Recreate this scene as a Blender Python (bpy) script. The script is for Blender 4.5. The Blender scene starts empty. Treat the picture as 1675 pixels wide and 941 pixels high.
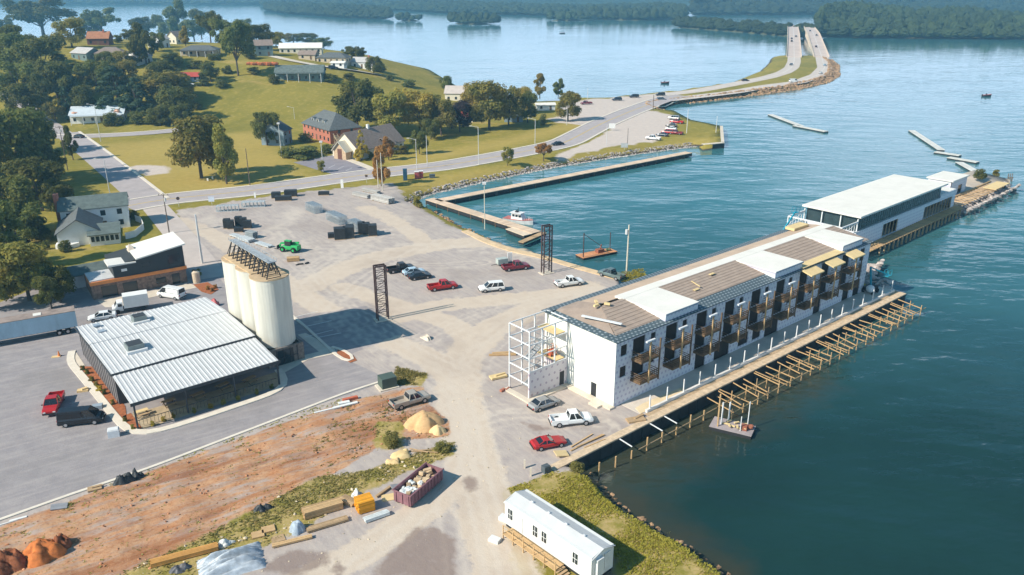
import bpy, math, random
import numpy as np
from mathutils import Vector, Matrix, Euler
from mathutils.geometry import delaunay_2d_cdt
R = math.radians
rnd = random.Random(7)
scene = bpy.context.scene
COL = scene.collection

# ---------------------------------------------------------------- camera
IW, IH, F = 1675.0, 941.0, 1303.0
CX, CY, PITCH, CAMH = 837.5, 470.5, R(20.8), 56.0
cam = bpy.data.cameras.new('camera'); camo = bpy.data.objects.new('camera', cam); COL.objects.link(camo)
cam.sensor_width = 36.0; cam.lens = 36.0 * F / IW; cam.clip_start = 1.0; cam.clip_end = 60000.0
camo.location = (0, 0, CAMH); camo.rotation_euler = (R(90) - PITCH, 0, 0)
scene.camera = camo

# ---------------------------------------------------------------- sun, sky, exposure
SUN_H = Vector((-1.115, -0.632, 1.0)).normalized()          # towards the sun, read off the tower shadows
EL = math.asin(SUN_H.z); AZ = math.atan2(SUN_H.x, SUN_H.y)
sun = bpy.data.lights.new('sun', 'SUN'); suno = bpy.data.objects.new('sun', sun); COL.objects.link(suno)
sun.energy = 4.5; sun.angle = R(0.5); sun.color = (1.0, 0.92, 0.80)
suno.rotation_euler = (-SUN_H).to_track_quat('-Z', 'Y').to_euler()
world = bpy.data.worlds.new('World'); scene.world = world; world.use_nodes = True
nt = world.node_tree; nt.nodes.clear()
def wn(t, **k):
    n = nt.nodes.new(t)
    for a, b in k.items(): setattr(n, a, b)
    return n
sky = wn('ShaderNodeTexSky', sky_type='NISHITA'); sky.sun_disc = False; sky.sun_elevation = EL; sky.sun_rotation = AZ % (2 * math.pi)
sky.air_density = 1.0; sky.dust_density = 1.0; sky.ozone_density = 3.0
tint = wn('ShaderNodeMix', data_type='RGBA', blend_type='MULTIPLY'); tint.inputs[0].default_value = 1.0
tint.inputs[7].default_value = (0.52, 1.0, 1.06, 1)
tc = wn('ShaderNodeTexCoord'); mp = wn('ShaderNodeMapping'); mp.inputs['Scale'].default_value = (2.2, 2.2, 5.0)
nz = wn('ShaderNodeTexNoise'); nz.inputs['Scale'].default_value = 1.6; nz.inputs['Detail'].default_value = 5
rp = wn('ShaderNodeValToRGB'); rp.color_ramp.elements[0].position = 0.52; rp.color_ramp.elements[1].position = 0.72
cl = wn('ShaderNodeMix', data_type='RGBA'); cl.inputs[7].default_value = (12.0, 14.2, 17.5, 1)
bg = wn('ShaderNodeBackground'); bg.inputs['Strength'].default_value = 0.085
out = wn('ShaderNodeOutputWorld')
L = nt.links.new
L(sky.outputs[0], tint.inputs[6]); L(tint.outputs[2], cl.inputs[6]); L(tc.outputs['Generated'], mp.inputs[0]); L(mp.outputs[0], nz.inputs[0])
# cloud bank: clouds lie mostly low over the horizon, with a few higher up
sx = wn('ShaderNodeSeparateXYZ'); L(tc.outputs['Generated'], sx.inputs[0])
mr = wn('ShaderNodeMapRange'); mr.inputs[1].default_value = 0.02; mr.inputs[2].default_value = 0.46; mr.inputs[3].default_value = 0.30; mr.inputs[4].default_value = -0.22; L(sx.outputs[2], mr.inputs[0])
ad = wn('ShaderNodeMath', operation='ADD'); L(nz.outputs[0], ad.inputs[0]); L(mr.outputs[0], ad.inputs[1])
L(ad.outputs[0], rp.inputs[0]); L(rp.outputs[0], cl.inputs[0]); L(cl.outputs[2], bg.inputs[0]); L(bg.outputs[0], out.inputs[0])
vs = scene.view_settings
vs.view_transform = 'Standard'; vs.look = 'None'; vs.gamma = 1.0; vs.use_curve_mapping = False; vs.exposure = 0.52
scene.render.engine = 'CYCLES'
scene.cycles.use_denoising = True
scene.cycles.max_bounces = 6; scene.cycles.diffuse_bounces = 3; scene.cycles.glossy_bounces = 2; scene.cycles.transparent_max_bounces = 8
scene.cycles.volume_bounces = 0; scene.cycles.caustics_reflective = False; scene.cycles.caustics_refractive = False

# ---------------------------------------------------------------- photograph pixel -> point on a level
def ray(px, py):
    a = (px - CX) / F; b = (CY - py) / F
    return (a, math.cos(PITCH) + b * math.sin(PITCH), -math.sin(PITCH) + b * math.cos(PITCH))
def at(px, py, z=0.0):
    d = ray(px, py); t = (z - CAMH) / d[2]
    return (d[0] * t, d[1] * t)
def zup(px, py, Y):
    d = ray(px, py); return CAMH + d[2] * Y / d[1]
def depth(Y, z=0): return Y * math.cos(PITCH) - (z - CAMH) * math.sin(PITCH)
A0 = at(1003, 667); TH = R(40.2); THD = 40.2
def fuv(u, v, th=TH, o=A0):
    c, s = math.cos(th), math.sin(th)
    return (o[0] + u * c - v * s, o[1] + u * s + v * c)

# ---------------------------------------------------------------- materials
def lin(c): return tuple(((x / 255) / 12.92 if x / 255 <= 0.04045 else ((x / 255 + 0.055) / 1.055) ** 2.4) for x in c)
def alb(r, g, b, k=1.2):                                     # colour of a sunlit level surface -> its base colour
    return tuple(min(0.82, max(0.01, x / k)) for x in lin((r, g, b)))
_M = {}
class NB:
    def __init__(s, name):
        s.m = bpy.data.materials.new(name); s.m.use_nodes = True; s.t = s.m.node_tree
        s.b = s.t.nodes['Principled BSDF']; s.o = s.t.nodes['Material Output']
    def n(s, t, **k):
        n = s.t.nodes.new(t)
        for a, b in k.items(): setattr(n, a, b)
        return n
    def l(s, a, b): s.t.links.new(a, b)
    def pos(s, obj=True, scale=(1, 1, 1), rz=0):
        if obj: o = s.n('ShaderNodeTexCoord').outputs['Object']
        else: o = s.n('ShaderNodeNewGeometry').outputs['Position']
        if rz:
            r_ = s.n('ShaderNodeMapping'); r_.inputs['Rotation'].default_value = (0, 0, rz); s.l(o, r_.inputs[0]); o = r_.outputs[0]
        m = s.n('ShaderNodeMapping'); m.inputs['Scale'].default_value = scale
        s.l(o, m.inputs[0]); return m.outputs[0]
    def noise(s, vec, sc, det=4, rough=0.6):
        n = s.n('ShaderNodeTexNoise'); n.inputs['Scale'].default_value = sc; n.inputs['Detail'].default_value = det; n.inputs['Roughness'].default_value = rough
        s.l(vec, n.inputs[0]); return n.outputs[0]
    def ramp(s, fac, p0, p1, c0=(0, 0, 0), c1=(1, 1, 1)):
        r = s.n('ShaderNodeValToRGB'); e = r.color_ramp.elements
        e[0].position = p0; e[1].position = p1; e[0].color = (*c0, 1); e[1].color = (*c1, 1)
        s.l(fac, r.inputs[0]); return r.outputs[0]
    def mix(s, fac, a, b, blend='MIX'):
        m = s.n('ShaderNodeMix', data_type='RGBA', blend_type=blend)
        for i, v in ((0, fac), (6, a), (7, b)):
            if isinstance(v, (int, float)): m.inputs[i].default_value = v
            elif isinstance(v, tuple): m.inputs[i].default_value = (*v[:3], 1)
            else: s.l(v, m.inputs[i])
        return m.outputs[2]
    def math(s, op, a, b=0.0, c=None):
        m = s.n('ShaderNodeMath', operation=op)
        for i, v in enumerate((a, b) if c is None else (a, b, c)):
            if isinstance(v, (int, float)): m.inputs[i].default_value = v
            else: s.l(v, m.inputs[i])
        return m.outputs[0]
    def bump(s, h, st, dist=0.1):
        b = s.n('ShaderNodeBump'); b.inputs['Strength'].default_value = st; b.inputs['Distance'].default_value = dist
        s.l(h, b.inputs['Height']); s.l(b.outputs[0], s.b.inputs['Normal'])
    def fin(s, col=None, rough=0.7, metal=0.0, spec=None):
        if col is not None:
            if isinstance(col, tuple): s.b.inputs['Base Color'].default_value = (*col[:3], 1)
            else: s.l(col, s.b.inputs['Base Color'])
        if isinstance(rough, (int, float)): s.b.inputs['Roughness'].default_value = rough
        else: s.l(rough, s.b.inputs['Roughness'])
        s.b.inputs['Metallic'].default_value = metal
        if spec is not None: s.b.inputs['Specular IOR Level'].default_value = spec
        return s.m
def mat(name, c, rough=0.7, var=0.18, sc=1.2, metal=0.0, bump=0.0, spec=0.3, grime=0.0, isl=0.0):
    if name in _M: return _M[name]
    b = NB(name); v = b.pos(); n = b.noise(v, sc, 5)
    col = b.mix(b.ramp(n, 0.3, 0.7), tuple(x * (1 - var) for x in c), tuple(min(0.9, x * (1 + var)) for x in c))
    if isl:                                       # every board or stone its own tone
        g_ = b.n('ShaderNodeNewGeometry'); h_ = b.n('ShaderNodeHueSaturation'); b.l(col, h_.inputs['Color']); b.l(b.math('ADD', 1 - isl, b.math('MULTIPLY', g_.outputs['Random Per Island'], 2 * isl)), h_.inputs['Value']); col = h_.outputs[0]
    if grime:
        g = b.ramp(b.noise(b.pos(scale=(1, 1, 0.25)), sc * 2.3, 6), 0.5, 0.75)
        col = b.mix(b.math('MULTIPLY', g, grime), col, tuple(x * 0.45 for x in c))
    if bump: b.bump(b.noise(v, sc * 6, 4), bump, 0.05)
    _M[name] = b.fin(col, rough, metal, spec); return _M[name]
def dotmat(name, base, mark, sx, sz, r, ax=(0, 2), var=0.06):
    """house wrap with a small staggered print"""
    b = NB(name); tcn = b.n('ShaderNodeTexCoord'); sp = b.n('ShaderNodeSeparateXYZ'); b.l(tcn.outputs['Object'], sp.inputs[0])
    u = b.math('MULTIPLY', sp.outputs[ax[0]], sx); w = b.math('MULTIPLY', sp.outputs[ax[1]], sz)
    row = b.math('FLOOR', w); u2 = b.math('ADD', u, b.math('MULTIPLY', row, 0.5))
    fu = b.math('SUBTRACT', b.math('FRACT', u2), 0.5); fw = b.math('SUBTRACT', b.math('FRACT', w), 0.5)
    nn = b.noise(tcn.outputs['Object'], 9, 2)
    d = b.math('ADD', b.math('ADD', b.math('MULTIPLY', fu, fu), b.math('MULTIPLY', fw, fw)), b.math('MULTIPLY', b.math('SUBTRACT', nn, 0.5), 0.12))
    k = b.math('LESS_THAN', d, r * r)
    n = b.noise(tcn.outputs['Object'], 0.7, 4)
    bc = b.mix(n, tuple(x * (1 - var) for x in base), tuple(min(0.85, x * (1 + var)) for x in base))
    return b.fin(b.mix(b.math('MULTIPLY', k, 0.75), bc, mark), 0.6, 0, 0.25)
def leafmat(name, c1, c2, c3):
    b = NB(name); g = b.n('ShaderNodeNewGeometry'); oi = b.n('ShaderNodeObjectInfo')
    col = b.mix(g.outputs['Random Per Island'], c1, c2)
    nn = b.ramp(b.noise(b.pos(), 3.2, 3), 0.42, 0.68)
    col = b.mix(b.math('MULTIPLY', nn, 0.6), col, c3)
    hs = b.n('ShaderNodeHueSaturation'); b.l(col, hs.inputs['Color'])
    b.l(b.math('ADD', 0.78, b.math('MULTIPLY', oi.outputs['Random'], 0.5)), hs.inputs['Value'])
    b.l(b.math('ADD', 0.497, b.math('MULTIPLY', oi.outputs['Random'], 0.022)), hs.inputs['Hue'])
    m_ = b.fin(hs.outputs[0], 0.75, 0, 0.12)
    tr = b.n('ShaderNodeBsdfTranslucent'); b.l(hs.outputs[0], tr.inputs[0]); mx = b.n('ShaderNodeMixShader'); mx.inputs[0].default_value = 0.5   # light through the leaves
    b.l(b.b.outputs[0], mx.inputs[1]); b.l(tr.outputs[0], mx.inputs[2]); b.l(mx.outputs[0], b.o.inputs[0]); return m_

# ---------------------------------------------------------------- mesh and object helpers
class MB:
    def __init__(s): s.v = []; s.f = []
    def add(s, vs, fs):
        o = len(s.v); s.v += [tuple(p) for p in vs]; s.f += [tuple(i + o for i in q) for q in fs]; return s
    def bx(s, x0, x1, y0, y1, z0, z1):
        return s.add([(x0, y0, z0), (x1, y0, z0), (x1, y1, z0), (x0, y1, z0), (x0, y0, z1), (x1, y0, z1), (x1, y1, z1), (x0, y1, z1)],
                     [(0, 3, 2, 1), (4, 5, 6, 7), (0, 1, 5, 4), (1, 2, 6, 5), (2, 3, 7, 6), (3, 0, 4, 7)])
    def box(s, c, d, rz=0.0, tilt=0.0):
        m = Matrix.Translation(c) @ Euler((0, tilt, rz)).to_matrix().to_4x4()
        P = [m @ Vector((x * d[0] / 2, y * d[1] / 2, z * d[2] / 2)) for z in (-1, 1) for (x, y) in ((-1, -1), (1, -1), (1, 1), (-1, 1))]
        return s.add(P, [(0, 3, 2, 1), (4, 5, 6, 7), (0, 1, 5, 4), (1, 2, 6, 5), (2, 3, 7, 6), (3, 0, 4, 7)])
    def tube(s, p, q, r, n=6, r2=None):
        p = Vector(p); q = Vector(q); r2 = r if r2 is None else r2
        d = (q - p).normalized(); a = d.orthogonal().normalized(); b = d.cross(a)
        V = []
        for c, rr in ((p, r), (q, r2)):
            V += [c + a * rr * math.cos(2 * math.pi * i / n) + b * rr * math.sin(2 * math.pi * i / n) for i in range(n)]
        return s.add(V, [(i, (i + 1) % n, n + (i + 1) % n, n + i) for i in range(n)] + [tuple(range(n))[::-1], tuple(range(n, 2 * n))])
    def bar(s, p, q, w, h=None):
        p = Vector(p); q = Vector(q); h = h or w; d = (q - p)
        if d.length < 1e-6: return s
        d.normalize(); up = Vector((0, 0, 1)) if abs(d.z) < 0.95 else Vector((0, 1, 0))
        a = d.cross(up).normalized() * w / 2; b = a.cross(d).normalized() * h / 2
        V = [c + sx * a + sy * b for c in (p, q) for (sx, sy) in ((-1, -1), (1, -1), (1, 1), (-1, 1))]
        return s.add(V, [(0, 3, 2, 1), (4, 5, 6, 7), (0, 1, 5, 4), (1, 2, 6, 5), (2, 3, 7, 6), (3, 0, 4, 7)])
    def prism(s, pts, z0, z1):
        n = len(pts)
        def zz(z, i): return z[i] if isinstance(z, (list, tuple)) else z
        V = [(p[0], p[1], zz(z0, i)) for i, p in enumerate(pts)] + [(p[0], p[1], zz(z1, i)) for i, p in enumerate(pts)]
        return s.add(V, [tuple(range(n))[::-1], tuple(range(n, 2 * n))] + [(i, (i + 1) % n, n + (i + 1) % n, n + i) for i in range(n)])
    def cyl(s, x, y, z0, z1, r, n=12, r2=None): return s.tube((x, y, z0), (x, y, z1), r, n, r2)
    def loft(s, rings, cap=True):
        n = len(rings[0]); V = [p for r in rings for p in r]; Fc = []
        for k in range(len(rings) - 1):
            Fc += [(k * n + i, k * n + (i + 1) % n, (k + 1) * n + (i + 1) % n, (k + 1) * n + i) for i in range(n)]
        if cap: Fc += [tuple(range(n))[::-1], tuple(range((len(rings) - 1) * n, len(rings) * n))]
        return s.add(V, Fc)
    def blob(s, c, r, seed, sq=(1, 1, 1), amp=0.25, sub=1):
        V, Fc = ICO[sub]; q = random.Random(seed); ph = [q.uniform(0, 6) for _ in range(6)]
        P = []
        for x, y, z in V:
            k = 1 + amp * (0.5 * math.sin(3 * x + ph[0] + 2 * y) + 0.5 * math.sin(4 * y + ph[1] + 2 * z) + q.uniform(-.5, .5))
            P.append((c[0] + x * r * sq[0] * k, c[1] + y * r * sq[1] * k, c[2] + z * r * sq[2] * k))
        return s.add(P, Fc)
    def mesh(s, name, m=None, smooth=False):
        me = bpy.data.meshes.new(name); me.from_pydata(s.v, [], s.f); me.update()
        if smooth: me.polygons.foreach_set('use_smooth', [True] * len(me.polygons))
        if m: me.materials.append(m)
        return me
    def build(s, name, m, parent=None, smooth=False, **k):
        return mkobj(name, s.mesh(name, m, smooth), parent, **k)
def _ico(n):
    t = (1 + 5 ** .5) / 2
    V = [Vector(p).normalized() for p in ((-1, t, 0), (1, t, 0), (-1, -t, 0), (1, -t, 0), (0, -1, t), (0, 1, t), (0, -1, -t), (0, 1, -t), (t, 0, -1), (t, 0, 1), (-t, 0, -1), (-t, 0, 1))]
    Fc = [(0, 11, 5), (0, 5, 1), (0, 1, 7), (0, 7, 10), (0, 10, 11), (1, 5, 9), (5, 11, 4), (11, 10, 2), (10, 7, 6), (7, 1, 8), (3, 9, 4), (3, 4, 2), (3, 2, 6), (3, 6, 8), (3, 8, 9), (4, 9, 5), (2, 4, 11), (6, 2, 10), (8, 6, 7), (9, 8, 1)]
    for _ in range(n):
        mid = {}; G = []
        def md(a, b):
            k = (min(a, b), max(a, b))
            if k not in mid: V.append(((V[a] + V[b]) / 2).normalized()); mid[k] = len(V) - 1
            return mid[k]
        for a, b, c in Fc:
            x, y, z = md(a, b), md(b, c), md(c, a); G += [(a, x, z), (b, y, x), (c, z, y), (x, y, z)]
        Fc = G
    return [tuple(v) for v in V], Fc
ICO = [_ico(0), _ico(1), _ico(2)]
def mkobj(name, me, parent=None, loc=None, rz=None, label=None, cat=None, group=None, kind=None):
    o = bpy.data.objects.new(name, me); COL.objects.link(o)
    if parent: o.parent = parent
    if loc: o.location = loc
    if rz is not None: o.rotation_euler.z = rz
    tag(o, label, cat, group, kind); return o
def tag(o, label=None, cat=None, group=None, kind=None):
    if label: o['label'] = label
    if cat: o['category'] = cat
    if group: o['group'] = group
    if kind: o['kind'] = kind
def thing(name, label, cat, loc=(0, 0, 0), rz=0.0, group=None):
    return mkobj(name, None, None, loc, rz, label, cat, group)
def dup(root, loc=None, rz=None, label=None):
    r = root.copy(); COL.objects.link(r)
    if loc is not None: r.location = loc
    if rz is not None: r.rotation_euler.z = rz
    if label: r['label'] = label
    for ch in list(root.children):
        c = ch.copy(); COL.objects.link(c); c.parent = r
        for g in list(ch.children):
            d = g.copy(); COL.objects.link(d); d.parent = c
    return r
def wall_holes(mb, Lx, H, holes, t=0.25, y=0.0, x0=0.0, z0=0.0):
    """a wall in the xz plane, front at y, back at y+t, with rectangular openings (xa,xb,za,zb)"""
    xs = sorted({x0, Lx, *[h[0] for h in holes], *[h[1] for h in holes]}); zs = sorted({z0, H, *[h[2] for h in holes], *[h[3] for h in holes]})
    for i in range(len(xs) - 1):
        for j in range(len(zs) - 1):
            a, b, c, d = xs[i], xs[i + 1], zs[j], zs[j + 1]; mx, mz = (a + b) / 2, (c + d) / 2
            if any(h[0] < mx < h[1] and h[2] < mz < h[3] for h in holes): continue
            mb.add([(a, y, c), (b, y, c), (b, y, d), (a, y, d)], [(0, 1, 2, 3)])
            mb.add([(a, y + t, c), (b, y + t, c), (b, y + t, d), (a, y + t, d)], [(3, 2, 1, 0)])
    for a, b, c, d in holes:
        for q in (((a, c), (a, d)), ((b, d), (b, c)), ((a, d), (b, d)), ((b, c), (a, c))):
            (p0, r0), (p1, r1) = q
            mb.add([(p0, y, r0), (p1, y, r1), (p1, y + t, r1), (p0, y + t, r0)], [(0, 1, 2, 3)])
    mb.add([(x0, y, H), (Lx, y, H), (Lx, y + t, H), (x0, y + t, H)], [(0, 1, 2, 3)])
    return mb
# ================================================================ SETTING
WZ = -2.0
def sst(x): x = np.clip(x, 0, 1); return x * x * (3 - 2 * x)
_cx = [-420, -250, -171, -117, -92, -66, -46, -30, -10]; _cz = [27, 26, 23, 20, 17, 10.5, 5.5, 2.5, 0]
P0 = lambda *ps: [at(*p) for p in ps]
PW = lambda *ps: [at(p[0], p[1], WZ) for p in ps]
BANK = PW((962, 776), (985, 800), (1005, 825), (1030, 843), (1062, 862), (1090, 882), (1120, 895), (1150, 915), (1190, 945), (1240, 1000), (1330, 1100))
RIP_FAR = PW((672, 332), (705, 319), (800, 297), (900, 276), (1000, 259), (1085, 247), (1140, 240))
RIP_NEAR = PW((672, 332), (720, 352), (770, 380), (815, 402), (850, 414))
CW_R = PW((1095, 184), (1075, 176), (1100, 170), (1130, 169), (1200, 161), (1255, 154), (1305, 147), (1355, 135), (1372, 124), (1371, 107), (1360, 98), (1345, 94), (1287, 92), (1262, 93), (1259, 96), (1250, 108), (1240, 117), (1190, 137), (1090, 151), (990, 161), (950, 163))
SPIT_R = [fuv(u, v) for u, v in ((78, 0), (82, 6), (93, 9.5))]
SPIT_T = [fuv(u, v) for u, v in ((152, 14.5), (165, 15), (180, 15.5), (194, 16.5))]
SLOPES = [(BANK, 2.6), (RIP_FAR, 5.0), (RIP_NEAR, 2.5), (CW_R, 7.0), (SPIT_R, 3.5), (SPIT_T, 3.0)]
def segdist(X, Y, poly):
    d = np.full(X.shape, 1e9)
    for (ax, ay), (bx, by) in zip(poly[:-1], poly[1:]):
        vx, vy = bx - ax, by - ay; L2 = vx * vx + vy * vy + 1e-9
        t = np.clip(((X - ax) * vx + (Y - ay) * vy) / L2, 0, 1)
        d = np.minimum(d, np.hypot(X - ax - t * vx, Y - ay - t * vy))
    return d
def inside(X, Y, poly):
    r = np.zeros(X.shape, bool); n = len(poly)
    for i in range(n):
        (x1, y1), (x2, y2) = poly[i], poly[(i + 1) % n]
        if y1 == y2: continue
        r ^= ((y1 > Y) != (y2 > Y)) & (X < (x2 - x1) * (Y - y1) / (y2 - y1) + x1)
    return r
def hgt_np(X, Y):
    X = np.asarray(X, float); Y = np.asarray(Y, float)
    c = np.interp(X, _cx, _cz)
    h = c * sst((Y - 322) / 128.0) * (1 - 0.97 * sst((Y - 500) / 85.0))
    for pl, w in SLOPES:
        k = sst(segdist(X, Y, pl) / w); h = k * h + (1 - k) * (-2.5)
    return h
def hgt(x, y): return float(hgt_np(np.array([x]), np.array([y]))[0])
def att(px, py):
    """first point of the terrain under a pixel of the photograph"""
    d = ray(px, py); t = np.arange(60, 1200, 1.0) / d[1]
    X, Y, Z = d[0] * t, d[1] * t, CAMH + d[2] * t
    i = np.nonzero(Z < hgt_np(X, Y))[0]
    if not len(i): return (float(X[-1]), float(Y[-1]), 0.0)
    t = np.linspace(t[max(0, i[0] - 1)], t[i[0]], 41); X, Y, Z = d[0] * t, d[1] * t, CAMH + d[2] * t; hh = hgt_np(X, Y)
    i = np.nonzero(Z <= hh + 1e-6)[0]; i = i[0] if len(i) else -1
    return (float(X[i]), float(Y[i]), float(hh[i]))

land = [(-420, 40), (60, 30), *BANK[::-1], fuv(-17.0, -5.75), fuv(76, -5.75), fuv(77, -3), *SPIT_R, fuv(95, 13.6), fuv(149, 15.0), *SPIT_T,
        fuv(198, 19), fuv(203, 31), fuv(176, 32), fuv(92, 30), fuv(90, 16.2), fuv(22, 16.2), *P0((1010, 452), (985, 445), (930, 430), (880, 416)), *RIP_NEAR[::-1], *RIP_FAR[1:],
        *P0((1150, 238), (1183, 233), (1180, 206), (1130, 196)), *CW_R, *P0((920, 165), (880, 166)), (-20, 432), (-35, 470), (-62, 540), (-100, 575), (-160, 588), (-420, 595)]
def dens(poly, st):
    o = []
    for i in range(len(poly)):
        a, b = poly[i], poly[(i + 1) % len(poly)]; m = (a[1] + b[1]) / 2
        n = max(1, int(math.dist(a, b) / (st if m < 250 else st * 4)))
        o += [(a[0] + (b[0] - a[0]) * k / n, a[1] + (b[1] - a[1]) * k / n) for k in range(n)]
    return o
landb = dens(land, 1.5)
# ---- ground cover masks (which material lies where), polygons read off the photograph
ASPH = P0((-60, 520), (60, 470), (130, 470), (160, 490), (310, 462), (345, 440), (372, 470), (470, 520), (600, 500), (660, 545), (560, 585), (640, 622), (470, 680), (240, 765), (0, 852), (-260, 960))
CLAY = P0((0, 862), (240, 773), (470, 690), (560, 660), (640, 640), (690, 632), (700, 660), (735, 690), (735, 715), (640, 720), (520, 790), (400, 850), (300, 905), (200, 960), (-200, 1100), (-260, 965))
WEED = P0((150, 960), (300, 893), (420, 832), (520, 780), (600, 770), (700, 735), (745, 722), (740, 745), (660, 775), (600, 805), (520, 850), (450, 888), (330, 930), (300, 990), (120, 1000))
WEED2 = P0((618, 690), (660, 690), (660, 735), (610, 735)); WEED3 = P0((648, 600), (700, 612), (690, 632), (640, 630))
BANKG = P0((905, 772), (860, 790), (830, 800), (850, 812), (905, 840), (1000, 905), (1040, 960), (1050, 1100), (1400, 1150), (1150, 880), (960, 772))
YARD = P0((285, 345), (330, 338), (460, 318), (560, 308), (640, 300), (700, 348), (760, 380), (820, 405), (900, 425), (1060, 462), (1500, 500), (900, 790), (820, 800), (860, 1100), (-300, 1100), (-200, 560), (250, 430), (310, 420), (300, 380))
SPITG = [fuv(u, v) for u, v in ((76, -9), (76, 40), (205, 40), (205, 10))]
LOTR = P0((1056, 181), (1110, 189), (1105, 204), (1068, 232), (1000, 240), (955, 250), (905, 262), (900, 255), (960, 236), (1000, 210))
APRON = P0((900, 200), (935, 166), (1010, 159), (1090, 151), (1100, 160), (1075, 176), (1045, 182), (985, 208))
PATCH = P0((188, 278), (235, 268), (282, 272), (285, 283), (240, 289))
TRACKS = [(P0((850, 1000), (800, 850), (770, 740), (750, 650), (750, 590), (800, 540), (880, 500), (960, 470)), 4.0),
          (P0((750, 620), (700, 585), (620, 550), (540, 510), (490, 480), (420, 430), (350, 385), (290, 360)), 3.2),
          (P0((500, 470), (560, 440), (620, 420), (720, 400), (800, 395), (880, 415)), 4.5), (P0((780, 560), (740, 530), (650, 500), (560, 470)), 3.0),
          (P0((640, 520), (720, 500), (820, 490), (930, 480)), 3.5), (P0((700, 400), (660, 370), (600, 340)), 3.0), (P0((780, 760), (700, 830), (600, 900), (480, 960)), 2.6)]
pts = []
def lattice(x0, x1, y0, y1, s):
    for j in range(int((y1 - y0) / s)):
        for i in range(int((x1 - x0) / s)):
            pts.append((x0 + (i + (j % 2) * .5) * s + rnd.uniform(-.2, .2) * s, y0 + j * s + rnd.uniform(-.2, .2) * s))
lattice(-75, 50, 62, 105, 0.62); lattice(-75, 45, 105, 165, 0.75); lattice(-110, -75, 105, 190, 1.3); lattice(-75, 45, 165, 190, 1.2); lattice(-170, 140, 190, 260, 3.0); lattice(-260, 160, 260, 360, 5); lattice(-420, 320, 360, 760, 9)
lattice(45, 150, 105, 190, 3); lattice(-420, -110, 62, 260, 9)
pa = np.array(pts); ok = inside(pa[:, 0], pa[:, 1], land)
bd = segdist(pa[:, 0], pa[:, 1], land + [land[0]]); ok &= bd > 0.5
pa = pa[ok]
V2 = [Vector(p) for p in landb] + [Vector(p) for p in pa]
nb = len(landb)
ov, oe, of, _, _, _ = delaunay_2d_cdt(V2, [(i, (i + 1) % nb) for i in range(nb)], [], 1, 1e-4)
ox = np.array([v.x for v in ov]); oy = np.array([v.y for v in ov]); oz = hgt_np(ox, oy)
def softmask(poly, s):
    d = segdist(ox, oy, poly + [poly[0]]); ins = inside(ox, oy, poly)
    return sst(0.5 + np.where(ins, d, -d) / (2 * s))
M_yard = np.maximum(softmask(YARD, 1.2), softmask(SPITG, 1.0)); M_asph = softmask(ASPH, 0.6)
M_clay = softmask(CLAY, 0.9); M_grass = np.maximum.reduce([softmask(WEED, 1.2), softmask(WEED2, 1.0), softmask(WEED3, 1.0), softmask(BANKG, 1.0)])
M_tan = np.zeros(len(ox))
for pl, w in TRACKS: M_tan = np.maximum(M_tan, 1 - sst((segdist(ox, oy, pl) - w * .35) / w))
M_tan *= (1 - 0.9 * M_asph) ; M_tan = np.maximum(M_tan, softmask(SPITG, 1.0) * .8)
M_pale = np.maximum(softmask(LOTR, 1.5), np.maximum(softmask(APRON, 2.0), softmask(PATCH, 2.0) * .7))
DAMP = [P0((600, 945), (640, 900), (680, 865), (715, 860), (745, 880), (750, 950)), P0((420, 930), (470, 900), (540, 905), (540, 925), (470, 945)), P0((755, 780), (775, 775), (785, 800), (765, 808)), P0((850, 690), (905, 700), (880, 712)), P0((1000, 880), (1020, 905), (1000, 960), (960, 960)), P0((540, 930), (555, 912), (570, 930), (552, 950))]
DRY = [P0((135, 240), (290, 225), (420, 215), (500, 285), (520, 300), (300, 318), (235, 318)), P0((640, 262), (800, 232), (980, 190), (985, 200), (800, 248), (650, 275)), P0((640, 300), (800, 275), (1000, 245), (1150, 225), (1180, 230), (1000, 262), (700, 318))]
M_dry = np.maximum.reduce([softmask(d_, 6.0) for d_ in DRY])
M_damp = np.maximum.reduce([softmask(d_, 1.0) for d_ in DAMP]) * .9
# tyre ruts: pairs of narrow lines worn along curved paths through the yard
def smooth(c, n=10):
    o = []
    for p, q in zip(c[:-1], c[1:]): o += [(p[0] + (q[0] - p[0]) * k / 5, p[1] + (q[1] - p[1]) * k / 5) for k in range(5)]
    o.append(c[-1])
    for _ in range(n): o = [o[0]] + [((o[i-1][0] + o[i][0] + o[i+1][0]) / 3, (o[i-1][1] + o[i][1] + o[i+1][1]) / 3) for i in range(1, len(o) - 1)] + [o[-1]]
    return o
def signdist(poly):
    d = np.full(len(ox), 1e9); sg = np.zeros(len(ox))
    for (ax, ay), (bx, by) in zip(poly[:-1], poly[1:]):
        vx, vy = bx - ax, by - ay; L2 = vx * vx + vy * vy + 1e-9; t = np.clip(((ox - ax) * vx + (oy - ay) * vy) / L2, 0, 1)
        dd = np.hypot(ox - ax - t * vx, oy - ay - t * vy); m_ = dd < d; d = np.where(m_, dd, d); sg = np.where(m_, np.sign(vx * (oy - ay) - vy * (ox - ax)), sg)
    return d * sg
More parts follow.
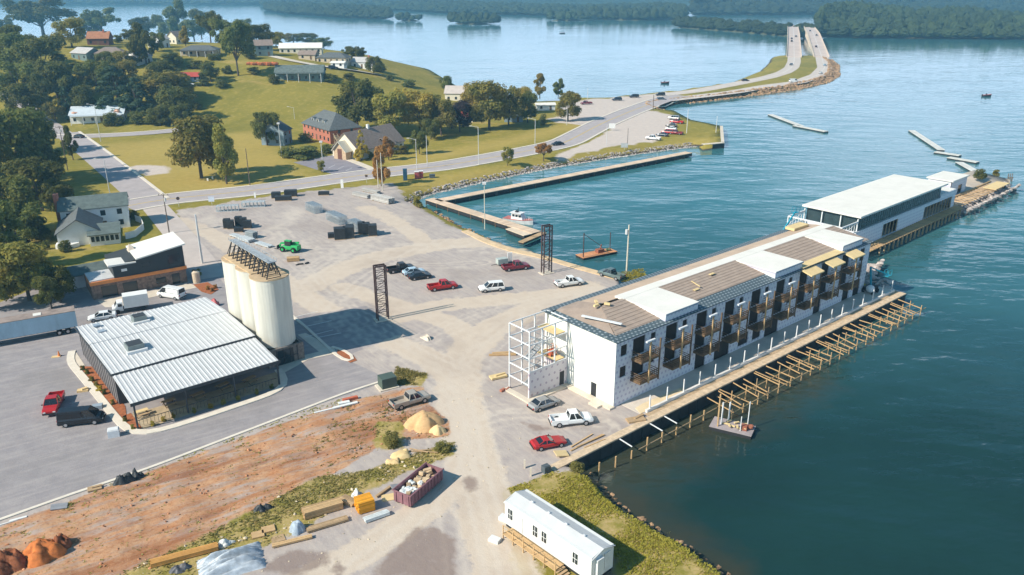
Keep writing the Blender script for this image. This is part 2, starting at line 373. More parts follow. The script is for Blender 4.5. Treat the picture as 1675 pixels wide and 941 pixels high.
RUTS = [((300, 352), (380, 372), (470, 420), (520, 490), (640, 560), (760, 620)), ((500, 465), (540, 425), (580, 410), (680, 405), (800, 412), (900, 430)), ((470, 345), (440, 365), (450, 392), (500, 410), (590, 400), (660, 380)), ((460, 350), (430, 372), (440, 400), (520, 422)), ((700, 560), (780, 520), (900, 490), (960, 480)),
      ((760, 640), (800, 560), (880, 510), (980, 480)), ((765, 700), (740, 640), (690, 590), (600, 545), (510, 480)), ((820, 941), (795, 830), (770, 740), (755, 660)), ((845, 941), (812, 830), (785, 740), (770, 660)), ((600, 930), (680, 880), (750, 800), (775, 720)), ((560, 400), (640, 430), (700, 440), (790, 430)), ((650, 360), (600, 380), (560, 420), (500, 450)), ((720, 390), (640, 420), (560, 470), (520, 520)), ((790, 700), (830, 680), (900, 690), (980, 700))]
M_rut = np.zeros(len(ox)); rq = random.Random(4)
for t in RUTS:
    sd = signdist(smooth(P0(*t))); o_ = rq.uniform(-2, 0)
    for k in range(3):
        s_ = o_ + k * rq.uniform(1.4, 2.6)
        for d_ in (0, 1.8): M_rut = np.maximum(M_rut, (1 - sst((np.abs(sd - s_ - d_) - .12) / .45)) * rq.uniform(.5, 1))
M_rut *= (1 - M_clay) * (1 - M_grass)
# gentle ruts in the clay
oz = oz + M_clay * (0.05 * np.sin(ox * 1.9 - oy * 2.9) * np.sin(ox * .31 + oy * .4) + 0.06 * np.sin(ox * .8 + oy * .5 + np.sin(ox * .3 - oy * .7)) + np.random.default_rng(2).normal(0, .035, len(ox)))
nv = len(ov); lv = [(ox[i], oy[i], oz[i]) for i in range(nv)]; lf = [tuple(f) for f in of]
# a wall-like skirt round the shore, down below the water
bidx = [i for i in range(nb)]
sk = len(lv)
for i in range(nb): lv.append((ox[i], oy[i], -7.0))
lf += [(i, sk + i, sk + (i + 1) % nb, (i + 1) % nb) for i in range(nb)]
me = bpy.data.meshes.new('ground'); me.from_pydata(lv, [], lf); me.update()
for nm, M in (('yard', M_yard), ('asph', M_asph), ('clay', M_clay), ('weed', M_grass), ('tan', M_tan), ('pale', M_pale), ('damp', M_damp), ('rut', M_rut), ('dry', M_dry)):
    a = me.attributes.new(nm, 'FLOAT', 'POINT'); a.data.foreach_set('value', np.concatenate([M, M[:nb]]).astype(np.float32))
b = NB('ground'); P = b.pos(False)
def att_(n): return b.n('ShaderNodeAttribute', attribute_name=n).outputs['Fac']
n1 = b.noise(P, 0.06, 6); n2 = b.noise(P, 0.5, 6); n3 = b.noise(P, 2.5, 5, 0.7); n4 = b.noise(P, 9.0, 3, 0.7)
stretch = b.noise(b.pos(False, (0.9, 0.13, 1), R(-38)), 1.6, 5, 0.65)
stretch2 = b.noise(b.pos(False, (0.1, 1.0, 1), R(-33)), 1.1, 5, 0.65)
def msk(n, amt=0.9):                              # break the edge of a mask with noise
    s_ = b.math('ADD', att_(n), b.math('MULTIPLY', b.math('SUBTRACT', n2, 0.5), amt))
    s_ = b.math('ADD', s_, b.math('MULTIPLY', b.math('SUBTRACT', n3, 0.5), amt * .6))
    return b.ramp(s_, 0.38, 0.62)
grass = b.mix(b.ramp(n1, 0.35, 0.65), alb(162, 146, 66), alb(134, 128, 50)); grass = b.mix(b.ramp(n3, 0.35, 0.7), grass, alb(152, 138, 62))
grass = b.mix(b.math('MULTIPLY', b.ramp(n2, 0.5, 0.75), 0.5), grass, alb(205, 180, 105)); grass = b.mix(b.math('MULTIPLY', b.ramp(b.noise(b.pos(False, (1, .35, 1), R(25)), .05, 7, .72), 0.5, 0.6), 0.5), grass, alb(118, 116, 48)); grass = b.mix(b.math('MULTIPLY', b.ramp(b.noise(b.pos(False, (.3, 1, 1), R(12)), .09, 6, .7), 0.58, 0.68), 0.55), grass, alb(196, 166, 104))
grass = b.mix(b.math('MULTIPLY', att_('dry'), b.math('ADD', .35, b.math('MULTIPLY', n2, .7))), grass, alb(192, 166, 92))
yard = b.mix(b.ramp(n2, 0.3, 0.7), alb(176, 164, 159), alb(195, 182, 173)); yard = b.mix(b.math('MULTIPLY', b.ramp(stretch, 0.42, 0.62), 0.55), yard, alb(208, 194, 180))
yard = b.mix(b.math('MULTIPLY', b.ramp(n3, 0.55, 0.75), 0.35), yard, alb(150, 140, 138))
yard = b.mix(b.math('MULTIPLY', b.ramp(n1, 0.52, 0.66), 0.45), yard, alb(160, 146, 138))
tan = b.mix(b.ramp(n2, 0.3, 0.7), alb(228, 210, 188), alb(214, 194, 172)); tan = b.mix(b.math('MULTIPLY', b.ramp(n1, 0.5, 0.66), 0.5), tan, alb(194, 174, 156))
asph = b.mix(b.ramp(n2, 0.3, 0.7), alb(154, 147, 148), alb(172, 164, 162)); asph = b.mix(b.math('MULTIPLY', b.ramp(stretch2, 0.48, 0.68), 0.5), asph, alb(192, 182, 176))
asph = b.mix(b.math('MULTIPLY', b.ramp(n1, 0.5, 0.62), 0.5), asph, alb(146, 140, 138))
clay = b.mix(b.ramp(n2, 0.32, 0.66), alb(196, 138, 96), alb(208, 166, 130)); clay = b.mix(b.math('MULTIPLY', b.ramp(stretch2, 0.5, 0.62), 0.85), clay, alb(178, 156, 140))
clay = b.mix(b.math('MULTIPLY', b.ramp(n3, 0.5, 0.66), 0.6), clay, alb(160, 104, 70)); clay = b.mix(b.math('MULTIPLY', b.ramp(b.noise(b.pos(False, (.3, 1, 1), R(-33)), .45, 6, .7), 0.52, 0.6), 0.75), clay, alb(190, 174, 164)); clay = b.mix(b.math('MULTIPLY', b.ramp(b.noise(b.pos(False, (.22, 1, 1), R(-33)), .22, 6, .65), 0.5, 0.62), 0.7), clay, alb(148, 92, 60)); clay = b.mix(b.math('MULTIPLY', b.ramp(n4, 0.62, 0.7), 0.6), clay, alb(226, 200, 172)); clay = b.mix(b.math('MULTIPLY', b.ramp(n1, 0.5, 0.6), 0.5), clay, alb(164, 110, 76))
weed = b.mix(b.ramp(n3, 0.35, 0.65), alb(168, 152, 82), alb(200, 172, 124)); weed = b.mix(b.ramp(n2, 0.45, 0.65), weed, alb(142, 134, 60))
pale = b.mix(b.ramp(n2, 0.3, 0.7), alb(222, 206, 192), alb(206, 192, 182))
col = b.mix(msk('yard'), grass, yard); col = b.mix(msk('asph', 0.15), col, asph); col = b.mix(b.math('MULTIPLY', msk('tan', 1.3), 0.8), col, tan)
rut = b.ramp(b.math('MULTIPLY', att_('rut'), b.math('ADD', .35, n2)), 0.25, 0.8); col = b.mix(b.math('MULTIPLY', rut, 0.55), col, alb(222, 208, 192)); damp = b.ramp(b.math('ADD', att_('damp'), b.math('MULTIPLY', b.math('SUBTRACT', n2, 0.5), 1.6)), 0.35, 0.75); col = b.mix(b.math('MULTIPLY', damp, 0.75), col, alb(146, 126, 116)); col = b.mix(msk('clay'), col, clay); col = b.mix(msk('weed', 1.2), col, weed); col = b.mix(msk('pale', .4), col, pale)
# damp mud below the water line and on the foot of the shore
sp = b.n('ShaderNodeSeparateXYZ'); b.l(b.n('ShaderNodeNewGeometry').outputs['Position'], sp.inputs[0])
wet = b.ramp(b.math('ADD', b.math('MULTIPLY', sp.outputs[2], -0.5), b.math('MULTIPLY', n3, 0.25)), 0.78, 1.05)
col = b.mix(wet, col, (0.07, 0.055, 0.04))
b.bump(b.math('ADD', b.math('MULTIPLY', n3, 0.6), b.math('MULTIPLY', n2, 0.6)), 0.35, 0.22)
me.materials.append(b.fin(col, 0.95, 0, 0.1)); me.polygons.foreach_set('use_smooth', [True] * len(me.polygons))
mkobj('ground', me, kind='structure')

# ---------------------------------------------------------------- water
b = NB('lake_water'); P = b.pos(False)
w1 = b.noise(b.pos(False, (0.30, 1.0, 1), R(-14)), 0.42, 3, 0.5); w2 = b.noise(b.pos(False, (0.45, 1.0, 1), R(10)), 0.11, 3, 0.55); w3 = b.noise(b.pos(False, (0.6, 1, 1), R(-30)), 1.6, 2, 0.5)
calm = b.ramp(b.noise(b.pos(False, (0.35, 1, 1), R(-20)), 0.018, 4), 0.35, 0.65)
hsum = b.math('ADD', b.math('ADD', b.math('MULTIPLY', w1, 0.75), b.math('MULTIPLY', w2, 3.2)), b.math('MULTIPLY', w3, 0.12))
hsum = b.math('MULTIPLY', hsum, b.math('ADD', 0.35, b.math('MULTIPLY', calm, 0.65)))
spy = b.n('ShaderNodeSeparateXYZ'); b.l(P, spy.inputs[0])
hsum = b.math('MULTIPLY', hsum, b.ramp(b.math('DIVIDE', spy.outputs[1], 900.0), 0.1, 0.8, (1.25, 1.25, 1.25), (.42, .42, .42)))   # calmer far out
b.bump(hsum, 0.42, 0.5)
tone = b.ramp(b.noise(P, 0.03, 4), 0.3, 0.7)
col = b.mix(tone, (0.008, 0.042, 0.046), (0.012, 0.062, 0.072))
# brown shallows over mud along the sea wall and the grassy bank
def lined(ax, ay, bx, by, wd):
    sp = b.n('ShaderNodeSeparateXYZ'); b.l(P, sp.inputs[0])
    L2 = math.hypot(bx - ax, by - ay); ux, uy = (bx - ax) / L2, (by - ay) / L2
    du = b.math('ADD', b.math('MULTIPLY', sp.outputs[0], ux), b.math('ADD', b.math('MULTIPLY', sp.outputs[1], uy), -(ax * ux + ay * uy)))
    dv = b.math('ADD', b.math('MULTIPLY', sp.outputs[0], -uy), b.math('ADD', b.math('MULTIPLY', sp.outputs[1], ux), (ax * uy - ay * ux)))
    over = b.math('MAXIMUM', b.math('SUBTRACT', du, L2), b.math('MAXIMUM', b.math('MULTIPLY', du, -1.0), 0.0))
    d = b.math('ADD', b.math('ABSOLUTE', dv), over)
    return b.math('SUBTRACT', 1.0, b.math('DIVIDE', d, wd))
# darker green water off the near bank, bluer and lighter out in the lake
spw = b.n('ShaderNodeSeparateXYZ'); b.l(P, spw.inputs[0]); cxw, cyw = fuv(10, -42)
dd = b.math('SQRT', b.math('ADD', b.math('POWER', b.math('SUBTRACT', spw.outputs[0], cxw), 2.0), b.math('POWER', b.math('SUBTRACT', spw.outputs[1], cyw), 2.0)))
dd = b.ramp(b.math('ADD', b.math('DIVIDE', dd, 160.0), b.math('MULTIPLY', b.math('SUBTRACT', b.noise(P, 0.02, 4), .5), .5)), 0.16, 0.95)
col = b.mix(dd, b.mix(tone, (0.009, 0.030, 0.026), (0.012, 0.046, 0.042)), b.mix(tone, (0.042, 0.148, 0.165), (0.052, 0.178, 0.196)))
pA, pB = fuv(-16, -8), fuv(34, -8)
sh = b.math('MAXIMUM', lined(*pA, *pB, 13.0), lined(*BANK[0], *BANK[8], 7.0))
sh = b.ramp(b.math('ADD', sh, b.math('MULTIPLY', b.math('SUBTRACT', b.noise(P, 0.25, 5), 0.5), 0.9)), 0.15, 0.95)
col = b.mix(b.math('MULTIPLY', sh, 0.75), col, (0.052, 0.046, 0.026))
b.b.inputs['IOR'].default_value = 1.333
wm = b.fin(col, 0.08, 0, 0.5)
wmesh = MB(); S = 9000
wmesh.add([(-S, -600, WZ), (S, -600, WZ), (S, 9500, WZ), (-S, 9500, WZ)], [(0, 1, 2, 3)])
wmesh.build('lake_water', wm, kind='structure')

# ---------------------------------------------------------------- roads, laid on the terrain
road_m = mat('road_asphalt', alb(186, 176, 174), 0.9, 0.10, 0.35, bump=0.2); dark_m = mat('dark_asphalt', alb(150, 144, 150), 0.9, 0.12, 0.3, bump=0.2)
conc = mat('pale_concrete', alb(226, 212, 192), 0.85, 0.10, 0.6, bump=0.15); kerbm = mat('kerb_concrete', alb(236, 224, 206), 0.85, 0.08, 0.9)
white_p = mat('road_paint', (0.72, 0.71, 0.68), 0.8, 0.1, 2.0); yellow_p = mat('yellow_road_paint', (0.60, 0.42, 0.12), 0.8, 0.1, 2.0)
def strip_pts(c, step=4.0):
    o = []
    for a, b_ in zip(c[:-1], c[1:]):
        n = max(1, int(math.dist(a, b_) / step)); o += [(a[0] + (b_[0] - a[0]) * k / n, a[1] + (b_[1] - a[1]) * k / n) for k in range(n)]
    o.append(c[-1])
    for _ in range(3): o = [o[0]] + [((o[i - 1][0] + 2 * o[i][0] + o[i + 1][0]) / 4, (o[i - 1][1] + 2 * o[i][1] + o[i + 1][1]) / 4) for i in range(1, len(o) - 1)] + [o[-1]]
    return o
def offs(c, d):
    o = []
    for i in range(len(c)):
        a, b_ = c[max(0, i - 1)], c[min(len(c) - 1, i + 1)]; l = math.dist(a, b_) or 1
        nx, ny = -(b_[1] - a[1]) / l, (b_[0] - a[0]) / l; o.append((c[i][0] + nx * d, c[i][1] + ny * d))
    return o
def strip(mb, c, d0, d1, z, thick=0.0):
    l, r = offs(c, d0), offs(c, d1); k = len(c); hz = [max(hgt(*p), hgt(*l[i]), hgt(*r[i])) + z for i, p in enumerate(c)]
    V = [(l[i][0], l[i][1], hz[i]) for i in range(k)] + [(r[i][0], r[i][1], hz[i]) for i in range(k)]
    mb.add(V, [(i, i + 1, k + i + 1, k + i) for i in range(k - 1)])
    if thick:
        V2 = [(x, y, zz - thick) for x, y, zz in V]
        mb.add(V + V2, [(i, 2 * k + i, 2 * k + i + 1, i + 1) for i in range(k - 1)] + [(k + i, k + i + 1, 3 * k + i + 1, 3 * k + i) for i in range(k - 1)])
def road(name, px, w, m, z=0.05, kerb=None, line=None, dash=None):
    c = strip_pts([att(*p)[:2] for p in px])
    mb = MB(); strip(mb, c, w / 2, -w / 2, z); mb.build(name, m, kind='structure')
    if kerb:
        mb = MB()
        for s_ in kerb: strip(mb, c, s_ * (w / 2), s_ * (w / 2 + 0.9), z + 0.11, 0.3)
        mb.build('kerb', kerbm, kind='structure')
    if line:
        mb = MB()
        for d in line: strip(mb, c, d - .12, d + .12, z + 0.012)
        mb.build('road_marking', yellow_p if dash is None else white_p, kind='structure')
    return c
road('main_road', ((205, 338), (245, 329), (300, 323), (420, 312), (500, 300), (570, 290), (640, 281), (720, 273), (800, 259), (870, 246), (922, 235), (985, 202), (1030, 183), (1085, 164), (1120, 157)), 11.5, road_m, 0.06, (1, -1), (0.2, -0.2))
road('side_street', ((108, 218), (150, 250), (195, 287), (245, 329)), 9, road_m, 0.05, (1,))
road('side_street', ((245, 329), (285, 375), (330, 432), (345, 455)), 6.5, mat('worn_asphalt', alb(204, 190, 180), 0.9, 0.1, 0.3), 0.04)
road('upper_street', ((70, 224), (130, 224), (200, 221), (300, 214), (330, 209)), 8, road_m, 0.06, (1,), (0.0,))
road('hill_street', ((112, 222), (85, 205), (60, 188), (30, 168), (0, 152), (-40, 140)), 6, road_m, 0.06)
road('hill_street', ((445, 92), (470, 99), (500, 104), (540, 112), (590, 118), (625, 124)), 5, conc, 0.12)
cwm = mat('pale_road', alb(216, 202, 190), .9, .1, .2)
road('causeway_road', ((1060, 158), (1140, 149), (1200, 138), (1255, 127), (1282, 119), (1295, 111), (1299, 101), (1299, 93)), 10, cwm, 0.05, None, (0.0,), 1)
road('causeway_road', ((1070, 167), (1130, 160), (1200, 151), (1255, 141), (1305, 135), (1338, 123), (1349, 111), (1346, 101), (1344, 93)), 10, cwm, 0.05, None, (0.0,), 1)
def sheet(name, poly, m, z): 
    mb = MB(); mb.add([(x, y, hgt(x, y) + z) for x, y in poly], [tuple(range(len(poly)))]); return mb.build(name, m, kind='structure')
lot = P0((480, 266), (545, 254), (580, 268), (625, 283), (590, 291), (560, 289), (528, 281))
sheet('church_car_park', lot, dark_m, 0.035)
mb = MB(); c = strip_pts(P0((548, 253), (585, 267), (612, 278)), 2); strip(mb, c, 1.2, -1.2, 0.14, 0.2); mb.build('pavement', conc, kind='structure')
# car park bay lines
mb = MB()
for t in (0.25, 0.45, 0.65):
    a = at(520 + 70 * t, 272 + 12 * t); mb.bar((a[0], a[1], .05), (a[0] + 1.2, a[1] + 4.6, .05), .14, .012)
for a, c_ in (((502, 534), (542, 525)), ((522, 552), (558, 545)), ((482, 519), (520, 510)), ((498, 552), (545, 540))):
    p, q = at(*a), at(*c_); mb.bar((p[0], p[1], .03), (q[0], q[1], .03), .14, .02)
mb.build('road_marking', white_p, kind='structure')
# kerbs and pavements round the restaurant lot
def kerbline(px, w, z, name='kerb', m=kerbm, close=False):
    c = strip_pts(P0(*px) if not close else P0(*px) + [at(*px[0])], 1.5); mb = MB(); strip(mb, c, w / 2, -w / 2, z, 0.25); return mb.build(name, m, kind='structure')
kerbline(((-60, 872), (0, 851), (120, 808), (240, 768), (360, 722), (470, 680), (560, 645), (622, 625)), 0.45, 0.13)
kerbline(((118, 575), (112, 590), (150, 635), (190, 685), (215, 712), (240, 712), (330, 684), (400, 660), (460, 640), (472, 630), (462, 612), (455, 605)), 1.1, 0.14)
kerbline(((478, 517), (500, 535), (530, 563), (550, 582), (572, 597), (588, 592), (580, 580), (552, 569), (543, 568)), 0.5, 0.14)
sheet('concrete_apron', P0((160, 493), (310, 464), (325, 470), (232, 490), (210, 500), (188, 503), (172, 503)), conc, 0.03)
sheet('concrete_apron', P0((112, 588), (125, 577), (140, 600), (150, 632)), conc, 0.05)
sheet('concrete_path', P0((455, 600), (482, 585), (545, 570), (552, 578), (505, 588), (462, 612)), conc, 0.03)
sheet('concrete_path', P0((487, 548), (500, 545), (548, 572), (540, 578), (522, 576)), conc, 0.035)
mulch = mat('bark_mulch', alb(172, 104, 66), 0.95, 0.3, 2.0, bump=0.5)
sheet('planting_bed', P0((130, 600), (150, 600), (205, 665), (208, 690), (192, 682)), mulch, 0.06)
sheet('planting_bed', P0((553, 572), (578, 582), (584, 590), (573, 594), (550, 580)), mulch, 0.06)
sheet('planting_bed', P0((200, 682), (214, 676), (232, 700), (228, 706), (215, 704)), mulch, 0.06)
sheet('planting_bed', P0((316, 466), (340, 462), (358, 474), (345, 482), (330, 478)), mulch, 0.05)
sheet('restaurant_floor', P0((205, 680), (300, 655), (455, 608), (465, 628), (236, 702)), mat('patio_floor', alb(190, 170, 140), .9), 0.035)
# ---------------------------------------------------------------- far shores, woods and hills
far_leaf = leafmat('far_woodland_leaf', (0.035, 0.060, 0.034), (0.075, 0.105, 0.045), (0.12, 0.115, 0.05))
far_gm = mat('far_shore_earth', (0.10, 0.10, 0.05), 0.95, 0.3, 0.05)
def vnoise(x, y, s=1.0):
    return (math.sin(x * .0031 * s + 1.3) * math.cos(y * .0023 * s + .4) + .5 * math.sin(x * .0083 * s + y * .0051 * s) + .25 * math.sin(x * .019 * s - y * .013 * s + 2))
def wood(px, back, tall, sp, hill=0.0, seed=1, name='woodland', label=None, sub=1):
    q = random.Random(seed); fr = [at(p[0], p[1], WZ) for p in px]; mb = MB(); gb = MB()
    L_ = sum(math.dist(a, c) for a, c in zip(fr[:-1], fr[1:])); cum = [0]
    for a, c in zip(fr[:-1], fr[1:]): cum.append(cum[-1] + math.dist(a, c))
    def fp(s):
        return (np.interp(s, cum, [p[0] for p in fr]), np.interp(s, cum, [p[1] for p in fr]))
    rows = max(2, int(back / sp)); n = max(2, int(L_ / sp))
    def gz(x, y, t): return WZ + 1.5 + hill * sst(t * 1.6) * (0.75 + 0.4 * vnoise(x, y, 2.5)) * 1.0
    nn = max(3, n // 3); G = []
    for j in range(7):
        for i in range(nn + 1):
            s = L_ * i / nn; x, y = fp(s); t = j / 6; edge = min(1, min(s, L_ - s) / (0.12 * L_ + 1)) ** .5
            kk = 1 + t * back * edge / y; G.append((x * kk, y * kk, (WZ - 1 if j in (0, 6) else float(gz(x, y, t) if edge > .05 else WZ - 1))))
    gb.add(G, [(j * (nn + 1) + i, j * (nn + 1) + i + 1, (j + 1) * (nn + 1) + i + 1, (j + 1) * (nn + 1) + i) for j in range(6) for i in range(nn)])
    gb.build('far_shore', far_gm, kind='structure', smooth=True)
    for j in range(rows):
        for i in range(n):
            s = L_ * (i + q.random()) / n; x, y = fp(s); edge = min(1, min(s, L_ - s) / (0.12 * L_ + 1)) ** .5
            t = (j + q.random() * .8 + .08) / rows; kk = 1 + t * back * edge / y; r = sp * q.uniform(.5, .78); h = tall * q.uniform(.45, 1.2)
            z0 = float(gz(x, y, t)); V, Fc = ICO[sub]; P = []
            if j == 0: h *= .72
            sw = q.uniform(-.2, .2)
            for a, b_, c_ in V:
                k = q.uniform(.72, 1.2); P.append((x * kk + a * r * k + sw * c_ * r, y * kk + b_ * r * k, z0 + h * .52 + c_ * h * .5 * q.uniform(.85, 1.1)))
            mb.add(P, Fc)
    mb.build(name, far_leaf, kind='stuff', label=label, cat='woodland')
wood(((1336, 61), (1400, 63), (1480, 64), (1600, 65), (1690, 66), (1760, 67)), 330, 15, 9.5, 26, 1, label='wooded headland across the lake, to the right of the bridges', sub=2)
wood(((1103, 45), (1140, 48), (1180, 51), (1230, 55), (1262, 58), (1296, 61), (1340, 62)), 45, 11, 8, 2, 2, label='low wooded spit reaching from the bridges out into the lake', sub=2)
wood(((436, 18), (470, 23), (520, 26), (570, 30), (638, 32)), 330, 12, 11, 4, 3, label='long wooded island in the middle of the lake')
wood(((650, 35), (690, 35)), 26, 11, 8, 1, 4, label='small round wooded islet right of the long island')
wood(((737, 39), (775, 41), (815, 40)), 45, 14, 9, 1, 5, label='wooded islet at the middle of the far lake')
wood(((893, 34), (930, 35), (965, 34)), 35, 13, 9, 1, 6, label='thin islet of sparse trees before the far shore')
wood(((962, 32), (1040, 34), (1124, 33)), 70, 17, 10, 2, 7, label='wooded point ending beside the thin islet')
wood(((640, 17), (760, 23), (860, 25), (960, 28), (1120, 29)), 420, 12, 12, 7, 8, label='long wooded far shore behind the islets')
wood(((-60, 9), (120, 8), (300, 8), (440, 8)), 900, 18, 22, 20, 9, label='dim wooded shore along the top left of the lake')
wood(((1130, 25), (1250, 25), (1400, 24), (1560, 24), (1720, 24)), 900, 15, 17, 38, 10, label='hazy wooded rise behind the spit and the headland')
wood(((430, 11), (520, 12), (640, 14)), 300, 15, 16, 4, 12, label='dim wooded bar behind the long island')
hb = MB(); NX, NY = 120, 60; V = []
for j in range(NY):
    for i in range(NX):
        y = 2750 + 6000 * (j / (NY - 1)) ** 1.5; x = (-1 + 2 * i / (NX - 1)) * (0.85 * y)
        t = (y - 2750) / 6000; V.append((x, y, -4 + 9 * min(1, j / 2) + (95 * t ** .6) * (0.55 + 0.45 * vnoise(x, y, .8)) + 14 * t * math.sin(x * .02) * math.sin(y * .013)))
hb.add(V, [(j * NX + i, j * NX + i + 1, (j + 1) * NX + i + 1, (j + 1) * NX + i) for j in range(NY - 1) for i in range(NX - 1)])
b = NB('far_hill_forest'); n_ = b.noise(b.pos(False), 0.03, 5, .7); c_ = b.mix(b.ramp(n_, .35, .65), (0.022, 0.036, 0.018), (0.055, 0.07, 0.03))
b.bump(n_, 1.0, 14.0); hb.build('far_hills', b.fin(c_, 1, 0, 0), kind='structure', smooth=True)
# haze: the air over the lake
hz_m = bpy.data.materials.new('haze_air'); hz_m.use_nodes = True; t_ = hz_m.node_tree; t_.nodes.clear()
vo = t_.nodes.new('ShaderNodeVolumePrincipled'); vo.inputs['Density'].default_value = 0.00024; vo.inputs['Color'].default_value = (0.32, 0.72, 1.0, 1); vo.inputs['Anisotropy'].default_value = 0.1
oo = t_.nodes.new('ShaderNodeOutputMaterial'); t_.links.new(vo.outputs[0], oo.inputs['Volume'])
MB().bx(-9100, 9100, -700, 9600, -9, 135).build('haze', hz_m, kind='stuff')

# ---------------------------------------------------------------- the two road bridges
deckm = mat('bridge_concrete', alb(232, 212, 190), 0.85, 0.1, 0.1); deckroad = mat('bridge_deck_road', alb(214, 196, 184), .9, .1, .1)
def bridge(n_px, f_px, label, zf=9.0):
    a = at(*n_px, 0.4); c = at(*f_px, zf); Lb = math.dist(a, c); ang = math.atan2(c[1] - a[1], c[0] - a[0])
    o = thing('road_bridge', label, 'bridge', (a[0], a[1], 0), ang, 'road bridges over the lake')
    prof = [(0, .4), (Lb * .12, 2.4), (Lb * .5, 8.5), (Lb, zf)]
    def z(x): return float(np.interp(x, [p[0] for p in prof], [p[1] for p in prof]))
    X = [Lb * i / 40 for i in range(41)]
    d = MB(); d.loft([[(x, -5.6, z(x)), (x, 5.6, z(x)), (x, 5.6, z(x) - 1.4), (x, -5.6, z(x) - 1.4)] for x in X]); d.build('deck', deckroad, o)
    for s in (-1, 1):
        m = MB(); m.loft([[(x, s * 5.62, z(x) + 1), (x, s * 6.0, z(x) + 1), (x, s * 6.0, z(x) - 1.5), (x, s * 5.62, z(x) - 1.5)] for x in X]); m.build('parapet', deckm, o)
    for i in range(1, 18):
        x = Lb * i / 18; p = MB()
        for s in (-3.6, 3.6): p.cyl(x, s, -6, z(x) - 2.1, .8, 8)
        p.box((x, 0, z(x) - 1.9), (1.8, 11.4, 1)); p.build('pier', deckm, o)
    m = MB(); m.loft([[(x, -.12, z(x) + .02), (x, .12, z(x) + .02), (x, .12, z(x) + .005), (x, -.12, z(x) + .005)] for x in X]); m.build('lane_line', white_p, o)
    return o, a, c, z, Lb
BR1 = bridge((1299, 93), (1296.5, 41), 'left road bridge of the pair, nearly straight away from the causeway')
BR2 = bridge((1344, 93), (1321, 41), 'right road bridge of the pair, leaning left as it recedes')

# ---------------------------------------------------------------- rocks (rip-rap) along the shores
rockm = mat('grey_rock', alb(186, 174, 166), 0.9, 0.2, 0.8, bump=0.3, isl=.35); brownrock = mat('brown_shore_stone', alb(168, 136, 104), .95, .25, .5, isl=.35)
def rocks(poly, w, n, r0, r1, m, seed, side=0.5, label=None, zt=0.0):
    q = random.Random(seed); cum = [0]
    for a, c in zip(poly[:-1], poly[1:]): cum.append(cum[-1] + math.dist(a, c))
    mb = MB(); xs = [p[0] for p in poly]; ys = [p[1] for p in poly]
    for i in range(n):
        s = q.random() * cum[-1]; x, y = np.interp(s, cum, xs), np.interp(s, cum, ys)
        k = min(max(np.searchsorted(cum, s), 1), len(poly) - 1); dx, dy = poly[k][0] - poly[k - 1][0], poly[k][1] - poly[k - 1][1]; l = math.hypot(dx, dy) or 1
        d = (q.random() - side) * w; x += -dy / l * d; y += dx / l * d; r = q.uniform(r0, r1)
        mb.blob((x, y, max(hgt(x, y), WZ - .1) + r * .2), r, q.random(), (1, q.uniform(.6, 1), q.uniform(.4, .7)), .35, 0)
    mb.build('riprap_rocks', m, kind='stuff', label=label, cat='rocks')
rocks(RIP_FAR, 3.4, 2300, .14, .42, rockm, 1, .1, 'pale rocks on the slope behind the far boardwalk')
rocks(RIP_NEAR, 2.2, 160, .2, .5, brownrock, 2, .9, 'loose stones on the harbour bank beside the yard')
rocks(CW_R[3:11], 8, 2200, .4, 1.1, brownrock, 3, .1, 'brown rocks along the waterside of the causeway')
rocks(CW_R[:4], 7, 260, .5, 1.1, brownrock, 8, .1, 'brown rocks at the corner of the causeway')
rocks(SPIT_R, 4.5, 260, .3, .8, rockm, 4, .6, 'pale rocks between the two waterside buildings')
rocks(SPIT_T, 4.5, 520, .3, .8, rockm, 5, .55, 'pale rocks along the tip of the building spit')
rocks(BANK, 1.3, 260, .12, .4, brownrock, 6, .5, 'small stones at the foot of the grassy bank')

# ---------------------------------------------------------------- trees
barkm = mat('bark', (0.11, 0.085, 0.065), 0.95, 0.3, 6)
LEAF = {'d': leafmat('dark_leaf', (0.092, 0.118, 0.034), (0.200, 0.205, 0.056), (0.295, 0.250, 0.066)),
        'o': leafmat('olive_leaf', (0.152, 0.166, 0.045), (0.343, 0.293, 0.073), (0.484, 0.333, 0.081)),
        'a': leafmat('autumn_leaf', (0.354, 0.265, 0.058), (0.597, 0.420, 0.088), (0.265, 0.265, 0.066)),
        'y': leafmat('yellow_leaf', (0.418, 0.314, 0.053), (0.627, 0.418, 0.074), (0.272, 0.251, 0.063)),
        'r': leafmat('russet_leaf', (0.395, 0.178, 0.062), (0.541, 0.270, 0.093), (0.250, 0.146, 0.053)),
        'c': leafmat('cedar_needle', (0.057, 0.101, 0.061), (0.126, 0.177, 0.098), (0.151, 0.194, 0.098)),
        'w': leafmat('weedy_leaf', (0.20, 0.17, 0.05), (0.30, 0.25, 0.09), (0.11, 0.12, 0.03)),
        'p': leafmat('purple_leaf', (0.055, 0.042, 0.05), (0.09, 0.065, 0.075), (0.05, 0.05, 0.04))}
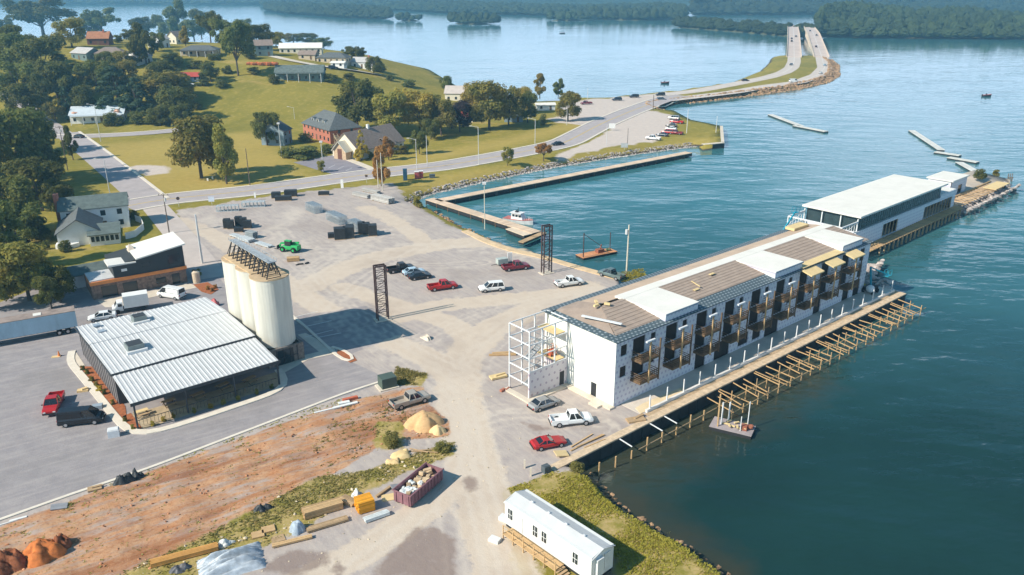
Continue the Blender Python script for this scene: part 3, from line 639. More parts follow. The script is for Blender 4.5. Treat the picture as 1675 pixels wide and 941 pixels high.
def crown_mesh(name, shape, seed, n=2600, size=.034):
    q = random.Random(seed); lobes = []
    if shape == 'round':
        for i in range(24):
            a = q.uniform(0, 6.283); z = q.uniform(.26, .86); wmax = .40 * math.sin(math.pi * min(1, (z - .05) / .98)) ** .55
            rr = wmax * q.uniform(.35, 1.0); lobes.append((rr * math.cos(a), rr * math.sin(a), z, q.uniform(.09, .19)))
    elif shape == 'tall':
        for i in range(20):
            a = q.uniform(0, 6.283); z = q.uniform(.18, .9); rr = .36 * (1 - abs(z - .45) * 1.2) * q.uniform(.3, 1); lobes.append((rr * math.cos(a), rr * math.sin(a), z, q.uniform(.08, .15)))
    elif shape == 'cone':
        for i in range(46):
            a = q.uniform(0, 6.283); z = q.uniform(.06, .95); rr = .46 * (1 - z) ** .8 * q.uniform(.55, 1); lobes.append((rr * math.cos(a), rr * math.sin(a), z, .05 + .07 * (1 - z)))
    elif shape == 'spread':
        for i in range(26):
            a = q.uniform(0, 6.283); z = q.uniform(.42, .88); rr = .43 * q.uniform(.2, 1) ** .6 * (1.1 - .5 * abs(z - .55)); lobes.append((rr * math.cos(a), rr * math.sin(a), z, q.uniform(.08, .16)))
    elif shape == 'bush':
        for i in range(14):
            a = q.uniform(0, 6.283); z = q.uniform(.15, .75); rr = .34 * q.uniform(.2, 1); lobes.append((rr * math.cos(a), rr * math.sin(a), z, q.uniform(.14, .24)))
    tot = sum(l[3] ** 2 for l in lobes); V = []; Fc = []
    for lx, ly, lz, lr in lobes:
        for _ in range(int(n * lr * lr / tot)):
            d = Vector((q.gauss(0, 1), q.gauss(0, 1), q.gauss(0, 1) + .25)).normalized(); k = lr * q.uniform(.55, 1.08)
            sq = .55 if shape == 'cone' else .85
            c = Vector((lx + d.x * k, ly + d.y * k, lz + d.z * k * sq))
            if c.z < .02: continue
            nrm = (d + Vector((q.uniform(-.7, .7), q.uniform(-.7, .7), q.uniform(-.2, 1.1)))).normalized(); a = nrm.orthogonal().normalized(); b_ = nrm.cross(a)
            th = q.uniform(0, 6.28); e = a * math.cos(th) + b_ * math.sin(th); f = nrm.cross(e); s = size * q.uniform(.6, 1.35)
            o = len(V); V += [c + e * s, c + f * s * .8 + nrm * s * .25, c - e * s, c - f * s * .8 + nrm * s * .2]; Fc.append((o, o + 1, o + 2, o + 3))
    me = bpy.data.meshes.new(name); me.from_pydata([tuple(v) for v in V], [], Fc); me.update(); return me, lobes
def trunk_mesh(name, lobes, seed, base=.028, z0=.32):
    q = random.Random(seed); m = MB(); m.tube((0, 0, -.06), (.01, 0, z0), base, 7, base * .72)
    for lx, ly, lz, lr in lobes[:9]:
        if lz < z0: continue
        mid = (lx * .35, ly * .35, z0 + (lz - z0) * .4); m.tube((.01, 0, z0 * .85), mid, base * .5, 5, base * .34); m.tube(mid, (lx, ly, lz), base * .34, 4, base * .1)
    return m.mesh(name, barkm)
CR = {}
for key, shape, seeds in (('round', 'round', (1, 2, 3)), ('tall', 'tall', (4, 5)), ('cone', 'cone', (6,)), ('spread', 'spread', (7, 8)), ('bush', 'bush', (9, 10))):
    for s_ in seeds:
        m, lb = crown_mesh('crown_' + key, shape, s_, {'bush': 1700, 'cone': 5200}.get(key, 5600), {'bush': .04, 'cone': .024}.get(key, .024))
        CR.setdefault(key, []).append((m, trunk_mesh('trunk_' + key, lb, s_, .028 if key != 'bush' else .03, .30 if key != 'bush' else .15)))
_cm = {}; _ti = [0]
def tree(bx, by, top, w, leaf, shape, label, name=None, cat=None, group=None, loc=None, z=None):
    """base pixel, top row, crown width in photo pixels -> a tree standing on the terrain"""
    _ti[0] += 1; q = random.Random(_ti[0] * 13)
    X, Y, Z = loc if loc else att(bx, by)
    if z is not None: Z = z
    H = max(1.0, zup(bx, top, Y) - Z); W = w * depth(Y, Z) / F
    v = CR[shape][_ti[0] % len(CR[shape])]; k = (v[0].name, leaf)
    if k not in _cm:
        c = v[0].copy(); c.materials.append(LEAF[leaf]); _cm[k] = c
    if name is None: name = {'cone': 'cedar_tree', 'bush': 'shrub'}.get(shape, 'broadleaf_tree')
    o = thing(name, label, cat or {'bush': 'shrub'}.get(shape, 'tree'), (X, Y, Z), q.uniform(0, 6.28), group or {'bush': 'shrubs and hedges', 'cone': 'cedars on the hill'}.get(shape, 'trees of the neighbourhood'))
    o.scale = (W, W, H)
    mkobj('foliage' if shape == 'bush' else 'crown', _cm[k], o); mkobj('stem' if shape == 'bush' else 'trunk', v[1], o); return o
T = tree
# big trees at the left edge
T(28, 305, 165, 135, 'd', 'round', 'tall dark tree at the left edge, highest beside the hill street bend')
T(70, 345, 258, 105, 'd', 'round', 'dark tree just above and left of the white house')
T(18, 385, 278, 110, 'd', 'round', 'dark tree cut by the left edge, level with the white house roof')
T(-20, 330, 195, 110, 'd', 'round', 'dark tree mostly outside the left edge, below the hill street')
T(78, 288, 190, 70, 'd', 'tall', 'narrow dark tree beside the side street, opposite the stump pole')
T(88, 300, 240, 55, 'd', 'round', 'smaller dark tree whose shade falls across the side street')
T(20, 440, 330, 90, 'd', 'tall', 'dark tree at the left edge above the purple shrubs')
T(48, 492, 392, 118, 'o', 'round', 'large olive and russet tree in front of the blue trailer')
T(-8, 505, 400, 95, 'o', 'round', 'olive tree cut by the left edge beside the blue trailer')
T(100, 495, 432, 60, 'd', 'round', 'dark tree tucked against the low white annexe of the orange banded building')
T(68, 392, 350, 50, 'd', 'bush', 'big round shrub left of the red chimney of the white house')
T(108, 412, 388, 24, 'd', 'bush', 'clipped round shrub at the porch of the white house')
T(77, 408, 391, 14, 'd', 'bush', 'small shrub alone on the lawn of the white house')
T(28, 402, 372, 50, 'p', 'bush', 'purplish shrub left of the white house, nearer of two')
T(8, 392, 368, 40, 'p', 'bush', 'purplish shrub at the left edge, farther of two')
# hill, upper left
T(72, 62, -8, 108, 'd', 'spread', 'great spreading tree against the lake at top left, with bare forked trunk')
T(118, 78, 28, 60, 'o', 'round', 'olive tree between the great spreading tree and the brick cottage')
T(168, 62, 10, 58, 'd', 'spread', 'open tree rising behind the orange roofed cottage')
T(20, 125, 48, 95, 'd', 'round', 'dark tree at the left edge above the hill street')
T(75, 140, 58, 95, 'd', 'round', 'dark tree in front of the pale gabled cottage')
T(35, 165, 95, 80, 'd', 'round', 'dark tree standing over the hill street at the left edge')
T(116, 170, 112, 58, 'd', 'tall', 'dark tree left of the cedar, behind the damaged house')
T(74, 182, 118, 42, 'd', 'tall', 'slim dark tree right beside the hill street bank')
T(92, 200, 160, 40, 'o', 'round', 'small yellowish tree at the left corner of the damaged house')
T(112, 195, 140, 34, 'c', 'cone', 'blue grey conifer by the left wall of the damaged house')
T(195, 182, 105, 98, 'c', 'cone', 'broad layered cedar right above the damaged house')
T(160, 150, 95, 62, 'd', 'round', 'dark tree behind the broad cedar on its left')
T(228, 190, 125, 70, 'c', 'cone', 'dark cedar at the right flank of the broad cedar')
T(205, 140, 98, 55, 'o', 'round', 'olive tree under the white hip roofed house')
T(240, 106, 36, 52, 'd', 'tall', 'dark tall tree with bare trunk right of the white hip roofed house')
T(220, 108, 70, 36, 'd', 'tall', 'lower dark tree in front of the tall bare trunked one')
T(292, 62, -2, 52, 'd', 'tall', 'tall dark tree against the lake behind the grey ranch house')
T(318, 66, 28, 46, 'd', 'round', 'dark tree right of the tall one behind the ranch house')
T(304, 76, 42, 25, 'a', 'tall', 'small yellow tree behind the grey ranch house')
T(345, 70, 16, 44, 'd', 'spread', 'open crowned tree behind the right end of the ranch house')
T(270, 56, 32, 28, 'd', 'bush', 'low dark shrub behind the white gabled house')
T(390, 124, 30, 60, 'd', 'spread', 'tall tree with a long bare trunk on the lawn left of the red hedge')
T(365, 82, 30, 46, 'd', 'round', 'dark tree behind the bare trunked lawn tree')
T(428, 82, 36, 52, 'd', 'round', 'dark tree over the grey green two storey house')
T(405, 76, 34, 40, 'd', 'round', 'dark tree left of the two storey house')
T(193, 70, 55, 22, 'd', 'bush', 'round shrub between the brick cottage and the tall tree')
T(272, 172, 110, 82, 'o', 'round', 'wide olive tree at the edge of the field below the red shed')
T(292, 196, 135, 66, 'd', 'round', 'dark tree with pale trunk in front of the wide olive tree')
T(258, 202, 180, 50, 'd', 'bush', 'low dark shrub under the pale trunked tree')
T(228, 203, 178, 36, 'd', 'bush', 'low dark shrub right of the damaged house')
T(345, 134, 98, 40, 'd', 'round', 'round dark tree right of the red roofed shed')
T(332, 140, 128, 26, 'd', 'bush', 'shrub right against the red roofed shed')
T(362, 143, 126, 30, 'd', 'bush', 'shrub casting shade on the field right of the red shed')
T(280, 105, 88, 46, 'd', 'bush', 'dark hedge clump in front of the grey ranch house')
T(255, 125, 105, 40, 'd', 'bush', 'dark shrub left of the red roofed shed')
T(135, 125, 100, 40, 'd', 'round', 'dark tree in front of the white hip roofed house')
T(480, 72, 53, 36, 'o', 'round', 'olive tree behind the long white roof, left of two')
T(505, 74, 54, 42, 'd', 'round', 'dark tree behind the long white roof, right of two')
T(585, 100, 75, 34, 'd', 'round', 'dark tree behind the white house at the end of the ridge')
T(612, 122, 90, 32, 'd', 'round', 'dark tree at the last house on the ridge by the water')
T(638, 132, 120, 16, 'd', 'bush', 'small shrub on the ridge edge past the last house')
T(669, 142, 128, 30, 'd', 'bush', 'dark shrub on the crest above the lake')
T(540, 132, 118, 40, 'd', 'bush', 'hedge at the right end of the porch house')
T(572, 130, 118, 30, 'd', 'bush', 'hedge before the last white house')
# more trees between the houses of the ridge
T(258, 84, 50, 34, 'd', 'round', 'dark tree between the two white gabled houses on the hill')
T(283, 112, 84, 40, 'd', 'round', 'dark tree in front of the left end of the ranch house')
T(388, 86, 42, 40, 'd', 'round', 'dark tree right behind the bare trunked lawn tree, by the two storey house')
T(452, 78, 50, 34, 'o', 'round', 'olive tree between the two storey house and the long white roof')
T(410, 96, 74, 26, 'd', 'bush', 'dark shrub at the left wall of the grey green two storey house')
T(350, 98, 86, 24, 'd', 'bush', 'dark shrub at the right end of the ranch house')
T(530, 80, 60, 34, 'd', 'round', 'dark tree on the lake side behind the dark grey roof')
T(570, 95, 74, 26, 'd', 'round', 'dark tree behind the white carport on the ridge')
T(622, 118, 100, 24, 'd', 'bush', 'dark shrub right of the last white house on the ridge')
T(215, 70, 46, 34, 'd', 'round', 'dark tree between the brick cottage and the white gabled house')
T(148, 62, 34, 40, 'd', 'round', 'dark tree left behind the orange roofed cottage')
T(415, 120, 108, 30, 'o', 'bush', 'shrub at the left end of the red flower bed')
T(448, 136, 118, 26, 'd', 'bush', 'dark shrub at the left corner of the porch house')
T(770, 172, 150, 34, 'o', 'round', 'olive tree at the right end of the pale roofed house')
T(853, 186, 142, 40, 'a', 'round', 'golden tree behind the gap of the olive pair')
T(235, 60, 25, 40, 'd', 'round', 'dark tree against the lake left of the white gabled house')
T(262, 52, 22, 34, 'd', 'round', 'dark crown against the lake behind the white gabled house')
T(330, 62, 14, 40, 'd', 'round', 'dark tree behind the middle of the ranch house roof')
T(400, 70, 28, 44, 'd', 'round', 'dark tree on the lake side, left of the two storey house')
T(200, 112, 78, 36, 'o', 'bush', 'bushy growth in front of the cream hip roofed house')
T(172, 112, 84, 34, 'd', 'round', 'dark tree at the left front corner of the cream hip roofed house')
T(300, 160, 128, 48, 'o', 'round', 'olive tree just left below the red roofed shed')
T(282, 128, 104, 38, 'd', 'round', 'dark tree behind the red roofed shed on its left')
T(320, 112, 96, 30, 'd', 'bush', 'dark shrub on the lawn below the ranch house')
T(372, 120, 104, 22, 'd', 'bush', 'dark shrub near the foot of the bare trunked lawn tree')
T(300, 205, 168, 44, 'd', 'round', 'dark tree at the end of the upper street, behind the lawn oak')
T(262, 206, 172, 44, 'd', 'round', 'dark tree at the kerb of the upper street, left of its end')
T(5, 60, 28, 40, 'd', 'round', 'dark tree in the top left corner before the lake')
T(120, 262, 205, 30, 'd', 'tall', 'slim dark tree at the left kerb of the side street')
# more of the wood on the left
T(45, 395, 330, 80, 'd', 'round', 'dark tree behind the big round shrub, left of the red chimney')
T(98, 352, 296, 52, 'd', 'round', 'dark tree just behind the left end of the white house roof')
T(40, 470, 415, 70, 'd', 'round', 'dark tree between the purplish shrubs and the blue trailer')
T(-15, 470, 380, 90, 'd', 'round', 'dark tree cut by the left edge above the blue trailer')
T(55, 250, 175, 80, 'd', 'round', 'dark tree in the thick of the wood below the hill street')
T(5, 260, 180, 80, 'd', 'tall', 'dark tree at the left edge just below the hill street')
T(85, 505, 450, 50, 'd', 'round', 'dark tree over the yard behind the blue trailer')
T(50, 200, 130, 70, 'd', 'round', 'dark tree on the bank between the hill street and the damaged house')
T(95, 165, 92, 70, 'd', 'round', 'dark tree in the middle of the hill wood above the damaged house')
T(15, 90, 40, 70, 'd', 'round', 'dark tree at the left edge in front of the lake')
T(45, 115, 52, 70, 'd', 'round', 'dark tree left of the pale gabled house')
T(140, 190, 135, 50, 'd', 'round', 'dark tree close behind the roof of the damaged house')
T(150, 140, 100, 46, 'o', 'round', 'olive tree in front of the pale gabled house')
T(190, 135, 92, 46, 'd', 'tall', 'dark tree between the cream hip roofed house and the broad cedar')
T(250, 165, 120, 60, 'd', 'round', 'dark tree between the dark cedar and the wide olive tree')
T(262, 140, 98, 44, 'd', 'round', 'dark tree left of the red roofed shed')
T(315, 178, 150, 36, 'd', 'bush', 'dark shrub at the field edge under the wide olive tree')
T(185, 205, 180, 40, 'd', 'bush', 'dark shrub against the right end of the damaged house')
T(605, 200, 142, 60, 'd', 'round', 'dark tree leaning on the right of the large dark round tree')
T(700, 200, 150, 60, 'o', 'round', 'olive tree behind the golden tree and the taupe roof')
# lower field and the church group
T(330, 292, 180, 112, 'o', 'round', 'large spreading oak alone on the near lawn')
T(371, 301, 200, 60, 'o', 'tall', 'tree with straight bare trunk leaning on the large oak')
T(437, 238, 178, 50, 'd', 'round', 'dark round tree left of the small blue house')
T(586, 216, 124, 86, 'd', 'round', 'large dark round tree behind the brick house')
T(640, 222, 148, 74, 'o', 'round', 'yellowing tree behind the tan roof, right of the large dark tree')
T(688, 218, 143, 72, 'a', 'round', 'golden tree behind the right end of the tan roof')
T(722, 222, 158, 60, 'o', 'round', 'olive tree between the golden tree and the white roofed house')
T(752, 216, 165, 46, 'p', 'round', 'purple brown tree in front of the white roofed house')
T(662, 196, 140, 46, 'a', 'round', 'golden crown standing behind the yellowing tree')
T(730, 150, 122, 27, 'd', 'round', 'lone dark tree on the shore left of the white roofed house')
T(800, 212, 130, 86, 'o', 'round', 'big olive tree right of the white roofed house')
T(775, 190, 133, 50, 'a', 'round', 'golden topped tree behind the white roofed house')
T(832, 205, 138, 56, 'o', 'round', 'olive tree right behind the big olive tree')
T(863, 201, 150, 38, 'd', 'round', 'dark tree right of the olive pair')
T(883, 160, 119, 31, 'a', 'tall', 'golden tree on the shore beside the causeway entrance')
T(913, 160, 128, 26, 'd', 'tall', 'small leaning dark tree on the shore right of the golden one')
T(929, 198, 150, 48, 'o', 'round', 'round tree alone on the grass at the causeway junction')
T(888, 205, 182, 16, 'd', 'bush', 'narrow shrub at the foot of the dark shore side trees')
T(592, 262, 211, 29, 'y', 'cone', 'yellow green pyramid tree before the tan roof', name='cypress_tree', group='trees of the neighbourhood')
T(636, 262, 222, 30, 'r', 'tall', 'reddish tree before the right half of the tan roof')
T(624, 305, 236, 44, 'r', 'tall', 'thin russet tree between two poles at the road')
T(686, 252, 210, 32, 'd', 'round', 'dark round tree at the right end of the tan roofed building')
T(705, 228, 195, 40, 'd', 'round', 'dark tree in shade behind the right end of the tan roof')
T(830, 271, 238, 22, 'o', 'round', 'small olive tree alone on the verge between road and harbour')
T(889, 262, 234, 30, 'r', 'spread', 'thin brown tree on the verge above the boardwalk')
T(526, 282, 262, 17, 'o', 'round', 'little round tree in the church car park island')
T(500, 258, 238, 62, 'd', 'bush', 'long dark hedge at the back of the church car park')
T(470, 258, 235, 34, 'd', 'bush', 'dark shrub below the small blue house')
T(540, 250, 234, 36, 'd', 'bush', 'dark shrub between the brick house and the car park')
T(500, 232, 214, 30, 'o', 'bush', 'shrub at the left end of the brick house')
T(655, 252, 235, 30, 'o', 'bush', 'shrub against the tan roofed building')
T(608, 260, 246, 16, 'd', 'bush', 'low shrub at the church gable')
T(684, 339, 318, 22, 'o', 'bush', 'scrubby shrub at the inner corner of the harbour')
T(1602, 293, 273, 24, 'd', 'bush', 'dark shrub on the tip of the building spit', z=.0)
T(1629, 288, 276, 16, 'o', 'bush', 'thin shrub right at the end of the spit', z=.0)
T(220, 358, 340, 24, 'd', 'bush', 'shrub in shade at the right end of the white house')
T(322, 452, 438, 18, 'o', 'bush', 'shrub at the foot of the white pole')
T(944, 770, 752, 30, 'w', 'bush', 'reedy shrub where the sea wall meets the grassy bank')
T(640, 728, 706, 38, 'w', 'bush', 'weedy shrub on the clay beside the sand piles, left')
T(723, 738, 720, 32, 'w', 'bush', 'weedy shrub below the sand piles')
# planting round the restaurant
for i, (x, y, w, lf) in enumerate(((136, 606, 9, 'd'), (143, 612, 10, 'd'), (150, 624, 11, 'o'), (158, 632, 10, 'o'), (163, 640, 12, 'y'), (171, 645, 10, 'd'), (185, 662, 8, 'o'), (205, 690, 9, 'o'), (218, 703, 8, 'o'),
                                   (250, 697, 10, 'y'), (268, 690, 9, 'y'), (284, 684, 8, 'y'), (318, 676, 9, 'o'), (345, 668, 11, 'y'), (366, 662, 10, 'o'), (390, 655, 9, 'o'), (420, 645, 9, 'o'), (445, 636, 9, 'd'))):
    T(x, y, y - w * .9, w, lf, 'bush', 'small shrub planted in the bed along the restaurant', group='bed shrubs of the restaurant')
for i, (x, y) in enumerate(((340, 474), (347, 477), (352, 472))):
    T(x, y, y - 5, 9, 'r', 'bush', 'low russet shrub in the kerbed island by the silos', group='island shrubs')
# ---- clods and stones on the clay and the gravel (stuff)
def clods(poly, n, r0, r1, m, seed, label):
    q = random.Random(seed); xs = [p[0] for p in poly]; ys = [p[1] for p in poly]; mb = MB()
    C = np.array([(q.uniform(min(xs), max(xs)), q.uniform(max(60, min(ys)), max(ys))) for _ in range(n * 5)]); C = C[inside(C[:, 0], C[:, 1], poly)]
    k = 0
    for x, y in C:
        if math.sin(x * .7) * math.sin(y * .9 + x * .3) + q.uniform(-.9, .9) < .1: continue
        r = r0 + (r1 - r0) * q.random() ** 3; mb.blob((x, y, hgt_np([x], [y])[0] + r * .2), r, q.random(), (1, q.uniform(.6, 1), .6), .4, 0); k += 1
        if k >= n: break
    mb.build('loose_stones', m, kind='stuff', label=label, cat='stones')
clods(CLAY, 1100, .03, .22, mat('clay_clod', alb(196, 140, 104), .95, .2, .7, isl=.35), 3, 'scattered clods and stones on the orange clay strip')
clods(WEED, 260, .06, .3, mat('pale_debris', alb(214, 196, 168), .95, .3, .7, isl=.3), 4, 'small pale debris in the weeds')
clods(P0((560, 700), (800, 640), (860, 700), (800, 860), (600, 930), (400, 941)), 240, .04, .14, mat('pale_debris', alb(214, 196, 168), .95, .4, .7), 5, 'small stones on the dirt track')
# ---- weeds and grass tufts (stuff)
def tufts(name, poly, n, h0, h1, m, seed, label):
    q = random.Random(seed); xs = [p[0] for p in poly]; ys = [p[1] for p in poly]; mb = MB(); k = 0
    C = np.array([(q.uniform(min(xs), max(xs)), q.uniform(max(60, min(ys)), max(ys))) for _ in range(n * 6)]); I = inside(C[:, 0], C[:, 1], poly)
    C = C[I][:n]; Z = hgt_np(C[:, 0], C[:, 1])
    for (x, y), z in zip(C, Z):
        if z < WZ + .15: continue
        pat = math.sin(x * .9 + 1) * math.sin(y * .8) + math.sin(x * .37 - y * .5)
        if pat + q.uniform(-1, 1) < -.35: continue
        h = q.uniform(h0, h1); 
        for _ in range(3):
            a = q.uniform(0, 6.28); w = h * q.uniform(.2, .45); dx, dy = math.cos(a) * w, math.sin(a) * w; ox_, oy_ = q.uniform(-.2, .2), q.uniform(-.2, .2); ln = q.choice((-1, 1)) * q.uniform(.4, .95) * h
            mb.add([(x + ox_ - dx, y + oy_ - dy, z - .03), (x + ox_ + dx, y + oy_ + dy, z - .03), (x + ox_ + dx * 1.2 + ln, y + oy_ + dy * 1.2 + ln, z + h * .45), (x + ox_ - dx * 1.1 + ln, y + oy_ - dy * 1.1 + ln, z + h * .6)], [(0, 1, 2, 3)])
    mb.build(name, m, kind='stuff', label=label, cat='grass')
bankm = leafmat('bank_grass_blade', (0.34, 0.28, 0.045), (0.48, 0.38, 0.08), (0.24, 0.22, 0.04)); weedm = leafmat('weed_leaf', (0.30, 0.25, 0.07), (0.42, 0.35, 0.14), (0.18, 0.18, 0.04))
tufts('bank_grass', BANKG, 15000, .08, .24, bankm, 1, 'long yellow green grass on the bank beside the office trailer')
tufts('weeds', WEED, 5200, .06, .26, weedm, 2, 'rough weeds along the edge of the clay and the building materials')
tufts('weeds', CLAY, 1500, .06, .2, weedm, 9, 'thin patchy weeds over the orange clay')
tufts('weeds', P0((560, 660), (640, 640), (735, 715), (640, 720), (540, 770), (500, 760)), 900, .06, .26, weedm, 10, 'denser scrub at the dumpster end of the clay')
tufts('weeds', WEED3, 900, .1, .28, weedm, 3, 'weeds behind the green transformer box')
tufts('weeds', P0((95, 826), (240, 770), (470, 682), (560, 652), (566, 660), (470, 700), (250, 792), (100, 840)), 1300, .06, .25, weedm, 4, 'thin weeds along the kerb of the clay strip')
tufts('weeds', P0((1012, 445), (1050, 440), (1060, 455), (1030, 466), (1012, 458)), 800, .1, .35, bankm, 5, 'grass clump at the foot of the harbour pole')
# ================================================================ BUILDINGS
white_w = mat('white_wall_paint', (0.76, 0.75, 0.71), 0.7, 0.05, 0.5, grime=0.15); cream_w = mat('cream_wall_paint', (0.80, 0.78, 0.70), 0.7, 0.04, .3)
roof_white = mat('white_roof_membrane', (0.73, 0.70, 0.635), 0.95, 0.05, 0.25, grime=0.12, spec=.05)
glassm = mat('dark_window_glass', (0.02, 0.03, 0.035), 0.12, 0.2, 1.0, spec=0.6); blackm = mat('black_metal', (0.03, 0.032, 0.036), 0.5, 0.2, 2)
steel_w = mat('white_painted_steel', (0.70, 0.70, 0.69), 0.5, 0.06, 1); woodm = mat('fresh_timber', alb(202, 166, 120), 0.85, 0.12, 2.5, isl=.22); woodd = mat('weathered_timber', alb(184, 154, 118), 0.9, 0.15, 2.0, isl=.25)
ply = mat('plywood', alb(234, 206, 152), 0.85, 0.08, 0.8); darkwood = mat('brown_timber', (0.16, 0.10, 0.055), 0.85, 0.25, 2)
greyshing = mat('grey_shingle', (0.115, 0.125, 0.125), 0.9, 0.22, 1.4, bump=.3); brownshing = mat('taupe_shingle', (0.26, 0.20, 0.165), 0.9, 0.2, 1.4, bump=.3)
greenshing = mat('grey_green_shingle', (0.12, 0.15, 0.14), 0.9, 0.25, .8, bump=.3); brick = mat('red_brick', (0.42, 0.155, 0.10), 0.9, 0.25, 3, bump=.2)
darkopen = mat('unlit_opening_brown', (.03, .022, .018), .6, .3, 1.5); interior = mat('bare_interior', (0.12, 0.10, 0.08), 0.9, 0.3, .8); slabm = mat('concrete_slab', (0.34, 0.32, 0.29), .9, .12, .6)
wrap = dotmat('printed_house_wrap', (0.72, 0.71, 0.73), (0.46, 0.42, 0.53), 1.2, 1.2, .24); wrapv = dotmat('printed_house_wrap_side', (0.70, 0.69, 0.72), (0.34, 0.30, 0.40), 1.0, 1.0, .2, (1, 2))
under = dotmat('printed_roof_underlay', (0.075, 0.105, 0.12), (0.34, 0.38, 0.40), 1.3, 1.6, .24, (0, 1), .25); underv = dotmat('printed_roof_underlay_end', (0.075, 0.105, 0.12), (0.34, 0.38, 0.40), 1.6, 1.3, .24, (0, 1), .25)
deckribs = mat('taupe_roof_deck', alb(176, 156, 140), .85, .12, .8); bareboard = mat('bare_roof_board', alb(206, 180, 156), .9, .12, .5)
seam_w = mat('white_seam_metal_roof', (0.56, 0.56, 0.555), 0.6, 0.07, .5, spec=.2, grime=.16); bluegrey = mat('blue_grey_panel', (0.30, 0.36, 0.42), .7, .1, .5)

# ---- the long three storey building under construction on the quay
H1 = thing('waterside_building', 'long white three storey building under construction on the quay, wrapped walls and wooden balconies', 'building', (A0[0], A0[1], 0), TH)
LB, WB, EV = 71.0, 14.5, 10.3
bays = [5.0 + 7.15 * i for i in range(10)]; bays[-1] = 68.6
holes = [(1.0, 2.3, 7.6, 9.3), (1.0, 2.3, 4.3, 6.0)]
for i, c in enumerate(bays):
    if i == 9: holes += [(c - 1.2, c + .5, 6.9, 9.4), (c - 1.2, c + .5, 3.6, 6.1)]; continue
    holes += [(c - 1.5, c + 1.1, 6.85, 9.6), (c - 1.5, c + 1.1, 3.6, 6.35), (c + 2.3, c + 3.4, 7.9, 9.4), (c + 2.3, c + 3.4, 4.6, 6.1)]
ground_holes = [(18.3, 20.9, 0, 3.0), (23.2, 27.2, 0, 3.0), (29.6, 32.4, .5, 2.6), (33.6, 36.0, .5, 2.5), (37.2, 41.2, 0, 3.0), (52.6, 55.0, 0, 3.1), (62.8, 65.2, 0, 3.1), (66.8, 69.2, 0, 3.1)]
holes += ground_holes
m = wall_holes(MB(), LB, EV, holes); m.build('front_wall', wrap, H1)
m = MB(); wall_holes(m, WB, EV, [(3.4, 4.5, 0.05, 2.4)]); m.v = [(y, x, z) for x, y, z in m.v]; m.f = [f[::-1] for f in m.f]
m.build('end_wall', cream_w, H1)
m = MB(); m.bx(.25, LB, WB - .25, WB, 0, EV); m.bx(LB - .25, LB, .25, WB - .25, 0, EV); m.build('rear_wall', white_w, H1)
m = MB()
for z in (0.05, 3.35, 6.6): m.bx(.26, LB - .26, .26, WB - .26, z - .03, z + .2)
m.bx(.26, LB - .26, 4.0, 4.2, .25, EV - .1)
for i in range(10): m.bx(7.15 * i + 1.35, 7.15 * i + 1.5, .26, 4.0, 3.56, EV - .1)
m.build('interior_floors', interior, H1)
m = MB(); m.bx(.28, LB - .28, .24, WB - .3, EV - .12, EV - .02); m.build('ceiling_deck', interior, H1)
# dark panels fill the door and window openings, coloured as the unlit interior
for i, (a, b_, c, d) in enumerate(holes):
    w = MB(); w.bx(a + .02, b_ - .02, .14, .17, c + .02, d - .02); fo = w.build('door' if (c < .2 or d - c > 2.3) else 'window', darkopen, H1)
    if not (c < .2 or d - c > 2.3):
        f = MB(); f.bx(a + .02, b_ - .02, .11, .14, (c + d) / 2 - .05, (c + d) / 2 + .05); f.build('frame', blackm, fo)
d = MB(); d.bx(.12, .16, 3.45, 4.45, .06, 2.38); d.build('door', blackm, H1)
# roof: low hip with printed underlay at the eaves, boards above, white membrane boxes
RV, RH = 8.2, 11.55                                            # ridge line
def rz_(v): return EV + .08 + (RH - EV - .1) * (min(v, RV) / RV if v <= RV else (WB + .4 - v) / (WB + .4 - RV))
def slab(u0, u1, v0, v1, m, name, lift=0.0, hip=False, th_=.14, ribs=0):
    mb = MB()
    if hip: P = [(u0 + 0, v0), (u1, v0), (u1, v1), (u0 + hip, v1)]
    else: P = [(u0, v0), (u1, v0), (u1, v1), (u0, v1)]
    mb.add([(a, b_, rz_(b_) + lift) for a, b_ in P] + [(a, b_, rz_(b_) + lift - th_) for a, b_ in P], [(0, 1, 2, 3), (7, 6, 5, 4)] + [(i, 4 + i, 4 + (i + 1) % 4, (i + 1) % 4) for i in range(4)])
    for k in range(ribs):
        v = v0 + (v1 - v0) * (k + .5) / ribs; s = (hip or 0) * (k + .5) / ribs; mb.box(((u0 + s + u1) / 2, v, rz_(v) + lift + .0), (u1 - u0 - s - .1, (v1 - v0) / ribs * .5, .05))
    return mb.build(name, m, H1)
slab(-.4, LB, -.5, 1.9, under, 'eave_underlay', 0, 0)
slab(-.4, LB + .3, WB - 1.5, WB + .4, under, 'eave_underlay', 0)
slab(5.2, LB, RV + .9, WB - 1.5, bareboard, 'rear_roof_boards', .05)
hipm = MB(); e0 = EV + .12                                     # hipped near end
hipm.add([(-.5, -.5, e0 - .1), (-.5, WB + .4, e0 - .1), (5.0, RV, RH - .05), (.9, 1.2, e0 + .17), (.9, WB - 1.3, e0 + .22)], [(0, 1, 4, 3)]); hipm.build('eave_underlay', underv, H1)
hipm = MB(); hipm.add([(.75, 1.1, e0 + .2), (.75, WB - 1.2, e0 + .2), (5.4, WB - 1.6, e0 + .55), (6.2, RV + 1, RH - .1), (5.3, RV, RH)], [(0, 1, 2, 3, 4)]); hipm.build('end_roof_boards', deckribs, H1)
slab(.9, 10.4, 1.0, RV, deckribs, 'roof_deck', .07, 4.3, .14, 9)
slab(17.8, 38.4, 1.9, RV, deckribs, 'roof_deck', .07, 0, .14, 9)
slab(46.6, 60.2, -.3, RV, deckribs, 'roof_deck', .07, 0, .14, 10)
slab(67.4, LB, .5, RV, deckribs, 'roof_deck', .07, 0, .14, 9)
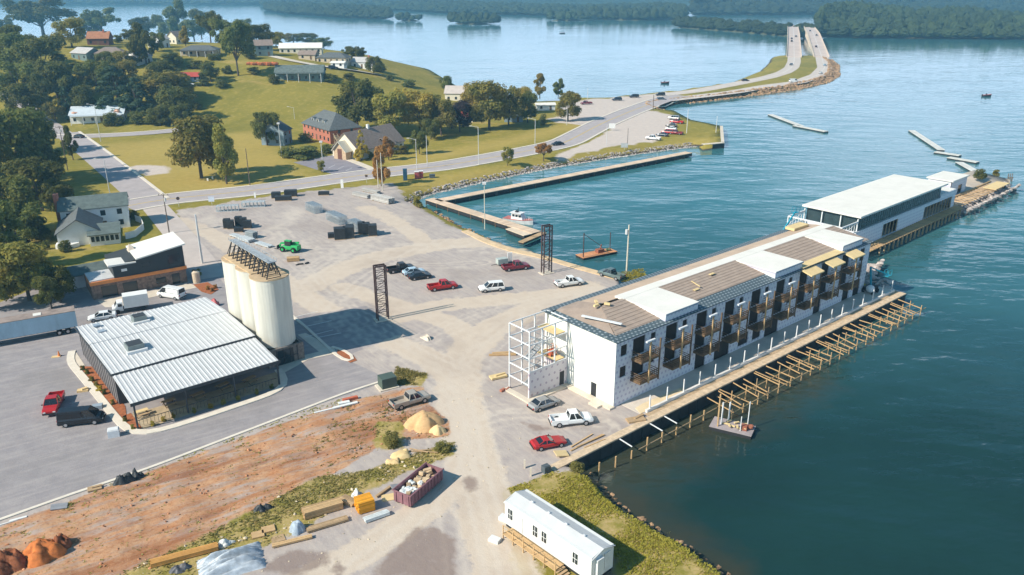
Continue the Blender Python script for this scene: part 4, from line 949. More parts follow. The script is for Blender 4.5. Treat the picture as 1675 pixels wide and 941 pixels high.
m = MB(); m.bx(10, LB, RV - .3, RV + 1.5, RH - .25, RH + .06); m.build('ridge_membrane', roof_white, H1)
for u0, u1 in ((10.3, 17.8), (38.4, 46.6), (60.2, 67.4)):
    m = MB(); m.bx(u0, u1, -.02, RV + .2, EV - .2, EV + 1.1); bx_ = m.build('parapet_box', wrap, H1)
    m = MB(); m.bx(u0 - .12, u1 + .12, -.14, RV + .3, EV + 1.1, EV + 1.28); m.build('membrane_roof', roof_white, bx_)
    m = MB(); m.bx(u0 - .13, u1 + .13, -.2, -.14, EV + 1.06, EV + 1.31); m.build('coping', bluegrey, bx_)
for i, c in enumerate(bays[:9]):
    for k, z in enumerate((3.5, 6.75)):
        b_ = MB(); b_.bx(c - 1.7, c + 2.1, -1.85, -.003, z - .34, z); bo = b_.build('balcony', darkwood, H1)
        r = MB()
        for zz in (z + .18, z + .48, z + .8, z + 1.1):
            r.bx(c - 1.6, c + 2.1, -1.85, -1.78, zz - .06, zz + .06); r.bx(c + 2.03, c + 2.1, -1.78, -.01, zz - .04, zz + .04); r.bx(c - 1.7, c - 1.63, -1.78, -.01, zz - .04, zz + .04)
        r.build('railing', darkwood, bo)
    p = MB(); p.bx(c - .12, c + .12, -2.03, -1.86, 3.0, 9.5); p.build('balcony_post', woodm, H1)
    p = MB(); p.bx(c + 2.12, c + 2.3, -1.95, -1.78, 2.9, 9.4); p.build('balcony_post', darkwood, H1)
    if i < 6:
        p = MB(); p.bx(c - .9, c + .9, -2.05, -1.75, 9.5, 9.72); p.build('lintel_beam', steel_w, H1)
    else:
        p = MB(); p.add([(c - 1.9, -2.4, 9.5), (c + 2.2, -2.4, 9.5), (c + 2.2, .3, 10.25), (c - 1.9, .3, 10.25), (c - 1.9, -2.4, 9.72), (c + 2.2, -2.4, 9.72), (c + 2.2, .3, 10.47), (c - 1.9, .3, 10.47)], [(0, 3, 2, 1), (4, 5, 6, 7), (0, 1, 5, 4), (1, 2, 6, 5), (2, 3, 7, 6), (3, 0, 4, 7)]); p.build('balcony_roof', ply, H1)
m = MB(); m.bx(46.2, 60, -.6, 1.4, EV + .25, EV + .32); m.build('eave_sheathing', ply, H1)
m = MB(); m.box((2.2, 5.0, 11.3), (.5, 6.2, .12), .35); m.build('long_white_board', steel_w, H1)
m = MB(); m.box((24, 5.2, 11.45), (2.6, .16, .1), 1.2); m.box((29.5, 6.2, 11.6), (1.2, .5, .08), 0); m.box((22.6, 4.0, 11.2), (1.2, .5, .08), 0)
for k, (a, b_) in enumerate(((4.5, 8.3), (5.5, 9.3), (6.2, 7.7))): m.box((a, b_, 11.9), (.9, .4, .3), k)
m.build('loose_roof_boards', ply, H1)
m = MB(); m.bx(-1.0, -.02, -.3, 9.5, 0, .28); m.bx(-2.0, -1.0, 1.2, 3.0, 0, .3); m.build('end_pavement', conc, H1)
# ---- stair tower frame at its near end
S1 = thing('stair_tower', 'white steel stair tower frame standing at the near end of the long building', 'stair tower', (*fuv(-7.6, 9.4), 0), TH)
m = MB(); m.bx(0, 7.5, 0, .25, 0, 4.2); m.bx(7.25, 7.5, .25, 4.6, 0, 4.2); m.build('base_wall', dotmat('printed_base_wrap', (0.68, 0.62, 0.62), (0.34, 0.26, 0.33), .9, .9, .17), S1)
d = MB(); d.bx(6.0, 6.9, -.02, -.003, .3, 2.5); d.build('door', blackm, S1)
m = MB()
for x in (.1, 2.5, 5.0, 7.4):
    for y in (.1, 4.5): m.bar((x, y, 0 if y > 1 else 4.2), (x, y, 10.6), .17)
for z in (2.2, 4.3, 6.4, 8.5, 10.6):
    for y in (.1, 4.5):
        if z > 4.2 or y > 1: m.bar((.1, y, z), (7.4, y, z), .15)
    for x in (.1, 7.4): m.bar((x, .1 if z > 4.2 else .3, z), (x, 4.5, z), .15)
m.build('steel_frame', steel_w, S1)
for k in range(4):
    f = MB(); z0 = k * 2.1 + .3; ya, yb = (1.2, 2.2) if k % 2 else (2.6, 3.6); xa, xb = (2.0, 5.4) if k % 2 == 0 else (5.4, 2.0)
    for q in range(9): f.box((xa + (xb - xa) * (q + .5) / 9, (ya + yb) / 2, z0 + 2.1 * (q + .5) / 9), (.4, yb - ya, .08))
    f.bar((xa, ya, z0), (xb, ya, z0 + 2.1), .08, .25); f.bar((xa, yb, z0), (xb, yb, z0 + 2.1), .08, .25)
    f.bar((xa, ya, z0 + 1), (xb, ya, z0 + 3.1), .05); f.bar((xa, yb, z0 + 1), (xb, yb, z0 + 3.1), .05); f.build('stair_flight', mat('galvanised_steel', (.45, .47, .48), .45, .1, 2, .4), S1)
for z in (4.4, 8.6):
    f = MB(); f.bx(5.4, 7.3, .4, 4.4, z - .1, z); f.build('landing', ply, S1)
m = MB(); m.bx(-.9, 7.6, -.9, -.05, 0, .22); m.bx(-.9, -.02, -.05, 4.8, 0, .22); m.build('plinth', conc, S1)
lf = thing('scissor_lift', 'red orange lift parked on the upper landing of the stair tower', 'lift', (*fuv(-1.3, 11.5), 4.4), TH)
m = MB(); m.bx(-.6, .6, -.4, .4, .12, .55); m.build('chassis', mat('orange_red_paint', (.55, .13, .06), .5), lf)
m = MB()
for a in (-.55, .55):
    for b_ in (-.35, .35): m.bar((a, b_, .55), (a, b_, 1.7), .06)
m.bx(-.6, .6, -.4, .4, .9, .95)
for z in (1.3, 1.7):
    for s in (-.35, .35): m.bar((-.55, s, z), (.55, s, z), .05)
m.build('platform', mat('orange_red_paint', (.55, .13, .06), .5), lf)
for a in (-.4, .4):
    for b_ in (-.42, .42): m = MB(); m.tube((a, b_ - .06, .14), (a, b_ + .06, .14), .14, 10); m.build('wheel', blackm, lf)

# ---- quay promenade, sea wall and timber trestle
Q = lambda: (A0[0], A0[1], 0)
m = MB(); m.bx(1.5, 76, -3.75, -.01, -.5, .05); o = m.build('promenade', mat('promenade_concrete', alb(222, 208, 192), .9, .1, .5), kind='structure'); o.location = Q(); o.rotation_euler.z = TH
m = MB(); m.prism([(2.2, -2.2), (4, -2.0), (12, -2.5), (12, -3.7), (1.6, -3.7)], .052, .1); o = m.build('promenade_slab', mat('tan_concrete', alb(238, 214, 174), .9, .1, .5), kind='structure'); o.location = Q(); o.rotation_euler.z = TH
KW = thing('quay_wall', 'dark timber and steel quay wall with tan plank top below the promenade', 'quay wall', Q(), TH)
m = MB(); m.bx(-17, 76.2, -6.05, -5.7, -6, -.15); m.build('wall_face', mat('dark_sheet_pile', (0.028, 0.034, 0.036), .6, .3, .7), KW)
m = MB()
for k in range(46): m.bx(-17 + 2.03 * k, -17 + 2.03 * k + .12, -6.12, -6.05, -3, -.2)
m.build('sheet_ribs', mat('dark_sheet_pile', (0.028, 0.034, 0.036), .6, .3, .7), KW)
m = MB(); m.bx(-17.2, 76.2, -6.1, -4.9, -.15, .06)
m.build('plank_top', mat('tan_planks', alb(220, 194, 162), .9, .25, 1.4, bump=.2), KW)
m = MB(); m.bx(2, 76, -4.9, -4.12, -.3, .03); m.build('gravel_strip', mat('tan_gravel', alb(196, 168, 134), .95, .25, 2.5, bump=.4), KW)
RW = thing('railing_wall', 'low white parapet with thin upright posts along the promenade', 'railing wall', Q(), TH)
m = MB(); m.bx(2.5, 75.6, -4.12, -3.76, 0, .45); m.build('parapet', mat('white_concrete', (.70, .67, .62), .8, .1, .6), RW)
for i in range(20):
    x = 3.2 + 3.75 * i; p = MB(); p.bx(x - .07, x + .07, -4.0, -3.86, .45, 2.5); p.build('post', steel_w, RW)
TR = thing('timber_trestle', 'raw timber trestle frame in the water along the quay wall', 'trestle', Q(), TH)
tj = random.Random(3)
for i in range(21):
    u = 13.5 + 2.95 * i + tj.uniform(-.45, .45)
    if u > 74: break
    for v in (-8.6, -10.7):
        p = MB(); p.cyl(u, v, -6, (.15 if v > -10 else -.35) + tj.uniform(-.5, .7), .085, 6); p.build('pile', woodm if i % 3 else woodd, TR)
    m = MB(); m.bar((u + .12, -6.15, -.5 + .12 * (i % 3)), (u + tj.uniform(-.5, .5), -10.9 + tj.uniform(-.7, .4), -.75 + tj.uniform(-.25, .25)), .07, .15)
    if i % 2: m.bar((u - .12, -6.2, -1.2), (u - .3, -10.8, -1.3), .06, .13)
    m.build('cross_beam', woodm, TR)
    if i % 3 == 1: m = MB(); m.bar((u + .2, -6.3, -.1), (u + 2.8, -10.5, -1.7), .07, .15); m.build('brace', woodm, TR)
for v, z in ((-8.48, -.85), (-10.8, -1.0)):
    m = MB(); m.bar((13, v, z), (74.5, v, z), .07, .15); m.build('stringer', woodm, TR)
TR2 = thing('guide_piles', 'single row of thin tan piles before the bare quay wall near the grassy bank', 'piles', Q(), TH)
for i in range(8):
    u = -11.5 + 3.05 * i
    p = MB(); p.cyl(u, -8.4, -6, .0 - .4 * (i % 3), .12, 6); p.build('pile', woodm, TR2)
    if i in (2, 4, 5): p = MB(); p.bar((u, -8.4, -.2), (u, -6.2, -.05), .14, .1); p.build('tie_bar', steel_w, TR2)
m = MB(); m.bar((-4, -8.4, -1.2), (12.8, -8.4, -1.1), .08, .14); m.build('stringer', woodd, TR2)

# ---- the second, glazed building on the spit
TB = TH + R(1.6); o2 = fuv(94.5, 14.3)
B2 = thing('waterside_hall', 'two storey glazed hall with flat white roof beyond the long building, on the spit', 'building', (o2[0], o2[1], 0), TB)
m = wall_holes(MB(), 56, 4.1, [(13.5, 21.5, .2, 3.3), (36.5, 54, .2, 3.3)]); m.build('lower_wall', wrap, B2)
m = MB(); m.bx(0, .25, .25, 13, 0, 4.1); m.bx(55.75, 56, .25, 13, 0, 4.1); m.bx(.25, 55.75, 12.75, 13, 0, 4.1); m.build('lower_wall', wrapv, B2)
m = MB(); m.bx(.3, 55.7, 3.2, 3.4, .1, 4); m.bx(.3, 55.7, .3, 12.7, 4.0, 4.1); m.build('interior_partition', interior, B2)
for a, b_, n_ in ((13.5, 21.5, 5), (36.5, 54, 10)):
    for k in range(n_): p = MB(); x = a + .3 + (b_ - a - .6) * k / (n_ - 1); p.bx(x - .12, x + .12, .05, .2, .2, 3.3); p.build('frame_post', woodd, B2)
m = MB(); m.bx(.4, 46, .35, 12.6, 4.12, 7.5); m.build('glazed_wall', mat('teal_dark_glazing', (.035, .055, .06), .25, .2, .6, spec=.5), B2)
m = MB()
for k in range(40): m.bx(.6 + 1.16 * k, .68 + 1.16 * k, .27, .34, 4.2, 7.4)
m.bx(.4, 46, .25, .36, 4.1, 4.4); m.bx(.4, 46, .25, .36, 7.2, 7.52); m.build('mullions', mat('grey_mullion', (.16, .2, .2), .5), B2)
m = MB(); m.bx(-.5, 47.5, -.7, 13.5, 7.55, 7.95); m.build('flat_roof', roof_white, B2)
m = MB(); m.bx(46.02, 56, .02, 9, 4.1, 4.9); m.build('parapet', wrap, B2)
m = MB(); m.bx(46.2, 55.9, .15, 8.9, 4.9, 5.0); m.build('low_roof', roof_white, B2)
m = MB()
for x in (-7.5, -.2):
    for y in (0, 4, 8.5, 12.8): m.bar((x, y, 0), (x, y, 7.2 if x > -1 else 6.6), .22)
for z in (4.3, 6.6):
    for y in (0, 12.8): m.bar((-7.5, y, z), (-.2, y, z), .25)
    m.bar((-7.5, 0, z), (-7.5, 12.8, z), .3)
for y in (0, 12.8):
    for k in range(6): m.bar((-7.5 + 1.2 * k, y, 4.3), (-7.5 + 1.2 * k, y, 6.6), .1)
    m.bar((-7.5, y, 4.3), (-.2, y, 6.6), .09)
m.build('steel_frame', steel_w, B2)
o3 = fuv(160.5, 21)
B3 = thing('pavilion', 'small white flat roofed pavilion near the tip of the spit', 'building', (o3[0], o3[1], 0), TB)
m = wall_holes(MB(), 11, 4.4, [(5.2, 8.2, .1, 2.6)]); m.bx(0, .25, .25, 6.5, 0, 4.4); m.bx(10.75, 11, .25, 6.5, 0, 4.4); m.bx(.25, 10.75, 6.25, 6.5, 0, 4.4); m.build('wall', wrap, B3)
m = MB(); m.bx(-.4, 11.4, -.4, 6.9, 4.4, 4.75); m.build('roof', roof_white, B3)
m = MB(); m.bx(5.25, 8.15, .14, .18, .12, 2.58); m.build('door', glassm, B3)
# timber walk on piles before the hall, continuing as open frames to the tip
o4 = fuv(93, 11.2)
WK = thing('timber_walkway', 'unfinished timber walkway on piles along the hall, cross boards with gaps', 'walkway', (o4[0], o4[1], 0), TB + R(.7))
for k in range(48):
    u = .5 + 1.2 * k; m = MB(); m.bx(u, u + .62, -.2, 2.6, .06, .2); m.build('board', woodm if k % 4 else woodd, WK)
for k in range(24):
    u = .8 + 2.4 * k
    if 6 < u < 57: m = MB(); m.bx(u, u + .3, -.25, .05, -6, .02); m.build('pile', woodd, WK)
m = MB(); m.bar((.4, 0, -.08), (58, 0, -.08), .16, .26); m.bar((.4, 2.4, -.08), (58, 2.4, -.08), .16, .26); m.build('stringer', darkwood, WK)
m = MB()
for k in range(18): m.bx(58 + 2 * k, 58.5 + 2 * k, .8, 5.6, .05, .2)
m.bx(58, 96, 5.6, 6.0, .02, .5); m.build('open_frames', woodm, WK)
m = MB()
for k in range(8): m.bx(86 + 1.5 * k, 87.3 + 1.5 * k, 1, 4.5, .2, .36)
m.build('deck_panels', ply, WK)

# ---- restaurant with ribbed white metal roof
MO = (-56.0, 100.3); MA = R(39.2)
RB = thing('metal_restaurant', 'low grey building with three stepped ribbed white metal roofs and an open porch', 'building', (MO[0], MO[1], 0), MA)
ML, MD = 20.3, 21.4
greypan = mat('grey_wall_panel', (.165, .15, .15), .7, .14, .8); charcoal = mat('charcoal_trim', (.045, .05, .055), .6, .15, 1)
m = MB(); m.bx(0, .25, 0, MD, 0, 4.75); m.bx(0, ML, MD - .25, MD, 0, 4.75); m.bx(ML - .25, ML, 0, MD - .25, 0, 4.75); m.build('wall', greypan, RB)
m = MB()
for k in range(16): m.bx(-.06, -.003, .6 + 1.33 * k, .72 + 1.33 * k, .1, 4.7)
m.build('panel_battens', charcoal, RB)
m = wall_holes(MB(), ML, 4.7, [(2, 5.5, .1, 3), (7, 12, .1, 3), (13.5, 18, .1, 3)]); m.build('front_wall', mat('dark_shopfront_wall', (.06, .06, .062), .7), RB)
for a, b_ in ((2, 5.5), (7, 12), (13.5, 18)): m = MB(); m.bx(a + .02, b_ - .02, .1, .14, .12, 2.98); m.build('window', glassm, RB)
m = MB(); m.bx(.3, ML - .3, .3, MD - .3, 4.2, 4.4); m.build('ceiling', interior, RB)
def ribroof(name, x0, x1, y0, z0, y1, z1, n, parent, th_=.18):
    mb = MB(); mb.add([(x0, y0, z0), (x1, y0, z0), (x1, y1, z1), (x0, y1, z1), (x0, y0, z0 - th_), (x1, y0, z0 - th_), (x1, y1, z1 - th_), (x0, y1, z1 - th_)], [(0, 1, 2, 3), (7, 6, 5, 4), (0, 4, 5, 1), (1, 5, 6, 2), (2, 6, 7, 3), (3, 7, 4, 0)])
    for k in range(n):
        x = x0 + (x1 - x0) * (k + .5) / n; h = .06; w = .06
        mb.add([(x - w - .1, y0, z0 + .002), (x - w, y0, z0 + h), (x + w, y0, z0 + h), (x + w + .1, y0, z0 + .002), (x - w - .1, y1, z1 + .002), (x - w, y1, z1 + h), (x + w, y1, z1 + h), (x + w + .1, y1, z1 + .002)], [(0, 4, 5, 1), (1, 5, 6, 2), (2, 6, 7, 3), (0, 1, 2, 3), (7, 6, 5, 4)])
    return mb.build(name, seam_w, parent)
ribroof('roof_panel', -.3, ML + .3, 11.8, 5.35, MD + .4, 4.75, 30, RB)
ribroof('roof_panel', -.3, ML + .3, -.2, 5.0, 11.75, 5.28, 30, RB)
ribroof('porch_roof', -.2, ML + .2, -9.0, 4.0, -.3, 4.75, 34, RB)
m = MB(); m.bx(-.35, ML + .35, -9.12, -9.02, 3.7, 4.15); m.bx(-.3, ML + .3, -.3, -.2, 4.7, 5.05); m.bx(-.42, -.32, -.2, MD + .3, 4.6, 5.0); m.build('fascia', charcoal, RB)
for x in (.1, 6.8, 13.6, ML - .1): m = MB(); m.bx(x - .11, x + .11, -8.9, -8.68, .14, 3.75); m.build('porch_post', charcoal, RB)
rl = MB()
for k in range(40): rl.bx(.5 + .48 * k, .54 + .48 * k, -8.4, -8.36, .1, 1.1)
rl.bx(.3, ML - .3, -8.42, -8.34, 1.05, 1.12); rl.build('porch_railing', charcoal, RB)
for (x, y, s) in ((4.6, 6.2, 2.3), (8.3, 17.2, 2.0)):
    u = thing('rooftop_unit', 'grey rooftop air unit on the nearer middle roof' if y < 10 else 'grey rooftop air unit on the rear roof', 'air unit', (MO[0] + x * math.cos(MA) - y * math.sin(MA), MO[1] + x * math.sin(MA) + y * math.cos(MA), 5.2 if y < 10 else 5.12), MA, 'rooftop air units')
    m = MB(); m.bx(-s / 2, s / 2, -s / 2, s / 2, -.12, .95); m.build('cabinet', mat('green_grey_metal', (.20, .23, .22), .5, .1, 1), u)
    m = MB(); m.bx(-s / 2 + .15, s / 2 - .15, -s / 2 + .15, s / 2 - .15, .95, 1.0); m.build('fan_grille', charcoal, u)
    m = MB(); m.bx(-s / 2 - .3, s / 2 + .3, -s / 2 - .5, -s / 2, -.12, .3); m.build('duct', steel_w, u)
for y in (16.3, 19.3):
    m = MB(); m.bx(-.5, .5, -.45, .45, 0, .22); o = m.build('skylight', bluegrey, None, loc=(MO[0] + 2.4 * math.cos(MA) - y * math.sin(MA), MO[1] + 2.4 * math.sin(MA) + y * math.cos(MA), 5.1), rz=MA); tag(o, 'blue grey skylight on the rear roof, nearer ridge' if y < 17 else 'blue grey skylight on the rear roof, at its outer corner', 'skylight', 'skylights of the restaurant')
# furniture on the porch: a row of picnic tables and stools
for k in range(5):
    x, y = 1.6 + 3.9 * k, -5.2 + .6 * (k % 2); t_ = thing('picnic_table', ['wooden table in the sun at the porch corner', 'wooden table second from the sunny porch corner', 'wooden table at the middle of the shaded porch', 'wooden table fourth along the shaded porch', 'wooden table at the silo end of the porch'][k], 'table', (MO[0] + x * math.cos(MA) - y * math.sin(MA), MO[1] + x * math.sin(MA) + y * math.cos(MA), .05), MA + .1 * k, 'tables under the porch')
    m = MB(); m.bx(-.9, .9, -.4, .4, .7, .76); m.build('tabletop', ply if k == 0 else woodd, t_)
    for s in (-1, 1): m = MB(); m.bx(-.9, .9, s * .75 - .15, s * .75 + .15, .42, .47); m.build('bench', woodd, t_)
    for s in (-.7, .7): m = MB(); m.bar((s, -.7, 0), (s, .2, .7), .08); m.bar((s, .7, 0), (s, -.2, .7), .08); m.build('leg', darkwood, t_)

# ---- three white silos with the dark frame on top
SC = [(-37.6, 116.0), (-41.1, 120.2), (-44.7, 124.4)]
silom = NB('ribbed_white_silo'); w_ = silom.n('ShaderNodeTexWave', wave_type='BANDS', bands_direction='Z'); w_.inputs['Scale'].default_value = 1.6; silom.l(silom.pos(), w_.inputs[0]); silom.bump(w_.outputs[0], .35, .06)
silom = silom.fin(silom.mix(silom.ramp(silom.noise(silom.pos(scale=(1, 1, .1)), .8, 5), .4, .7), (.56, .53, .45), (.72, .69, .59)), .6, 0, .3)
SI = thing('grain_silos', 'three joined white grain silos beside the restaurant', 'silos', (SC[0][0], SC[0][1], 0), 0)
for i, (x, y) in enumerate(SC):
    m = MB(); n_ = 40; m.cyl(x - SC[0][0], y - SC[0][1], 2.9, 14.0, 2.95, n_); m.build('silo_shell', silom, SI, smooth=False)
    m = MB(); m.cyl(x - SC[0][0], y - SC[0][1], 14.002, 14.16, 3.03, n_); m.build('silo_top', mat('tan_silo_top', alb(206, 178, 142), .9, .2, .8), SI)
    m = MB(); m.cyl(x - SC[0][0], y - SC[0][1], 2.0, 2.9, 2.1, 24, 2.95); m.build('silo_hopper', silom, SI)
sa = math.atan2(SC[2][1] - SC[0][1], SC[2][0] - SC[0][0]); stonem = mat('stacked_stone', (.20, .17, .145), .95, .45, 2.2, bump=.6)
m = MB()
for (x0, x1, y0, y1) in ((-3.2, 14.2, -3.0, -2.6), (-3.2, 14.2, 2.6, 3.0), (-3.2, -2.8, -2.6, 2.6)): m.bx(x0, x1, y0, y1, 0, 2.9)
o = m.build('stone_base', stonem, SI); o.rotation_euler.z = sa
m = MB(); m.bx(-3.26, -3.203, -1.2, 1.4, .1, 2.5); o = m.build('base_door', glassm, SI); o.rotation_euler.z = sa
m = MB()
for k in range(4): m.bx(-3.36, -3.27, -1.9 + 1.15 * k, -1.8 + 1.15 * k, .1, 2.7)
m.bx(-3.37, -3.265, -1.95, 1.7, 1.2, 1.3); o = m.build('base_frame', charcoal, SI); o.rotation_euler.z = sa
m = MB(); m.bx(1.5, 12.6, -2.5, 2.3, 14.17, 14.32); o = m.build('top_platform', mat('tan_platform_boards', alb(216, 186, 146), .9, .2, 1), SI); o.rotation_euler.z = sa
TG = thing('conveyor_frame', 'dark steel trestle frame with grey deck standing on top of the silos', 'steel frame', (SC[0][0], SC[0][1], 14.33), sa)
for k in range(10):
    x = -2.6 + 1.62 * k; m = MB()
    for s in (-1, 1): m.bar((x, s * 1.15 + .4, 0), (x, s * .35 + .4, 2.5), .14); m.bar((x, s * .35 + .4, 2.5), (x + .8, s * 1.05 + .4, .2), .1)
    m.bar((x, -.75, .06), (x, 1.55, .06), .1); m.bar((x, -.2, 1.5), (x, 1.0, 1.5), .08); m.build('a_frame', blackm, TG)
m = MB(); m.bx(-2.8, 12.4, -.25, 1.05, 2.5, 2.62); m.build('grey_deck', mat('grey_grating', (.33, .36, .38), .6, .25, 1.5), TG)
m = MB()
for s in (-.3, 1.1):
    for k in range(16): m.bar((-2.7 + k, s, 2.62), (-2.7 + k, s, 3.05), .05)
    m.bar((-2.8, s, 3.05), (12.4, s, 3.05), .05)
m.build('deck_rail', mat('galvanised_steel', (.45, .47, .48), .45, .1, 2, .4), TG)

# ---- dark upper storey building with orange band
OO = (-79.5, 140.7); OA = R(34.8)
OB = thing('orange_band_building', 'modern building with charcoal upper storey, orange band and stone ground floor', 'building', (OO[0], OO[1], 0), OA)
orange = mat('orange_band_timber', (.74, .26, .075), .6, .12, 1.0)
m = wall_holes(MB(), 17.2, 2.85, [(1.6, 4.4, .1, 2.3), (5.4, 8.0, .1, 2.3), (11.4, 13.3, .8, 2.0), (14.4, 15.9, .1, 2.3)]); m.bx(0, .3, .25, 9, 0, 2.85); m.bx(16.9, 17.2, .25, 9, 0, 2.85); m.bx(.3, 16.9, 8.7, 9, 0, 2.85); m.build('stone_wall', mat('mixed_stone', (.23, .16, .125), .95, .5, 1.8, bump=.5), OB)
for a, b_, c, d, nm in ((1.6, 4.4, .1, 2.3, 'garage_opening'), (5.4, 8.0, .1, 2.3, 'garage_opening'), (11.4, 13.3, .8, 2.0, 'window'), (14.4, 15.9, .1, 2.3, 'door')): m = MB(); m.bx(a + .02, b_ - .02, .16, .2, c + .02, d - .02); m.build(nm, glassm, OB)
m = MB(); m.bx(-.2, 17.4, -.25, .3, 2.86, 3.5); m.bx(-.2, .1, .3, 4.5, 2.86, 3.5); m.build('orange_band', orange, OB)
m = MB(); m.bx(-.1, 5.2, .1, 6, 3.5, 3.72); m.build('low_white_roof', seam_w, OB)
char2 = mat('charcoal_siding', (.045, .05, .052), .75, .15, .7)
m = MB(); m.prism([(4.2, -.05), (17.2, -.05), (17.2, 8.7), (4.2, 8.7)], [3.5] * 4, [5.9, 7.95, 7.95, 5.9]); m.build('upper_storey', char2, OB)
m = MB(); m.bx(14.2, 16.4, -.1, -.053, 4.4, 6.3); m.build('window', glassm, OB); m = MB(); m.bx(9.3, 10.9, -.1, -.053, 4.7, 5.6); m.build('window', glassm, OB)
m = MB(); m.bx(5.6, 6.6, -.12, -.053, 4.6, 5.1); m.build('wall_sign', white_w, OB)
m = MB(); m.prism([(8.4, -.6), (17.7, -.6), (17.7, 9.3), (8.4, 9.3)], [6.55, 8.0, 8.0, 6.55], [6.8, 8.25, 8.25, 6.8]); m.build('pitched_white_roof', roof_white, OB)
m = MB(); m.prism([(3.4, -.5), (8.35, -.5), (8.35, 4.0), (3.4, 4.0)], [6.0] * 4, [6.35, 6.2, 6.2, 6.35]); m.build('flat_white_roof', roof_white, OB)
m = MB(); m.add([(8.1, 5.2, 6.2), (9.8, 5.2, 6.6), (9.8, 7.6, 6.6), (8.1, 7.6, 6.2), (8.6, 6.4, 8.0)], [(0, 1, 4), (1, 2, 4), (2, 3, 4), (3, 0, 4)]); m.build('roof_lantern', mat('tan_panel', (.6, .5, .4), .7), OB)
AN = thing('white_annexe', 'long low white annexe with grey green roof behind the orange banded building', 'building', (-86.5, 146.4, 0), R(36))
m = MB(); m.bx(0, 13, 0, 5, 0, 2.7); m.build('wall', white_w, AN)
m = MB(); m.loft([[(-.4, -.5, 2.7), (13.4, -.5, 2.7), (13.4, -.5, 2.55), (-.4, -.5, 2.55)], [(-.4, 2.5, 4.0), (13.4, 2.5, 4.0), (13.4, 2.5, 3.85), (-.4, 2.5, 3.85)], [(-.4, 5.5, 2.7), (13.4, 5.5, 2.7), (13.4, 5.5, 2.55), (-.4, 5.5, 2.55)]]); m.build('roof', greenshing, AN)
m = MB(); m.bx(5.2, 6.2, -.05, -.003, 1.0, 1.9); m.build('window', glassm, AN)

# ---- houses
def gable(mb, x0, x1, y0, y1, z, rh, ov=.45, th_=.18, axis='x'):
    ym = (y0 + y1) / 2
    A_ = [(x0 - ov, y0 - ov, z - .15), (x0 - ov, ym, z + rh), (x0 - ov, y1 + ov, z - .15)]; B_ = [(x1 + ov, p[1], p[2]) for p in A_]
    lo = lambda P: [(a, b_, c - th_) for a, b_, c in P]
    V = A_ + B_ + lo(A_) + lo(B_)
    mb.add(V, [(0, 3, 4, 1), (1, 4, 5, 2), (6, 7, 10, 9), (7, 8, 11, 10), (0, 6, 9, 3), (2, 5, 11, 8), (0, 1, 7, 6), (1, 2, 8, 7), (3, 9, 10, 4), (4, 10, 11, 5)])
def hip(mb, x0, x1, y0, y1, z, rh, ov=.5):
    a, b_, c, d = x0 - ov, x1 + ov, y0 - ov, y1 + ov; w = min(d - c, b_ - a) / 2
    if b_ - a >= d - c: r0, r1 = (a + w, (c + d) / 2, z + rh), (b_ - w, (c + d) / 2, z + rh)
    else: r0, r1 = ((a + b_) / 2, c + w, z + rh), ((a + b_) / 2, d - w, z + rh)
    e = z - .1
    mb.add([(a, c, e), (b_, c, e), (b_, d, e), (a, d, e), r0, r1, (a, c, e - .2), (b_, c, e - .2), (b_, d, e - .2), (a, d, e - .2)],
           ([(0, 1, 5, 4), (1, 2, 5), (2, 3, 4, 5), (3, 0, 4)] if b_ - a >= d - c else [(0, 1, 4), (1, 2, 5, 4), (2, 3, 5), (3, 0, 4, 5)]) + [(0, 6, 7, 1), (1, 7, 8, 2), (2, 8, 9, 3), (3, 9, 6, 0), (6, 9, 8, 7)])
def gwall(mb, x0, x1, y0, y1, z0, z, rh):
    ym = (y0 + y1) / 2
    mb.bx(x0, x1, y0, y1, z0, z)
    for x in (x0, x1): 
        xx = (x, x + .12) if x == x0 else (x - .12, x)
        mb.add([(xx[0], y0, z), (xx[0], y1, z), (xx[0], ym, z + rh - .1), (xx[1], y0, z), (xx[1], y1, z), (xx[1], ym, z + rh - .1)], [(0, 2, 1), (3, 4, 5), (0, 3, 5, 2), (1, 2, 5, 4)])
